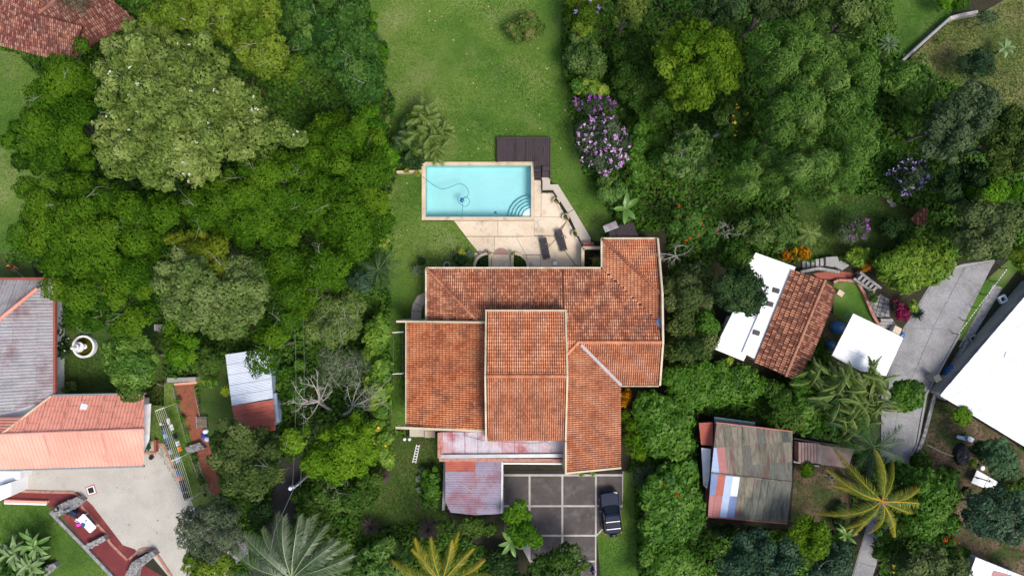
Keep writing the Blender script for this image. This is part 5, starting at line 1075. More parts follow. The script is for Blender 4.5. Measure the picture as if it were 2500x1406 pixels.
for k in (-.5, -.17, .17, .5): MB().tube([(X+(u*c_-k*s_), Y+(u*s_+k*c_), .62+.25*(1-(u/.5)**2)*(1-abs(k)*.5)) for u in np.linspace(-.42, .42, 7)], .035, 4).build('stripe', m_bluesheet, bt_)
wf = thing('rope_fence', 'thin fence of short posts and a white dashed rope right of the road', 'fence', G(2395, 740)); a, b = Vector(G(2340, 815, .9)), Vector(G(2460, 655, .9))
for i in range(26):
    p, q = a.lerp(b, i/26), a.lerp(b, (i+.62)/26); MB().tube([p, q], .035, 5).build('rope', m_whitewall, wf)
for i in range(6): p = a.lerp(b, i/5); MB().box(p.x, p.y, 0, .07, .07, .95).build('post', m_dark, wf)
tn = thing('drain_channel', 'open stone lined drain along the right side of the road', 'drain', G(2300, 930)); MB().fin([G(2344, 815, .12), G(2262, 962, .12), G(2240, 1085, .12), G(2222, 1118, .12)], .18, 0).build('kerb', m_grey, tn); MB().fin([G(2362, 835, .3), G(2282, 968, .3), G(2258, 1060, .3), G(2240, 1110, .3)], .3, 0).build('stone_side', m_stone, tn)
dp = thing('gate_post', 'dark square concrete gate post at the foot of the huge white roof', 'post', G(2284, 922)); X, Y, _ = G(2284, 922, 1.2); MB().box(X, Y, 0, .5, .5, 1.4, .5).build('post', m_grey, dp); MB().box(X, Y, 1.4, .6, .6, .1, .5).build('cap', m_dark, dp)
# rusty hut
rh = thing('rusty_hut', 'hut roofed with mossy, rusty, pink and blue patched metal sheets', 'hut', G(1830, 1150)); h1 = plane3((1736, 1155, 3.9), (1932, 1177, 3.9), (1750, 1033, 3.1)); h2 = plane3((1736, 1155, 3.9), (1932, 1177, 3.9), (1730, 1262, 3.0))
random.seed(21)
def hutA(i, j):
    return {(0, 0): m_rust, (0, 1): m_bluesheet, (0, 2): m_bluesheet, (1, 1): m_rustpink, (1, 2): m_rustpink}.get((i, 2-j), random.choice([m_rust, m_rust, m_rust, m_rust, m_rust2]))
sheet_roof(rh, PP([(1749, 1032), (1935, 1054), (1933, 1176), (1736, 1153)], h1), h1, (-8, 120), .72, 1.62, .09, .012, hutA)
def hutB(i, j):
    jj = 1-j if j < 2 else 0
    return {(0, 0): m_bluesheet2, (0, 1): m_rustpink, (1, 0): m_corrred, (1, 1): m_rustpink, (2, 0): m_bluesheet, (2, 1): m_bluesheet, (3, 0): m_corrw, (3, 1): m_bluesheet2}.get((i, jj), random.choice([m_rust2, m_rust2, m_rust2, m_rust]))
Ph2 = PP([(1736, 1155), (1933, 1178), (1922, 1276), (1728, 1259)], h2); sheet_roof(rh, Ph2, h2, (8, 120), .62, 2.1, .09, .012, hutB)
MB().tube([G(1736, 1154, 3.95), G(1933, 1177, 3.95)], .07, 6).build('ridge', m_rust, rh); MB().prism(GP([(1752, 1042), (1928, 1062), (1916, 1262), (1742, 1246)], 3.0), 0, 2.9).build('wall', m_rustpink, rh)
MB().fin([G(1748, 1031, 3.15), G(1935, 1053, 3.15)], .08, 3.0).build('fascia', m_corrred, rh); MB().fin([G(1728, 1261, 3.0), G(1922, 1278, 3.0)], .08, 2.85).build('fascia', m_corrred, rh)
for nm, lb, q, z, m_ in (('lean_to', 'faded red lean-to roof patch on the upper left side of the rusty hut', [(1706, 1032), (1740, 1030), (1742, 1088), (1712, 1086)], 2.4, m_corrred), ('lean_to', 'narrow white flaking lean-to roof along the left side of the rusty hut', [(1712, 1092), (1736, 1095), (1734, 1160), (1728, 1195), (1718, 1185)], 2.2, m_whitewall), ('lean_to', 'dark teal lean-to roof strip along the top of the rusty hut', [(1744, 1017), (1844, 1030), (1842, 1048), (1744, 1036)], 2.5, m_teal)):
    W = GP(q, z); lo_ = thing(nm, lb, 'lean-to', (*W[0], 0)); pl_ = (z, 0, .05); pl_ = (z-.05*W[0][1], 0, .05); sheet_roof(lo_, W, pl_, (0, 1) if m_ is not m_teal else (1, -.12), .8, 2.5, .1, .015, m_)
    MB().prism(inset(W, .12), 0, z-.15).build('wall', m_dark, lo_)
# stairs of the hut
hsx = thing('hut_stairs', 'pinkish concrete stair and landing on the right side of the rusty hut', 'stairs', G(1985, 1100)); MB().prism(GP([(1940, 1075), (2008, 1086), (2006, 1132), (1940, 1123)], .1), 0, .15).build('base', m_stone, hsx)
for i in range(7): MB().prism(GP([(1941+9.3*i, 1074+1.4*i), (1947.3+9.3*i, 1075.2+1.4*i), (1947.3+9.3*i, 1124+1.4*i), (1941+9.3*i, 1123+1.4*i)], .5), .8-.16*i if i < 4 else .2, 1.3-.16*i).build('step', M('pinkish_step', [(.25, .17, .15), (.36, .26, .23)], 1, 9, .2, .85) if i == 0 else bpy.data.materials['pinkish_step'], hsx)
MB().prism(GP([(2008, 1086), (2085, 1096), (2070, 1142), (2004, 1133)], .1), 0, .16).build('landing', bpy.data.materials['pinkish_step'], hsx); MB().fin([G(1938, 1070, 1.5), G(2010, 1082, .5), G(2050, 1088, .5)], .1, 0).build('side_wall', m_dark, hsx); MB().fin([G(1938, 1127, 1.3), G(2000, 1138, .3)], .12, 0).build('side_wall', m_stone, hsx)
# stone stairs by the brown roof
ss_ = thing('stone_stairs', 'grey stone garden stairs above the brown tile roof', 'stairs', G(1990, 640))
for i in range(6): MB().prism(GP([(1960+9.5*i, 638-1.6*i), (1968+9.5*i, 637-1.6*i), (1969+9.5*i, 655-1.6*i), (1961+9.5*i, 657-1.6*i)], .3), 0, .15+.13*i).build('step', m_stone, ss_)
MB().prism(GP([(2016, 628), (2045, 626), (2050, 642), (2034, 652), (2017, 648)], .9), 0, .9).build('landing', m_grey, ss_)
for i in range(3): MB().prism(GP([(2036+9*i, 648+3.5*i), (2054+9*i, 636+4*i), (2060+9*i, 640+4*i), (2042+9*i, 653+3.5*i)], .9), 0, .86-.14*i).build('step', m_grey, ss_)
MB().fin([G(1955, 664, .6), G(2000, 655, .8), G(2050, 664, .5)], .25, 0).build('stone_side', m_stone, ss_)
s2 = thing('stone_stairs', 'dark stone stairs going down beside the small grass terrace', 'stairs', G(2105, 690))
for i in range(5): MB().prism(GP([(2088+11*i, 681+6.5*i), (2101+11*i, 667+7*i), (2106+11*i, 670+7*i), (2093+11*i, 685+6.5*i)], .4), 0, .8-.14*i).build('step', m_grey, s2)
MB().fin([G(2085, 680, .9), G(2135, 715, .3)], .2, 0).build('side_wall', m_stone, s2); MB().fin([G(2100, 664, .9), G(2152, 704, .3)], .2, 0).build('side_wall', m_stone, s2)
pth = struct('stone_path', MB().prism(GP([(2120, 735), (2150, 716), (2172, 730), (2174, 775), (2196, 800), (2180, 812), (2140, 780), (2128, 760)], .04), 0, .03), m_dark)
for i, j, T in cells(GP([(2122, 738), (2150, 718), (2170, 732), (2172, 778), (2150, 780), (2132, 765)], .05), (.3, 1), .42, .36):
    T = inset(T, .03)
    if len(T) > 2: MB().prism(T, .03, .06+random.uniform(0, .03)).build('stone', m_stone, pth)
s3 = thing('stone_steps', 'three short grey steps at the foot of the stone path', 'steps', G(2165, 785))
for i in range(3): MB().prism(GP([(2146, 778+8*i), (2176, 778+8*i), (2178, 785+8*i), (2148, 785+8*i)], .2), 0, .45-.13*i).build('step', m_grey, s3)
gd = thing('brick_retaining_wall', 'low red brick wall round the small grass terrace beside the brown roof', 'wall', G(2085, 690)); mb = MB()
for a, b in (((2036, 690), (2048, 684)), ((2048, 684), (2093, 686)), ((2093, 686), (2110, 715)), ((2110, 715), (2130, 765)), ((2130, 765), (2150, 800))):
    A, B = Vector(G(*a, .4)), Vector(G(*b, .4)); n = max(1, int((B-A).length/.22))
    for i in range(n): o = A.lerp(B, (i+.5)/n); d = B-A; mb.box(o.x, o.y, 0, d.length/n-.02, .24, .4+random.uniform(-.02, .02), math.atan2(d.y, d.x))
mb.build('brick', m_brick, gd, kind='stuff'); rb = sheet('red_bed', [(1985, 668), (2040, 660), (2090, 668), (2080, 684), (2000, 680)], m_redpath, .012)
sb = thing('white_slab_box', 'small cream concrete box at the upper right corner of the brown tile roof', 'box', G(2052, 716)); X, Y, _ = G(2052, 716, .5); MB().box(X, Y, 0, .5, .42, .5, -.6).build('body', m_cream, sb); MB().box(X, Y, .5, .56, .48, .05, -.6).build('lid', m_cream, sb)
sb2 = thing('meter_box', 'pale square meter box at the lower end of the stone path', 'box', G(2190, 806)); X, Y, _ = G(2190, 806, .8); MB().box(X, Y, 0, .6, .55, .8, -.45).build('body', m_whitewall, sb2); MB().box(X, Y, .8, .68, .62, .05, -.45).build('lid', m_cream, sb2)
# top right retaining wall
tw = thing('retaining_wall', 'long low stone retaining wall between the two lawns, top right', 'wall', G(2265, 95)); MB().fin([G(2205, 148, .8), G(2320, 45, .8)], .22, 0).build('wall', m_grey, tw); MB().fin([G(2320, 45, .8), G(2352, 36, .8), G(2388, 30, .7)], .3, 0).build('wall', m_mortar, tw)
rs = thing('tiled_shelter', 'pinkish tiled chunk of roof standing among dark shrubs, right side', 'shelter', G(2248, 528)); rpl = plane3((2222, 535, 1.9), (2255, 505, 2.1), (2262, 545, 1.8)); trr = TileRoof(rs); trr.plane(PP([(2222, 535), (2255, 504), (2268, 520), (2256, 548), (2240, 550)], rpl), rpl, m_tile_b, m_pan, .24, .36); trr.finish(.09, 60); MB().box(*G(2246, 530, 1)[:2], 0, .3, .3, 1.75).build('post', m_grey, rs)
st2 = struct('stepping_path', MB().prism(GP([(2140, 470), (2168, 448), (2190, 470), (2180, 500), (2160, 500)], .03), 0, .02), m_soil)
for x, y in ((2152, 468), (2165, 478), (2172, 490), (2180, 500), (2160, 460)): MB().prism([(G(x, y)[0]+random.uniform(.25, .35)*math.cos(a), G(x, y)[1]+random.uniform(.2, .3)*math.sin(a)) for a in np.linspace(0, 6.28, 8)[:-1]], .02, .06).build('stone', m_stone, st2)
# bottom right yard things
sl2 = thing('garden_slide', 'pale blue plastic slide lying on the grass beside the bare yard', 'slide', G(2358, 1070)); P = GP([(2335, 1066), (2338, 1062), (2362, 1067), (2364, 1076), (2340, 1071)], .4); MB().prism(P, .3, .42).build('chute', m_bluesheet, sl2); MB().prism(GP([(2362, 1068), (2368, 1064), (2379, 1071), (2373, 1080), (2364, 1077)], .6), 0, .62).build('top', m_corrw, sl2); MB().box(*G(2359, 1070, .5)[:2], .42, .14, .14, .06).build('knob', m_blue, sl2)
for a in ((2338, 1067), (2352, 1069)): MB().box(*G(*a, .2)[:2], 0, .08, .2, .3).build('leg', m_bluesheet, sl2)
ws = thing('white_board', 'white board table with a dark pole lying across it, bottom right yard', 'table', G(2403, 1172)); P = GP([(2385, 1147), (2436, 1176), (2422, 1198), (2371, 1178)], .7); MB().prism(P, .66, .72).build('top', m_whitewall, ws)
for a in ((2384, 1153), (2428, 1178), (2420, 1192), (2377, 1176)): MB().box(*G(*a, .3)[:2], 0, .07, .07, .66).build('leg', m_wood, ws)
pl2 = thing('lamp_pole', 'dark thin pole with a short crossbar rising over the white board', 'pole', G(2372, 1161)); a = Vector(G(2372, 1161, 0.0)); MB().tube([a, (a.x, a.y, .9)], .06, 6).build('pole', m_dark, pl2); MB().tube([G(2372, 1161, .9), G(2421, 1176, 2.4)], .05, 6).build('arm', m_dark, pl2); MB().box(*G(2420, 1176, 2.4)[:2], 2.35, .35, .25, .12, -.5).build('head', m_steel, pl2); MB().tube([G(2417, 1160, 1.9), G(2402, 1188, 1.9)], .025, 5).build('crossbar', m_steel, pl2)
tag(MB().lathe(*G(2401, 1143, .5)[:2], [(.2, 0), (.22, .4), (.18, .45), (.02, .47)], 14).build('white_tub', m_whitewall), 'round white tub above the white board', 'tub')
bpl = thing('black_tarp', 'crumpled black plastic heap in the bottom right yard', 'tarpaulin', G(2352, 1112)); X, Y, _ = G(2352, 1112, .4); n = 14; V = [(X+1.05*f*math.sin(a)*.7*random.uniform(.85, 1.1), Y+1.05*f*math.cos(a)*random.uniform(.85, 1.1), z+random.uniform(-.06, .06)) for f, z in ((1, .07), (.85, .45), (.5, .6), (.2, .7)) for a in np.linspace(0, 6.283, n+1)[:-1]]
MB().add(V, [(i*n+k, (i+1)*n+k, (i+1)*n+(k+1) % n, i*n+(k+1) % n) for i in range(3) for k in range(n)]+[tuple(range(4*n-1, 3*n-1, -1))]).build('sheet', m_black, bpl)
tag(MB().tube([G(2262, 1085, .12), G(2290, 1098, .12), G(2310, 1108, .12), G(2328, 1113, .12)], .03, 5).build('pale_pipe', m_pale), 'thin pale pipe lying across the bare yard', 'pipe')
br2 = thing('corner_shed', 'white metal roof with blue smears in the bottom right corner', 'shed', G(2440, 1400)); cpl2 = plane3((2380, 1360, 2.9), (2500, 1406, 2.9), (2370, 1400, 2.6)); sheet_roof(br2, PP([(2382, 1359), (2530, 1418), (2520, 1470), (2360, 1420)], cpl2), cpl2, (.3, 1), 1.0, 6, .2, .015, [m_corrw, m_white, m_corrw], 'rib'); P = PP([(2425, 1392), (2470, 1404), (2466, 1418), (2420, 1404)], cpl2); MB().prism(P, lambda x, y: pz(cpl2, x, y)+.04, lambda x, y: pz(cpl2, x, y)+.07).build('red_patch', m_rustpink, br2); MB().prism(GP([(2390, 1368), (2520, 1420), (2510, 1460), (2380, 1420)], 2.5), 0, 2.4).build('wall', m_grey, br2)
by = thing('blue_bucket', 'blue bucket on the dark earth right of the rusty hut', 'bucket', G(2030, 1165)); X, Y, _ = G(2031, 1165, .3); MB().lathe(X, Y, [(.16, 0), (.2, .36), (.17, .36), (.15, .06), (.01, .05)], 12).build('body', m_bluesheet2, by); MB().tube([(X-.2, Y, .36), (X, Y, .5), (X+.2, Y, .36)], .015, 4).build('handle', m_dark, by)
tag(MB().tube([G(2008, 1155, .1), G(2030, 1166, .12)], .06, 6).build('log', m_bark), 'short dark log leaning by the blue bucket', 'log')
tag(MB().tube([G(1670, 690, 2.5), G(1703, 690, 2.4)], .04, 5).build('pale_stick', m_pale), 'pale bare stick lying on the hedge tops left of the dark tree', 'stick')

# ================================================================== CAR
def car():
    r_ = thing('parked_car', 'dark blue black off-road car with roof bars and a rear spare wheel on the driveway', 'car', (0, 0, 0)); mp = M('dark_car_paint', [(.003, .006, .02), (.006, .014, .045)], 1, 30, .05, .45, spec=.12)
    def ring(x, z, hw, r=.18): 
        return [(x, y, z) for y in (-hw, hw)]
    def loft(secs, name, m, n=16):
        mb = MB(); V = []
        for (x0, x1, hw, z, rr) in secs:   # rounded rectangle ring at height z
            for k in range(n*4):
                q = k//n; t = (k % n)/(n-1)*math.pi/2+q*math.pi/2
                cx = (x1-rr) if q in (0, 3) else (x0+rr); cy = (hw-rr) if q in (0, 1) else -(hw-rr); V.append((cx+rr*math.cos(t), cy+rr*math.sin(t), z))
        N_ = n*4; F = [(i*N_+k, i*N_+(k+1) % N_, (i+1)*N_+(k+1) % N_, (i+1)*N_+k) for i in range(len(secs)-1) for k in range(N_)]+[tuple(range(N_-1, -1, -1)), tuple(range((len(secs)-1)*N_, len(secs)*N_))]
        mb.add(V, F); return mb.build(name, m, r_, smooth=False)
    loft([(-1.82, 1.9, .78, .32, .3), (-1.88, 2.0, .85, .5, .32), (-1.88, 2.0, .86, .75, .34), (-1.84, 1.95, .83, .93, .34), (-1.78, 1.86, .76, 1.01, .32)], 'body', mp)
    loft([(-1.74, .72, .76, 1.0, .16), (-1.7, .3, .68, 1.42, .18), (-1.62, .1, .62, 1.62, .2)], 'cabin', mp); loft([(-1.6, .06, .58, 1.62, .2), (-1.52, -.02, .52, 1.68, .2)], 'roof', mp)
    mb = MB(); mb.add([(.76, -.62, 1.035), (.76, .62, 1.035), (.2, .5, 1.6), (.2, -.5, 1.6)], [(0, 1, 2, 3)]); mb.build('windshield', m_glass, r_)
    mb = MB(); mb.add([(-1.78, -.58, 1.08), (-1.78, .58, 1.08), (-1.68, .5, 1.56), (-1.68, -.5, 1.56)], [(3, 2, 1, 0)]); mb.build('rear_window', m_glass, r_)
    for s in (-1, 1):
        for a, b in ((.3, -.5), (-.6, -1.55)):
            mb = MB(); mb.add([(a, s*.765, 1.04), (b, s*.765, 1.04), (b+.04, s*.662, 1.56), (a-.2, s*.662, 1.56)], [(0, 1, 2, 3)]); mb.build('side_window', m_glass, r_)
        for xx in (1.2, -1.2):
            mb = MB(); mb.tube([(xx, s*.68, .36), (xx, s*.9, .36)], .36, 18); wv = mb.build('wheel', m_black, r_); mb = MB(); mb.tube([(xx, s*.89, .36), (xx, s*.915, .36)], .2, 12); mb.build('rim', m_steel, wv)
        mb = MB(); mb.add([(1.84, s*.5, .99), (1.93, s*.42, .92), (1.86, s*.74, .9), (1.74, s*.74, .99)], [(0, 1, 2, 3)]); q = mb.build('headlight', m_slat, r_); q.modifiers.new('t', 'SOLIDIFY').thickness = .05
        MB().box(-1.84, s*.74, .7, .08, .16, .22).build('tail_light', PM('tail_lamp', (.4, .01, .01), .3) if s < 0 else bpy.data.materials['tail_lamp'], r_)
        MB().box(.35, s*.98, 1.0, .12, .24, .16).build('mirror', mp, r_); MB().box(-.75, s*.57, 1.66, 1.5, .04, .05).build('roof_rail', m_black, r_)
        MB().box(0.0, s*.9, .36, 1.9, .12, .06).build('side_step', m_black, r_)
    for xx in (-.5, -1.15): MB().box(xx, 0, 1.72, .07, 1.3, .05).build('roof_bar', m_slat, r_)
    MB().box(1.99, 0, .4, .14, 1.3, .24).build('bumper', m_black, r_); MB().box(-1.92, 0, .4, .14, 1.4, .2).build('bumper', m_black, r_); MB().box(1.3, 0, 1.012, .8, .9, .012).build('hood', mp, r_)
    mb = MB(); mb.tube([(-1.9, .0, .82), (-2.14, .0, .82)], .35, 18); sw_ = mb.build('spare_wheel', m_black, r_); mb = MB(); mb.tube([(-2.14, 0, .82), (-2.17, 0, .82)], .2, 12); mb.build('rim', m_steel, sw_)
    return r_
c_ = car(); c_.location = (*G(1489, 1246, .2)[:2], .03); c_.rotation_euler = (0, 0, R(90+6)); c_.scale = (.97, .97, 1)

# ================================================================== PEOPLE
def skin(name, verts, edges, m, parent, sub=1):
    b = Vector(wbase(parent)); me = bpy.data.meshes.new(name); me.from_pydata([Vector(v[:3]) for v in verts], edges, []); me.update(); me.materials.append(m)
    o = bpy.data.objects.new(name, me); C.objects.link(o); o.parent = parent
    o.modifiers.new('skin', 'SKIN'); sv = me.skin_vertices[0].data
    for i, v in enumerate(verts): sv[i].radius = (v[3], v[3]) if len(v) == 4 else (v[3], v[4])
    sv[0].use_root = True
    o.modifiers.new('sub', 'SUBSURF').levels = sub; o.modifiers['sub'].render_levels = sub
    return o
def person(label, px, py, rz, shirt, trousers, reach=.25, bend=.12):
    r_ = thing('person', label, 'person', (*G(px, py)[:2], .01)); j = {}
    V = [(0, 0, .95, .13, .1), (bend*.4, 0, 1.15, .12, .1), (bend*.8, 0, 1.35, .15, .1), (bend, 0, 1.47, .06), (bend+.03, 0, 1.56, .055), (bend+.05, 0, 1.66, .085, .1), (bend+.05, 0, 1.74, .06)]
    Ed = [(0, 1), (1, 2), (2, 3), (3, 4), (4, 5), (5, 6)]
    arms = []
    for s in (-1, 1):
        i = len(V); V += [(bend*.85, s*.19, 1.4, .06), (bend+.05, s*.24, 1.15, .045), (bend+reach, s*.18, 1.0, .036), (bend+reach+.08, s*.16, .97, .035, .02)]; Ed += [(2, i), (i, i+1), (i+1, i+2), (i+2, i+3)]; arms.append(i)
        for f in range(5):
            l = (.05, .075, .085, .078, .06)[f]; o = len(V); V += [(bend+reach+.1+l*.5, s*(.16-.03+.017*f)-(.02*s if f == 0 else 0), .965, .009), (bend+reach+.1+l, s*(.16-.03+.016*f)-(.03*s if f == 0 else 0), .94, .008)]; Ed += [(i+3, o), (o, o+1)]
        k = len(V); V += [(.0, s*.09, .88, .085), (.02, s*.1, .5, .058), (-.02, s*.1, .09, .04), (.1, s*.11, .04, .035)]; Ed += [(0, k), (k, k+1), (k+1, k+2), (k+2, k+3)]
    skin('body', V, Ed, m_skin, r_, 1)
    g = 1.18
    SV = [(0, 0, .93, .155, .12), (bend*.4, 0, 1.15, .145, .12), (bend*.8, 0, 1.35, .175, .12), (bend*.95, 0, 1.44, .09)]; SE = [(0, 1), (1, 2), (2, 3)]
    for s in (-1, 1): i = len(SV); SV += [(bend*.85, s*.2, 1.4, .078), (bend+.04, s*.245, 1.2, .062)]; SE += [(2, i), (i, i+1)]
    skin('shirt', SV, SE, shirt, r_, 1)
    TV = [(0, 0, .95, .15, .12)]; TE = []
    for s in (-1, 1): k = len(TV); TV += [(0, s*.09, .88, .1), (.02, s*.1, .5, .075), (-.02, s*.1, .1, .06)]; TE += [(0, k), (k, k+1), (k+1, k+2)]
    skin('trousers', TV, TE, trousers, r_, 1)
    b = Vector(wbase(r_)); mb = MB(); hx = bend+.04
    mb.lathe(hx+b.x, b.y, [(.1, 1.66+b.z), (.108, 1.71+b.z), (.09, 1.77+b.z), (.04, 1.8+b.z), (.005, 1.805+b.z)], 14); mb.build('hair', m_hair, r_, smooth=True)
    mb = MB()
    for s in (-1, 1): mb.box(b.x+bend+.135, b.y+s*.035, 1.655+b.z, .012, .022, .014)
    mb.build('eye', m_black, r_); mb = MB(); mb.box(b.x+bend+.15, b.y, 1.615+b.z, .03, .025, .04); mb.box(b.x+bend+.135, b.y, 1.585+b.z, .012, .05, .012); mb.build('nose_and_mouth', m_skin, r_)
    for s in (-1, 1): MB().box(b.x+bend+.04, b.y+s*.1, 1.62+b.z, .04, .02, .06).build('ear', m_skin, r_)
    r_.rotation_euler = (0, 0, rz); return r_
pe = person('person in a maroon and yellow top and mustard trousers working on the left lawn', 48, 652, R(-40), m_redcloth, m_olivecl)
X, Y, _ = G(48, 652); MB().tube([(X+.16*math.cos(R(-40)), Y+.16*math.sin(R(-40)), 1.3), (X+.17*math.cos(R(-40))+.02, Y+.17*math.sin(R(-40)), 1.42)], .07, 6)
mb = MB(); mb.prism([(X+.24*math.cos(t)*.5-.02, Y+.3*math.sin(t)*.55) for t in np.linspace(0, 6.28, 9)[:-1]], 1.475, 1.5); 
vest = mb; b = Vector(wbase(pe)); yv = vest.build('yellow_shoulder_patch', m_yellow, pe)
tl2 = thing('long_tool', 'long thin pale pole tool held by the person on the left lawn', 'tool', G(42, 662, 1.0)); MB().tube([G(33, 656, 1.05), G(56, 676, .25)], .022, 6).build('shaft', m_pale, tl2); MB().box(*G(56, 676, .2)[:2], .12, .25, .08, .14, -.6).build('head', m_steel, tl2)
person('person in blue clothes with dark brown hair at the foot of the driveway', 1443, 1378, R(-100), m_bluecl, m_bluecl, .15, .05)
# ================================================================== TREES, LEFT SIDE
random.seed(3)
T = tree
GF = 'feathery dark green canopy trees on the left'
T('canopy_tree', 'feathery dark green tree overhanging the left lawn below the old tile roof', 'tree', [(110, 130), (200, 85), (245, 140), (225, 200), (240, 300), (230, 420), (100, 430), (5, 400), (0, 320), (70, 260), (60, 170)], 8.5, 'feather', group=GF, twigs=7)
T('canopy_tree', 'feathery dark green tree above the grey roof at the left edge', 'tree', [(40, 430), (230, 420), (330, 470), (430, 480), (440, 560), (370, 640), (380, 720), (250, 760), (120, 745), (75, 690), (90, 640), (10, 580), (30, 520)], 9.5, 'feather', group=GF, twigs=11)
T('canopy_tree', 'feathery dark green tree below the great olive tree, middle of the left wood', 'tree', [(430, 490), (500, 460), (560, 390), (760, 350), (780, 480), (720, 600), (560, 610), (450, 560)], 9.5, 'feather', group=GF, twigs=14)
T('canopy_tree', 'feathery dark green tree with pale twigs nearest the left end of the pool', 'tree', [(760, 300), (850, 270), (925, 300), (968, 380), (945, 470), (955, 560), (885, 640), (770, 620), (730, 520), (740, 400)], 8.5, 'feather', group=GF, twigs=13)
T('canopy_tree', 'feathery dark green tree right of the sage tree above the pale wispy tree', 'tree', [(650, 600), (760, 600), (900, 600), (880, 670), (800, 720), (745, 780), (700, 870), (655, 890), (640, 800), (670, 740)], 8.5, 'feather', group=GF, twigs=9)
T('canopy_tree', 'feathery dark green tree spreading over the fountain garden', 'tree', [(110, 740), (250, 750), (380, 710), (410, 770), (380, 800), (280, 822), (170, 800)], 7.5, 'feather', group=GF, twigs=4)
T('canopy_tree', 'feathery dark green tree whose lower edge hides the top of the garden shed', 'tree', [(545, 835), (660, 800), (730, 850), (700, 880), (650, 910), (610, 925), (585, 880)], 7, 'feather', group=GF, twigs=4)
T('canopy_tree', 'small feathery yellowish green tree between the sage tree and the twiggy dark canopy', 'tree', [(400, 575), (480, 560), (560, 590), (565, 700), (510, 720), (500, 630), (420, 620)], 10.2, 'lime', twigs=4, rscale=.75, mat=LM('olive_lime_leaf', [(.03, .05, .004), (.07, .105, .006), (.12, .16, .01), (.17, .19, .015)]))
T('olive_tree', 'huge grey-olive crowned tree dotted with white blossoms, upper left wood', 'tree', [(225, 175), (245, 100), (330, 45), (430, 60), (520, 90), (590, 190), (650, 240), (700, 290), (770, 320), (740, 375), (640, 390), (560, 400), (500, 455), (430, 470), (330, 455), (240, 415), (225, 330), (245, 265)], 13, 'olive', twigs=18, bark=m_pale, flowers=[('w', 40, .11)], limbs=24)
T('yellowish_tree', 'loose yellow-green tree with bare tan branches at the top edge, left', 'tree', [(320, 20), (420, -30), (560, -30), (680, 10), (690, 100), (770, 170), (710, 215), (620, 185), (560, 110), (460, 70), (350, 60)], 12, 'lime', twigs=16, bark=m_pale, dens=.8, rscale=.85)
T('dark_tree', 'blue-green tree with white forked branches beside the upper left of the main lawn', 'tree', [(690, -30), (880, -30), (915, 90), (945, 150), (925, 260), (860, 268), (800, 190), (740, 150), (685, 70)], 9, 'mid', twigs=14, bark=m_pale, rscale=.95, mat=LM('cool_green_leaf', [(.014, .048, .008), (.032, .088, .014), (.06, .135, .022), (.11, .19, .04)]))
T('twiggy_tree', 'bright green twiggy tree at the lawn edge left of the clump palm', 'tree', [(850, 270), (920, 250), (945, 330), (975, 390), (955, 430), (900, 380), (850, 340)], 7, 'bright', rscale=.8, twigs=3)
T('sage_tree', 'round sage green tree in the middle of the left wood', 'tree', [(380, 640), (440, 600), (510, 640), (560, 625), (640, 640), (662, 740), (640, 800), (560, 832), (470, 810), (400, 770), (368, 700)], 11, 'sage', twigs=3)
T('round_tree', 'round glossy bright green tree beside the fountain', 'tree', blob(318, 885, 74, 72, j=.06), 6, 'broadlime', zlow=2.2, noise=.15, sp=.85, size=.75, mat=LM('glossy_green_leaf', [(.02, .07, .006), (.05, .13, .01), (.1, .2, .02), (.17, .26, .04)], .5, .2, .25))
T('round_tree', 'darker bushy tree overlapping the salmon roof below the round glossy tree', 'tree', blob(318, 950, 48, 28), 4.4, 'mid', zlow=2.5)
shrub('bright green leafy shrub right of the round glossy tree', blob(440, 860, 50, 45), 3.5, 'bright')
shrub('bright green shrub under the sage tree beside the garden bench', blob(420, 800, 35, 25), 3, 'bright')
shrub('deep green leafy shrub above the garden shed, left of its white sheets', blob(500, 880, 45, 35), 3.5, 'mid')
T('branchy_tree', 'dark olive leafy tree over the lower end of the red path', 'tree', [(500, 1075), (540, 1015), (600, 1030), (680, 1040), (698, 1110), (690, 1180), (620, 1225), (550, 1200), (510, 1140)], 7, 'mid', twigs=4, mat=LM('olive_dark_leaf', [(.02, .04, .01), (.045, .08, .018), (.08, .12, .03), (.13, .16, .05)]))
T('wispy_tree', 'wispy grey-green willow-like tree over the lower gravel yard', 'tree', blob(515, 1290, 88, 84), 6, 'wispy', zlow=2.2, dens=1.1, twigs=6, rscale=.8)
T('fern_tree', 'bright lime green ferny tree between the lane and the rough garden', 'tree', [(735, 1090), (800, 1040), (880, 1010), (935, 1060), (925, 1120), (880, 1170), (800, 1190), (745, 1170)], 7, 'bright', rscale=1.1, mat=LM('fern_leaf', [(.03, .09, .004), (.065, .15, .006), (.11, .21, .01), (.16, .26, .02)]))
T('fern_tree', 'small lime green ferny tree with pale branches beside the overhead wires', 'tree', blob(725, 1075, 42, 36), 7, 'bright', twigs=3, rscale=.8, mat=bpy.data.materials['fern_leaf'])
T('wispy_lime_tree', 'pale lime wispy tree with white branches left of the curved path', 'tree', [(735, 780), (790, 720), (850, 700), (900, 740), (880, 820), (820, 850), (750, 840)], 7.5, 'wispylime', twigs=11, bark=m_pale, dens=.9)
T('wispy_grey_tree', 'thin greyish half bare tree with white twigs left of the tiled house', 'tree', [(760, 850), (840, 840), (905, 870), (910, 950), (850, 975), (780, 940)], 6, 'wispy', twigs=16, bark=m_pale, dens=.45)
dead_tree('bleached dead tree with many bare white branches beside the overhead wires', 780, 980, 7.5, [(705, 978), (722, 950), (735, 935), (758, 925), (775, 918), (800, 935), (730, 1000), (745, 1020), (752, 985), (810, 955)], PM('bleached_wood', (.42, .385, .35), .8), r=.1, base=(812, 1002), L=1.2)
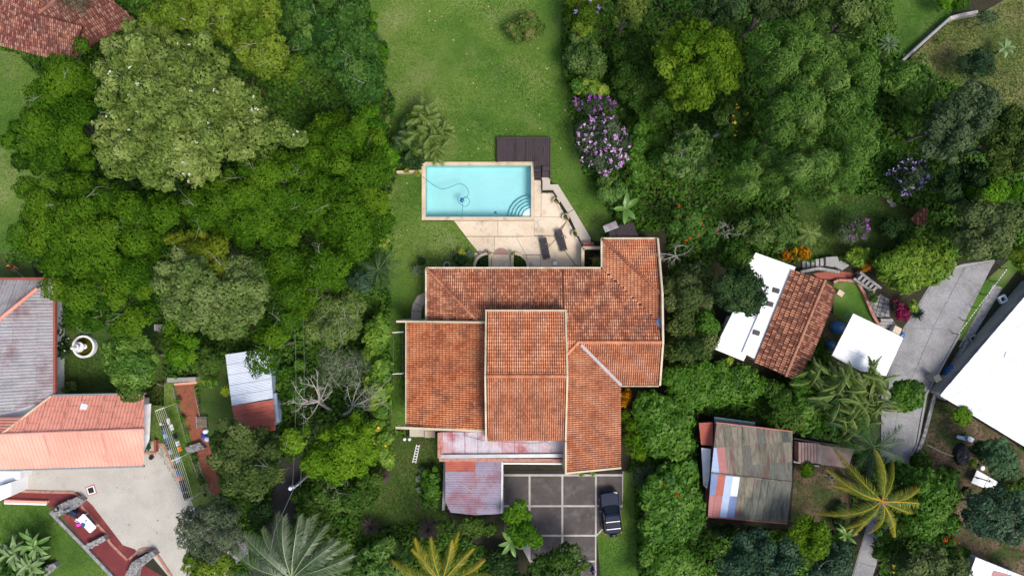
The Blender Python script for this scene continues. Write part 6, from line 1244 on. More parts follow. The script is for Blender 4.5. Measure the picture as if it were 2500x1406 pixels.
dead_tree('grey leafless tree with long twigs reaching toward the left wing roof', 860, 990, 6, [(940, 935), (925, 960), (905, 945), (880, 930), (930, 980), (850, 940), (900, 975)], PM('grey_wood_bare', (.3, .28, .26), .8), r=.09, base=(838, 1010), L=1.8)
shrub('thick hedge of yellow-green broad leaves along the strip left of the house', [(890, 790), (930, 745), (950, 770), (952, 900), (955, 1010), (920, 1040), (890, 960), (885, 860)], 2.6, 'yellowbroad', name='hedge', cat='hedge', zlow=1.7, noise=.25, sp=.95)
shrub('lower clump of yellow-green leaves with orange flecks below the left hedge', [(905, 1030), (950, 1020), (962, 1090), (945, 1130), (905, 1110)], 2.3, 'yellowbroad', flowers=[('y', 8, .2)])
shrub('yellowed upright shrub at the left side of the rough garden', blob(945, 1118, 16, 30), 1.6, 'yellowbroad', rscale=.7)
shrub('dark blue-green shrub below the twiggy dark canopy, right of the sage tree', blob(885, 690, 45, 38), 3.2, 'bluegreen')
shrub('strip of bright leafy shrubs at the right edge of the left wood beside the lawn', [(925, 480), (950, 470), (958, 560), (948, 640), (920, 640)], 2.8, 'yellowbroad', rscale=.7)
shrub('dark leafy undergrowth left of the overhead wires near the shed', [(665, 900), (740, 870), (760, 960), (700, 1010), (670, 980)], 1.6, 'broad')
shrub('dark undergrowth between the lime ferny tree and the rough garden', [(880, 1150), (930, 1120), (940, 1200), (890, 1260), (800, 1260), (820, 1200)], 2, 'mid')
T('twiggy_tree', 'dark twiggy tree with bare white twigs just above the grey palm', 'tree', blob(830, 1205, 65, 45), 5, 'mid', twigs=9, bark=m_pale, dens=.8)
shrub('pinkish brown dry shrub beside the main lawn, upper left', blob(885, 130, 26, 12), 2.4, 'olive', rscale=.6, mat=LM('dry_pink_leaf', [(.12, .08, .06), (.25, .17, .14), (.36, .27, .24)]))
shrub('light mixed shrubs with dry stalks along the left edge of the main lawn', [(905, 240), (945, 250), (950, 300), (935, 330), (905, 290)], 2, 'wispylime')
shrub('narrow light green shrubs along the top left edge of the main lawn', [(885, -20), (905, -20), (945, 110), (955, 180), (930, 170), (905, 90)], 2, 'bright', rscale=.7)
# dry grey shrubs
for px_, py_, rx_, ry_, lb in ((905, 1285, 28, 22, 'grey-brown dead spiky shrub above the grey palm tips, left of two'), (1045, 1290, 42, 22, 'wide grey-brown dead spiky shrub below the rough garden, right of two'), (935, 1160, 14, 30, 'tan dried fallen shrub at the left side of the rough garden')):
    spiky(lb, px_, py_, (rx_+ry_)*.62, .7, LM('dry_strap_'+str(px_), [(.1, .075, .07), (.24, .19, .17)]), 120, .045, name='dead_shrub', cat='shrub', tilt=(0, 1.4))
shrub('bright green broad-leaved bush between the grey palm and the yellow palm', [(880, 1340), (950, 1300), (1000, 1330), (1010, 1420), (900, 1430), (850, 1400)], 2.6, 'broadlime', mat=LM('jungle_leaf', [(.02, .07, .008), (.05, .13, .014), (.1, .19, .03), (.17, .26, .05)], .5, .2, .25))
for px_, py_, lb in ((1030, 1148, 'whitish leafy herb in the rough garden, uppermost of four'), (1022, 1168, 'whitish leafy herb in the rough garden below the uppermost'), (1045, 1165, 'whitish leafy herb in the rough garden nearest the carport'), (1024, 1195, 'whitish leafy herb in the rough garden, lowest of four')):
    spiky(lb, px_, py_, 12, .3, LM('pale_strap_'+str(px_), [(.2, .25, .18), (.36, .42, .33)]), 26, .07, cat='herb', name='pale_herb')
shrub('tall green weeds along the left wall of the carport', [(1030, 1130), (1070, 1140), (1080, 1230), (1040, 1250), (1020, 1200)], 1.0, 'broad', rscale=.7)
shrub('row of small white flowered plants beside the grey roof house', [(138, 800), (165, 805), (172, 870), (150, 900), (138, 880)], 1.0, 'dark', rscale=.6, flowers=[('w', 26, .1)])
spiky('yellow-green spiky rosette below the white flowered plants by the grey roof', 132, 928, 16, 1.2, LM('lime_strap', [(.2, .3, .03), (.42, .46, .08)]), 40, .06)
spiky('yellow-green spiky rosette at the corner of the salmon and grey roofs', 158, 952, 15, 1.0, LM('lime_strap_b', [(.16, .28, .03), (.38, .44, .08)]), 36, .06)
spiky('lime yellow spiky rosette at the upper left side of the garden shed', 552, 956, 17, 2.2, LM('lime_strap_c', [(.3, .38, .03), (.55, .55, .1)]), 46, .07)
shrub('yellowish leafy shrub left of the lime rosette above the shed garden', blob(510, 930, 26, 12), 2.0, 'yellowbroad', rscale=.5)
shrub('dark low shrub with pale stems left of the fountain garden lawn', blob(175, 935, 18, 24), 1.1, 'sage', rscale=.6)
shrub('small clipped shrub inside the red planter box by the pink house', blob(362, 1090, 9, 15), .8, 'mid', rscale=.4)
for k, (a, b, c_, d_) in enumerate([(426, 960, 440, 1000), (438, 1005, 452, 1040), (450, 1045, 460, 1080)]): shrub(('upper', 'middle', 'lower')[k]+' piece of the clipped low hedge left of the upper red path', [(a, b), (a+8, b-2), (c_+4, d_), (c_-5, d_)], .6, 'broad', rscale=.35, name='low_hedge', cat='hedge')
shrub('fine green hedge between the lower drying rack and the red path', [(466, 1112), (480, 1108), (512, 1215), (500, 1220)], .6, 'mid', rscale=.4, name='low_hedge', cat='hedge')
T('leafy_tree', 'yellow-green leafy tree at the lower right tip of the gravel yard', 'tree', [(450, 1350), (500, 1330), (560, 1350), (580, 1420), (470, 1440), (430, 1400)], 5, 'lime')
# palms left
m_fyel = LM('golden_frond', [(.045, .1, .01), (.1, .16, .014), (.27, .25, .02), (.5, .32, .025)], .5, .2, .3); m_fg2 = LM('grey_green_frond', [(.018, .045, .014), (.045, .085, .028), (.085, .125, .055), (.22, .26, .12)], .4, .1, .5)
m_fdk = LM('dark_frond', [(.016, .045, .01), (.035, .08, .018), (.065, .12, .03)], .5, .2, .3); m_fmid = LM('fresh_frond', [(.05, .11, .014), (.095, .17, .025), (.15, .22, .05), (.24, .28, .08)], .5, .25, .3)
palm('big grey-green feather palm at the bottom edge left of the yellow palm', 712, 1410, 5.5, 5.8, m_fg2, [97, 78, 58, 40, 22, 4, 118, 138, 158, 176, 84, 200, 330, 235, 290, 68, 48, 108, 128, 148, 30], wdt=1.1, n=84, droop=.38, trunk_r=.28, elev=(-.05, .2), lw=.03)
palm('golden yellow coconut palm at the bottom edge below the rough garden', 1078, 1420, 5.5, 4.6, m_fyel, [98, 82, 66, 46, 26, 6, 116, 134, 152, 172, 190, 250, 300], curve=.08, fold=.55, wdt=.8, n=84, droop=.5, lw=.034)
palm('dark fan-like palm between the blue-green shrub and the lawn strip', 925, 660, 3.4, 2.2, m_fdk, [20, 60, 100, 150, 200, 250, 300, 340, 80], wdt=.7, n=30)
# areca clump by the pool
for k, (x, y, z, lb) in enumerate([(1038, 285, 2.8, 'clump palm by the pool, topmost crown'), (1060, 325, 2.7, 'clump palm by the pool, right hand crown over the lawn'), (998, 335, 2.4, 'clump palm by the pool, darker left hand crown'), (1050, 352, 2.4, 'clump palm by the pool, lowest crown above the rim')]):
    palm(lb, x, y, z, 1.3, m_fmid if k != 2 else m_fdk, [i*14+k*11 for i in range(26)], group='areca palms beside the pool', scatter=.45, wdt=.6, n=30, droop=.6, trunk_r=.09, elev=(.1, 1.0), fold=.6, lw=.035)
shrub('dark low planting under the clump palm beside the pool', blob(1015, 385, 38, 30), .9, 'dark', rscale=.6)
spiky('yellow-green spiky shrub at the left pool corner wall, left of two', 993, 418, 10, .9, LM('gold_strap', [(.2, .24, .03), (.4, .38, .07)]), 40, .06); spiky('yellow-green spiky shrub touching the left pool corner', 1020, 423, 12, .9, LM('gold_strap_b', [(.2, .24, .03), (.4, .38, .07)]), 40, .06)
shrub('dark planting bed of mixed leaves left of the curved planter wall', [(1100, 620), (1155, 625), (1155, 648), (1095, 648)], .9, 'dark', rscale=.5)
spiky('yellow tinged spiky plant at the lawn corner below the terrace slant', 1128, 616, 14, .8, LM('gold_strap_c', [(.26, .26, .03), (.5, .38, .05)]), 24, .07); spiky('silvery green spiky plant beside the terrace slant', 1148, 618, 13, .7, LM('silver_strap', [(.08, .14, .09), (.18, .25, .17)]), 26, .07)
spiky('grey-green spiky yucca at the upper left corner of the tiled house', 1018, 660, 17, 1.1, LM('yucca_strap', [(.12, .15, .1), (.26, .3, .2)]), 60, .05); shrub('dark loose shrub on the lawn above the grey-green yucca', blob(1035, 640, 20, 12), .8, 'dark', rscale=.5)
# big-leaved plants
m_ban = LM('banana_leaf', [(.06, .14, .02), (.14, .26, .06)], .4, .25, .4); m_ban2 = PM('banana_green', (.085, .17, .03), .4, .4); m_banp = PM('pale_banana_green', (.13, .2, .07), .45, .3)
for x, y, z, n_, lb in ((30, 1350, 2.3, 15, 'left crown'), (78, 1338, 2.5, 16, 'upper crown nearest the lawn'), (70, 1385, 2.6, 15, 'lower crown'), (20, 1395, 2.0, 12, 'corner crown')): banana('pale big-leaved plant in the lower left corner, '+lb, x, y, z, 1.5, m_banp if n_ % 2 else m_ban2, n_+10, wd=.32, scatter=.28, group='big-leaved plants in the lower left corner')
shrub('dark leafy undergrowth beneath the pale big-leaved plants, lower left corner', [(-10, 1330), (60, 1310), (118, 1335), (110, 1400), (60, 1440), (-10, 1440)], 1.5, 'broad')
banana('single banana plant at the top of the glossy hedge beside the lean-to', 1527, 510, 2.6, 1.6, m_ban2, 5, [85, 185, 40, 265, 310], .5); banana('banana plant at the bottom of the driveway hedge', 1248, 1322, 2.6, 1.5, m_ban2, 8, wd=.4)
# ================================================================== MIDDLE AND RIGHT
shrub('round shrub with reddish leaf tips standing alone on the main lawn', blob(1283, 68, 54, 44), 1.6, 'rosylawn', zlow=.4, name='lawn_shrub', dens=1.1)
shrub('tall light green mixed shrub at the top of the lawn hedge', [(1380, -20), (1470, -20), (1480, 60), (1440, 90), (1385, 80)], 3.4, 'lime', name='hedge_shrub', flowers=[('l', 10, .2)])
shrub('grey-green mixed shrub in the lawn hedge above the purple flowers', [(1378, 80), (1460, 90), (1490, 150), (1470, 200), (1395, 190), (1372, 140)], 3.2, 'sage', name='hedge_shrub', mat=LM('fresh_hedge_leaf', [(.025, .065, .012), (.06, .12, .022), (.1, .16, .04), (.16, .22, .07)]))
shrub('yellowish shrub in the lawn hedge directly above the purple flowers', [(1400, 190), (1480, 195), (1500, 230), (1420, 240), (1395, 220)], 2.8, 'yellowbroad', rscale=.6, name='hedge_shrub', size=.6)
shrub('flowering shrub covered in lilac pink blossom beside the lawn', [(1410, 300), (1450, 270), (1520, 290), (1545, 340), (1535, 400), (1480, 425), (1435, 410), (1400, 340)], 3.2, 'flowerbush', flowers=[('p', 150, .19)], name='flowering_shrub', cat='flowering shrub')
shrub('deep purple flowering shrub at the top of the lilac blossom', [(1395, 240), (1450, 235), (1505, 235), (1510, 280), (1450, 280), (1395, 275)], 3.0, 'flowerbush', flowers=[('d', 26, .18)], name='flowering_shrub', cat='flowering shrub')
shrub('leafy light green shrub below the lilac blossom at the lawn edge', [(1450, 430), (1520, 420), (1540, 470), (1490, 500), (1460, 480)], 2.4, 'broadlime', size=.8, mat=bpy.data.materials['jungle_leaf'])
T('dark_tree', 'dark green tree at the top edge just right of the lawn hedge', 'tree', [(1490, -30), (1590, -30), (1590, 40), (1540, 80), (1490, 60)], 7, 'dark', mat=LM('dark_olive_leaf', [(.012, .03, .006), (.03, .06, .01), (.07, .11, .02), (.14, .18, .03)]))
T('dark_tree', 'dusky green tree at the top edge above the yellow-green dome', 'tree', [(1660, -30), (1830, -30), (1830, 30), (1780, 55), (1680, 40)], 8, 'dark')
T('dark_tree', 'dark narrow tree between the top edge and the bamboo', 'tree', [(1820, -30), (1960, -30), (1990, 20), (1900, 45), (1830, 40)], 8, 'dark', mat=LM('soft_dark_leaf', [(.015, .035, .01), (.035, .06, .018), (.06, .09, .03), (.09, .13, .045)]))
shrub('deep green thicket between the lawn hedge and the yellow-green dome', [(1490, 100), (1590, 90), (1620, 200), (1600, 300), (1520, 280), (1500, 200)], 3, 'mid')
shrub('dark thicket right of the lilac blossom under the yellow-green dome', [(1530, 290), (1620, 290), (1630, 400), (1560, 450), (1530, 420)], 2.6, 'broad', size=.8)
T('dome_tree', 'yellow-green domed tree with tufted leaves right of the lawn hedge', 'tree', [(1595, 110), (1640, 60), (1720, 42), (1790, 80), (1832, 150), (1800, 215), (1750, 240), (1700, 280), (1640, 260), (1610, 200), (1590, 160)], 9.5, 'lime', zlow=4, rscale=.8, mat=LM('golden_green_leaf', [(.025, .062, .003), (.056, .12, .006), (.098, .178, .01), (.155, .235, .022)]))
shrub('darker lower growth at the left foot of the yellow-green dome', [(1560, 130), (1610, 150), (1640, 260), (1680, 290), (1640, 320), (1580, 260)], 4, 'mid')
T('bamboo_clump', 'large bamboo clump of feathery drooping plumes, upper right', 'bamboo', [(1800, 80), (1870, 60), (1960, 40), (2050, 85), (2130, 150), (2150, 260), (2140, 360), (2160, 400), (2110, 450), (2030, 500), (1960, 510), (1870, 470), (1790, 500), (1745, 470), (1800, 380), (1850, 300), (1840, 200)], 11, 'bamboo', zlow=3.5, noise=.9)
T('tuft_tree', 'bright leafy tree at the top edge right of the bamboo', 'tree', [(1990, -30), (2190, -30), (2180, 60), (2140, 110), (2050, 90), (2000, 40)], 7, 'bright', mat=LM('tuft_leaf', [(.02, .06, .01), (.045, .1, .016), (.085, .15, .03), (.15, .21, .06)]))
shrub('glossy dark bush between the bamboo and the silver spiky plant', [(2060, 95), (2140, 100), (2160, 150), (2130, 190), (2080, 140)], 3, 'broad', size=.75)
spiky('silvery striped spiky plant at the lawn corner right of the bamboo', 2170, 108, 32, 1.4, LM('silver_stripe', [(.14, .2, .1), (.34, .4, .25)]), 60, .08)
shrub('bright green rounded glossy bush below the silver spiky plant', [(2155, 160), (2220, 145), (2280, 170), (2292, 215), (2240, 260), (2180, 240), (2150, 200)], 3.6, 'broadlime', name='round_bush', size=.75, mat=bpy.data.materials['glossy_green_leaf'], noise=.18, sp=.9)
shrub('dull green shrub at the lower end of the retaining wall', blob(2255, 148, 24, 20), 1.6, 'sage', rscale=.6)
T('rosette_tree', 'pale rosette-leaved tree on the left of the bamboo with bare stems', 'tree', [(1625, 350), (1690, 300), (1740, 330), (1752, 400), (1720, 450), (1650, 440), (1610, 400)], 6.5, 'sage', rscale=.5, dens=.75, twigs=10, bark=m_pale, size=1.1, mat=LM('rosette_leaf', [(.03, .08, .014), (.065, .14, .026), (.11, .19, .042), (.165, .24, .068)]))
T('rosette_tree', 'green rosette-leaved tree with a few yellow flowers beneath the dome tree', 'tree', [(1745, 250), (1800, 225), (1842, 270), (1835, 340), (1780, 370), (1740, 330)], 6.5, 'mid', rscale=.5, twigs=5, bark=m_pale, flowers=[('y', 7, .22)])
T('blue_green_tree', 'big grey-green tree at the edge of the upper right lawn', 'tree', [(2240, 330), (2290, 240), (2370, 195), (2440, 220), (2450, 280), (2390, 350), (2330, 400), (2260, 400), (2230, 360)], 8, 'bluegreen', rscale=.9, mat=LM('grey_green_leaf', [(.02, .045, .018), (.045, .08, .032), (.08, .115, .05), (.12, .155, .075)]))
T('spiky_conifer', 'dark green ferny tree on the upper right lawn with radiating branches', 'tree', blob(2385, 155, 52, 38), 2.6, zlow=.5, style='wispy', rscale=.7, mat=LM('conifer_leaf', [(.008, .03, .012), (.02, .055, .025), (.045, .09, .04)]))
shrub('pale feathery shrub at the end of the stone retaining wall', blob(2412, 48, 33, 26), 2.2, 'wispy', rscale=.6, mat=LM('pale_feather_leaf', [(.05, .09, .04), (.1, .15, .07), (.16, .21, .11)]))
banana('small light green banana plant on the upper right lawn', 2455, 118, 1.4, .9, m_banp, 7, wd=.3)
shrub('yellow-green shrub at the top edge above the retaining wall', [(2270, -20), (2370, -20), (2360, 20), (2300, 30)], 1.6, 'bright')
spiky('thin yellowish herb growing against the retaining wall', 2300, 100, 18, .5, LM('thin_strap', [(.1, .16, .03), (.2, .26, .06)]), 30, .04)
T('dark_tree', 'dark leafy tree with yellow tips at the right edge, upper half', 'tree', [(2400, 300), (2460, 255), (2530, 260), (2530, 420), (2440, 430), (2390, 380)], 6.5, 'dark', mat=bpy.data.materials['dark_olive_leaf'])
T('dark_tree', 'dark shaded tree below the grey-green tree at the lawn edge', 'tree', [(2270, 410), (2390, 390), (2430, 440), (2400, 500), (2320, 500), (2270, 460)], 4.5, 'dark')
T('leafy_tree', 'lighter green tree at the right edge above the road', 'tree', [(2340, 490), (2400, 460), (2480, 480), (2500, 560), (2460, 620), (2390, 645), (2330, 600), (2320, 540)], 7, 'mid', mat=LM('olive_green_leaf', [(.03, .055, .015), (.06, .095, .025), (.1, .135, .045), (.15, .19, .07)]))
T('leafy_tree', 'bright green tree above the pinkish tiled shelter', 'tree', [(2330, 470), (2420, 440), (2500, 450), (2500, 500), (2400, 510), (2340, 520)], 6, 'bright')
shrub('bright leafy shrub at the right edge beside the road top', [(2465, 610), (2530, 590), (2530, 680), (2490, 670), (2470, 650)], 4, 'lime')
shrub('purple-blue flowering shrub right of the bamboo', blob(2213, 435, 48, 48), 2.6, 'flowerbush', flowers=[('l', 70, .16)], name='flowering_shrub', cat='flowering shrub')
shrub('grey-green flowering bush with a few purple heads on the shaded lawn', blob(2080, 560, 44, 38), 2.0, 'wispy', flowers=[('d', 9, .2)], name='flowering_shrub', cat='flowering shrub', rscale=.7)
shrub('lime green dense bush left of the road top', [(2135, 640), (2180, 595), (2250, 580), (2320, 610), (2340, 650), (2290, 690), (2200, 712), (2145, 690)], 3.2, 'broadlime', name='round_bush', size=.85, noise=.18, sp=.9)
shrub('pale striped leafy bush between the lime bush and the road', [(2270, 620), (2330, 615), (2345, 655), (2300, 690), (2265, 670)], 2.6, 'olive', rscale=.6, size=1.3)
shrub('dark leafy shrub left of the pinkish tiled shelter', blob(2180, 555, 34, 34), 2, 'dark')
shrub('green shrub below the pinkish tiled shelter', [(2240, 560), (2330, 540), (2340, 600), (2260, 590)], 3.0, 'mid')
shrub('light green shrub beside the orange croton above the dark stairs', blob(2092, 625, 32, 26), 1.8, 'broadlime', rscale=.6, size=.8)
shrub('orange croton bush beside the stone stairs, left of two', blob(1918, 622, 20, 17), 1.4, 'croton'); shrub('orange croton bush beside the stone stairs, right of two', blob(1956, 617, 20, 20), 1.5, 'croton', mat=LM('gold_croton', [(.2, .08, .005), (.38, .17, .006), (.5, .3, .015)]))
shrub('rusty red croton bush right of the light green shrub', [(2095, 645), (2120, 625), (2130, 650), (2120, 668), (2100, 660)], 1.4, 'redcroton'); shrub('bright orange croton bush at the right wall of the big house', blob(1530, 972, 15, 24), 1.5, 'croton', rscale=.7, mat=LM('amber_croton', [(.25, .1, .005), (.5, .22, .005), (.6, .34, .02)]))
shrub('magenta bougainvillea hanging along the right side of the stone path', [(2175, 712), (2190, 720), (2205, 745), (2225, 755), (2215, 790), (2190, 785), (2182, 750)], 1.5, 'bougain', name='bougainvillea', cat='flowering shrub', rscale=.7)
shrub('yellow-green shrub right of the bougainvillea beside the road', [(2225, 730), (2248, 712), (2240, 760), (2222, 775)], 1.5, 'yellowbroad', rscale=.5, size=.7)
spiky('dark blue-green spiky shrub leaning over the road edge', 2238, 765, 24, 1.3, LM('blue_strap', [(.015, .035, .02), (.05, .085, .05)]), 60, .08)
shrub('small dark shrub beside the stone path below the dark stairs', blob(2135, 722, 17, 17), 1.0, 'mid', rscale=.5)
palm('small fan palm on the shaded lawn left of the purple headed bush', 1975, 570, 2.4, 1.2, m_fmid, [i*40 for i in range(9)], wdt=.5, n=20, trunk_r=.1)
# red flowered tree and the wood right of the house
T('flame_tree', 'small tree dotted with red flowers right of the lean-to', 'tree', [(1625, 505), (1690, 510), (1745, 545), (1760, 610), (1690, 600), (1640, 570)], 4.5, 'mid', flowers=[('r', 20, .14)], rscale=.8, mat=bpy.data.materials['cool_green_leaf'])
dead_tree('small dead white branch cluster right of the red flowers', 1740, 570, 5, [(1770, 545), (1790, 560), (1775, 575), (1800, 570), (1760, 555)], m_pale, r=.06, base=(1745, 600), L=1)
dead_tree('white leafless branch touching the east wall of the big house', 1650, 625, 4.6, [(1600, 622), (1615, 635), (1665, 600), (1690, 603), (1640, 640)], m_pale, r=.07, base=(1660, 640), L=1.1)
shrub('mid green bush left of the orange croton bushes', [(1790, 540), (1860, 510), (1960, 530), (1950, 590), (1900, 620), (1830, 600)], 3.5, 'sage', mat=bpy.data.materials['fresh_hedge_leaf'])
shrub('light leaved shrub between the red flowers and the croton bushes', [(1740, 600), (1800, 580), (1850, 620), (1820, 660), (1750, 650)], 3.2, 'mid')
T('dark_tree', 'very dark tree overlapping the flat white roofs', 'tree', [(1740, 680), (1800, 650), (1850, 660), (1872, 720), (1865, 770), (1810, 780), (1750, 760)], 6, 'dark')
shrub('deep green shrubs right of the east wall, middle', [(1620, 640), (1740, 640), (1750, 740), (1700, 790), (1625, 780)], 3, 'mid', mat=bpy.data.materials['olive_green_leaf'])
shrub('olive green shrubs right of the east wall, below the middle', [(1622, 750), (1740, 770), (1760, 850), (1700, 900), (1625, 880)], 3, 'sage', mat=bpy.data.materials['olive_dark_leaf'])
shrub('glossy dark bush left of the white flat roof corner', blob(1725, 790, 42, 40), 3, 'broad', size=.75)
for x, y, lb in ((1780, 880, 'yellow-green rosette plant below the white flat roofs, uppermost'), (1768, 902, 'yellow-green rosette plant below the white flat roofs, left'), (1806, 925, 'yellow-green rosette plant below the white flat roofs, lowest')): spiky(lb, x, y, 15, 2.6, LM('gold_rosette_'+str(y), [(.22, .3, .03), (.5, .5, .1)]), 44, .06, cat='plant')
shrub('wild green thicket below the white flat roofs', [(1625, 890), (1750, 880), (1850, 900), (1900, 940), (1800, 990), (1680, 1010), (1620, 960)], 2.6, 'broad', size=.8, zlow=1.9, noise=.22, sp=.95)
shrub('dense thicket between the brown tile roof and the rusty hut', [(1850, 930), (1960, 940), (1990, 1010), (1950, 1060), (1880, 1020)], 2.4, 'mid', zlow=1.9, noise=.22, sp=.95)
shrub('glossy green hedge mass along the right side of the driveway', [(1570, 1180), (1620, 1130), (1690, 1120), (1715, 1200), (1728, 1270), (1690, 1330), (1620, 1350), (1560, 1320)], 3, 'broad', name='hedge', cat='hedge', flowers=[('r', 7, .15)], mat=LM('deep_glossy_leaf', [(.016, .06, .004), (.038, .112, .007), (.07, .165, .014), (.13, .23, .04)], .55, .15, .18), zlow=1.9, noise=.22, sp=.95)
shrub('glossy green hedge mass right of the south wing', [(1540, 960), (1620, 950), (1690, 1000), (1700, 1110), (1620, 1130), (1560, 1080)], 2.8, 'broad', name='hedge', cat='hedge', zlow=1.9, noise=.22, sp=.95)
shrub('lower glossy hedge at the bottom edge right of the lawn strip', [(1560, 1330), (1680, 1330), (1730, 1380), (1730, 1440), (1560, 1440)], 2.6, 'broad', name='hedge', cat='hedge', zlow=1.9, noise=.22, sp=.95)
shrub('light ferny shrubs close to the wall of the south wing', [(1518, 990), (1560, 1000), (1590, 1080), (1570, 1130), (1520, 1110)], 2.0, 'wispylime', mat=bpy.data.materials['fern_leaf'])
spiky('round grey-green spiky bush between the south wing and the car lawn', 1575, 1163, 38, 1.4, LM('grey_spike', [(.08, .12, .07), (.17, .22, .12)]), 220, .05, name='spiky_bush', cat='shrub', tilt=(.1, 1.5))
for x, y, lb in ((1418, 1157, 'small yellow-green plant hanging at the south wing eave, left'), (1447, 1155, 'small yellow-green plant hanging at the south wing eave, right')): spiky(lb, x, y, 11, .5, LM('eave_strap_'+str(x), [(.16, .24, .03), (.34, .36, .05)]), 26, .06)
T('leafy_tree', 'bright bushy tree between the carport and the driveway', 'tree', [(1215, 1240), (1250, 1210), (1300, 1225), (1345, 1290), (1340, 1340), (1280, 1340), (1230, 1310)], 4.2, 'bright', zlow=1.6)
T('bare_topped_tree', 'leafy tree with bare white twigs at the foot of the driveway', 'tree', [(1270, 1370), (1370, 1325), (1430, 1330), (1440, 1380), (1400, 1440), (1290, 1440)], 4, 'mid', twigs=8, bark=m_pale, dens=.7, rscale=.75)
dead_tree('bare white branch star over the driveway joint at the bottom', 1393, 1372, 4.2, [(1375, 1350), (1388, 1345), (1410, 1358), (1415, 1380), (1380, 1395), (1400, 1398), (1372, 1378)], m_pale, r=.05, L=.7)
shrub('low green shrubs below the carport roof', [(1090, 1262), (1220, 1262), (1230, 1300), (1150, 1310), (1085, 1290)], 1.6, 'mid')
shrub('dark shrubs between the yellow palm and the driveway hedge', [(1180, 1310), (1260, 1350), (1280, 1430), (1180, 1430)], 1.8, 'dark')
# lower right
T('bushy_tree', 'dark bushy tree just left of the drooping palm clump', 'tree', [(1935, 920), (1990, 880), (2010, 950), (1990, 1040), (1945, 1050), (1930, 980)], 3.5, 'broad')
for k, (x, y, z, lb) in enumerate([(2006, 940, 5.0, 'drooping palm clump below the white carport, upper left crown'), (2068, 945, 5.3, 'drooping palm clump below the white carport, upper middle crown'), (2138, 962, 5.0, 'drooping palm clump below the white carport, right crown'), (2030, 985, 5.0, 'drooping palm clump below the white carport, lower left crown'), (2095, 1000, 5.2, 'drooping palm clump below the white carport, lower middle crown'), (2060, 955, 5.8, 'drooping palm clump below the white carport, central crown'), (2122, 935, 4.8, 'drooping palm clump below the white carport, top crown')]):
    palm(lb, x, y, z, 1.75, m_fmid if k != 3 else m_fdk, [i*20+k*13 for i in range(18)], group='drooping palms below the white carport', scatter=.6, curve=.16, wdt=.55, n=34, droop=.8, trunk_r=.1, elev=(.0, 1.1), fold=1.2, lw=.045)
shrub('round dense green bush right of the drooping palms over the road', [(2180, 930), (2240, 925), (2268, 960), (2240, 1000), (2190, 1010), (2165, 970)], 3.4, 'broad', zlow=2.4, noise=.2, sp=.9, rscale=.7, size=.8)
palm('dark green palm above the golden palm beside the road', 2130, 1090, 5, 3.2, m_fdk, [i*36+8 for i in range(10)], wdt=.8, n=40, droop=.55)
palm('golden yellow coconut palm crown right of the rusty hut', 2152, 1222, 6.5, 4.4, m_fyel, [5, 22, 48, 75, 98, 128, 150, 172, 192, 214, 238, 262, 284, 305, 328, 348], curve=.1, fold=.6, wdt=.72, n=84, droop=.72, lw=.03, trunk_r=.2, elev=(.0, .3), lens=[1, .8, .85, .75, 1.05, 1.1, 1.05, .95, 1, .9, .95, .8, .85, .9, .9, 1.1])
T('leafy_tree', 'dark green tree right of the golden palm crown', 'tree', [(2215, 1150), (2300, 1140), (2350, 1200), (2340, 1290), (2270, 1320), (2200, 1310), (2230, 1230)], 5.5, 'broad', zlow=2, size=.85)
T('blue_green_tree', 'blue-green tree over the white board in the lower right', 'tree', [(2350, 1200), (2430, 1180), (2510, 1200), (2530, 1290), (2470, 1330), (2390, 1320), (2345, 1260)], 6.5, 'bluegreen')
T('leafy_tree', 'grey-green tree at the bottom edge left of the white corner roof', 'tree', [(2200, 1350), (2290, 1330), (2370, 1370), (2380, 1440), (2210, 1440), (2180, 1400)], 5, 'sage', mat=bpy.data.materials['olive_green_leaf'])
shrub('yellow flowered shrub at the bottom edge left of the grey-green tree', [(2165, 1320), (2215, 1320), (2220, 1380), (2170, 1400)], 2, 'dark', flowers=[('y', 8, .18)])
T('blue_green_tree', 'dark blue-green tree below the rusty hut', 'tree', [(1760, 1330), (1830, 1290), (1920, 1300), (1960, 1360), (1950, 1440), (1770, 1440), (1745, 1390)], 6, 'bluegreen', twigs=3)
T('leafy_tree', 'yellow-green bushy tree at the lower right corner of the rusty hut', 'tree', [(1920, 1275), (1980, 1250), (2022, 1280), (2020, 1350), (1970, 1380), (1930, 1330)], 6, 'lime', zlow=3, mat=bpy.data.materials['golden_green_leaf'], rscale=.8)
T('blue_green_tree', 'grey twiggy tree at the bottom edge left of the lower road', 'tree', [(2000, 1330), (2070, 1320), (2090, 1390), (2080, 1440), (1970, 1440), (1975, 1380)], 5.5, 'bluegreen', twigs=6)
banana('spiky young banana plant at the roadside below the golden palm', 2065, 1305, 1.8, 1.2, m_ban2, 7, wd=.25)
shrub('small round green shrub between the rusty hut and the golden palm', blob(1970, 1148, 22, 18), 1.4, 'bright', rscale=.6)
T('papaya_tree', 'star-leaved pale green tree beside the huge white roof', 'tree', [(2400, 1080), (2450, 1060), (2485, 1110), (2490, 1160), (2440, 1180), (2405, 1140)], 4.5, 'bright', rscale=.6, mat=LM('papaya_leaf', [(.03, .07, .03), (.06, .12, .05), (.11, .19, .09)]))
shrub('bright shrub against the lower side of the huge white roof', [(2310, 1000), (2350, 985), (2390, 1020), (2370, 1040), (2325, 1030)], 2, 'bright')
shrub('dark dusty shrub between the black heap and the star-leaved tree', blob(2395, 1105, 24, 34), 1.6, 'dark')
shrub('yellow-green shrub beside the black plastic heap', blob(2375, 1130, 16, 14), 1.0, 'lime', rscale=.5)
shrub('red flowered low shrub below the dark green tree', blob(2315, 1315, 22, 16), 1.2, 'mid', rscale=.5, flowers=[('r', 5, .2)])
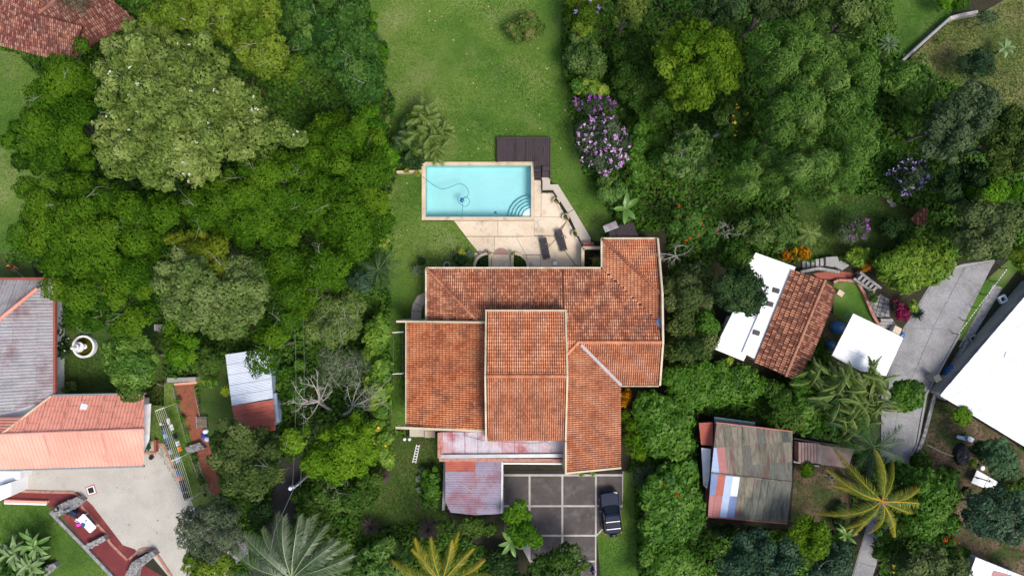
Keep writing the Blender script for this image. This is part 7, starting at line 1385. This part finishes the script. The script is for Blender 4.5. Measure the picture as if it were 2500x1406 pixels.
shrub('dark planting under the drooping palms above the hut stairs', [(1945, 1000), (2010, 1020), (2050, 1060), (2010, 1075), (1945, 1055)], 1.8, 'broad')
dead_tree('tan leafless bush covering part of the old tile roof in the top left', 175, 12, 6, [(120, 10), (140, -10), (230, 5), (215, 30), (170, 45), (135, 25), (200, -15)], m_wood, r=.08, L=1.6)
T('wispy_grey_tree', 'thin grey leafy crown over the old tile roof in the top left', 'tree', blob(180, 5, 55, 36), 6, 'wispy', dens=.35)

# low ground cover between the plants
EXC = [[(2140, 780), (2350, 780), (2275, 960), (2245, 1100), (2130, 1440), (2045, 1440), (2145, 1110)], LAWN_TOP, [(1200, 325), (1355, 325), (1355, 470), (1200, 470)], [(1000, 380), (1350, 380), (1480, 600), (1470, 700), (1000, 700)], [(-60, 110), (40, 130), (110, 200), (120, 420), (60, 560), (10, 640), (-60, 640)], [(130, 800), (400, 790), (400, 990), (130, 980)], [(355, 930), (470, 925), (545, 1210), (545, 1240), (470, 1240), (370, 1080)], [(480, 900), (675, 850), (680, 1060), (500, 1090)],
       [(-60, 640), (132, 640), (132, 960), (420, 960), (560, 1330), (560, 1440), (-60, 1440)], [(650, 1300), (690, 1080), (760, 1060), (720, 1260), (680, 1440), (600, 1440)], [(990, 640), (1630, 560), (1630, 950), (1530, 1150), (1530, 1440), (1330, 1440), (1080, 1270), (990, 1060)],
       [(2140, 640), (2440, 630), (2530, 640), (2530, 1110), (2240, 980), (2120, 1440), (2050, 1440), (2150, 960), (2050, 930), (1940, 640)], [(1740, 610), (1960, 650), (1900, 930), (1740, 880)], [(1700, 1010), (1940, 1050), (2090, 1090), (2080, 1300), (1720, 1290)], [(1940, 460), (2160, 480), (2240, 520), (2180, 600), (2060, 625), (1960, 630)], [(2170, -40), (2560, -60), (2560, 300), (2440, 250), (2205, 150)],
       [(1455, 1285), (1480, 1190), (1545, 1150), (1560, 1440), (1470, 1440)], [(2250, 975), (2520, 1110), (2520, 1440), (2380, 1420), (2230, 1160)], [(890, 1060), (1080, 1060), (1090, 1270), (880, 1290)]]
cover('ground_cover', [[(-100, -60), (2600, -60), (2600, 1466), (-100, 1466)]], 'broad', 55, .9, EXC)
cover('leaf_litter', [[(-100, -60), (2600, -60), (2600, 1466), (-100, 1466)]], 'olive', 6, .05, EXC, mat=LM('litter_leaf', [(.03, .02, .012), (.09, .06, .035), (.14, .1, .06)], .8, .05))

# undergrowth of the lower right gardens
for lb, o, z, st in (('low dark undergrowth along the wall side of the bare yard drain', [(2225, 1120), (2260, 1090), (2290, 1160), (2240, 1180)], .9, 'mid'), ('weedy green patch between the black heap and the road', [(2290, 1130), (2340, 1140), (2350, 1180), (2300, 1180)], .6, 'broad'),
    ('dark weeds below the white board by the blue-green tree', [(2340, 1180), (2380, 1185), (2370, 1215), (2340, 1215)], .8, 'dark'), ('dull green bushes under the huge white roof, far right', [(2430, 1190), (2520, 1160), (2530, 1220), (2460, 1220)], 1.2, 'mid'),
    ('dark bushes between the hut yard and the lower road', [(2030, 1200), (2075, 1210), (2070, 1290), (2030, 1280)], 1.0, 'dark'), ('low bushes along the bottom wall of the rusty hut', [(1740, 1275), (1830, 1285), (1930, 1300), (1900, 1320), (1740, 1310)], 1.0, 'dark'),
    ('green bushes on the shaded slope left of the white carport', [(1985, 850), (2025, 850), (2010, 900), (1975, 900)], 1.0, 'mid'), ('bushes between the red flowered shrub and the corner shed', [(2330, 1330), (2390, 1330), (2400, 1365), (2340, 1360)], 1.2, 'mid'),
    ('shrubs at the foot of the big grey-green tree on its left', [(2190, 250), (2250, 260), (2260, 340), (2200, 330)], 1.6, 'broad'), ('shrubs below the dusky tree at the top edge', [(1660, 45), (1780, 60), (1830, 50), (1840, 90), (1800, 90), (1680, 60)], 2.0, 'mid')):
    shrub(lb, o, z, st, rscale=.7)

shrub('dense leafy base of the clump palms beside the pool', [(985, 290), (1030, 255), (1075, 280), (1088, 340), (1080, 378), (1030, 385), (985, 365)], 2.2, 'bright', size=1.35, rscale=.65, mat=LM('palm_base_leaf', [(.02, .06, .006), (.05, .115, .01), (.1, .17, .025), (.17, .23, .05)]))
for lb, o, z, st in (('dense bushes hiding the lower road under the golden palm, upper part', [(2150, 1125), (2240, 1125), (2225, 1200), (2150, 1230), (2120, 1190)], 2.2, 'broad'), ('dense bushes on the right bank of the lower road below the golden palm', [(2160, 1230), (2220, 1220), (2215, 1320), (2150, 1380), (2120, 1330)], 2.4, 'mid'), ('dark bushes on the left bank of the lower road', [(2060, 1290), (2100, 1290), (2085, 1380), (2055, 1400)], 1.8, 'dark'), ('bushes shading the upper end of the dark lane', [(690, 1060), (760, 1050), (740, 1120), (690, 1130)], 2.5, 'mid'), ('ragged bushes on the right side of the dark lane above the grey palm', [(715, 1180), (770, 1180), (760, 1250), (705, 1260)], 2.0, 'mid'), ('ragged bushes on the left side of the dark lane above the grey palm', [(600, 1220), (665, 1210), (665, 1290), (620, 1300)], 1.8, 'dark')):
    shrub(lb, o, z, st, rscale=.8)
cover('fallen_leaves', [LAWN_TOP], 'olive', .5, .03, z0=.06, size=.7, mat=LM('fallen_leaf', [(.1, .07, .03), (.3, .26, .1), (.5, .46, .3)], .8, .1))
cover('fallen_leaves', [[(1115, 545), (1290, 545), (1340, 480), (1410, 600), (1410, 645), (1170, 645)], [(1235, 1160), (1515, 1160), (1515, 1230), (1450, 1300), (1450, 1400), (1340, 1400)], [(2160, 900), (2350, 680), (2400, 660), (2330, 800), (2250, 950)], [(60, 1155), (380, 1150), (440, 1240), (500, 1340), (460, 1400), (330, 1340), (210, 1200)]], 'olive', .35, .02, z0=.07, size=.38, mat=LM('dry_leaf', [(.05, .035, .02), (.14, .09, .05), (.25, .2, .1)], .8, .1))
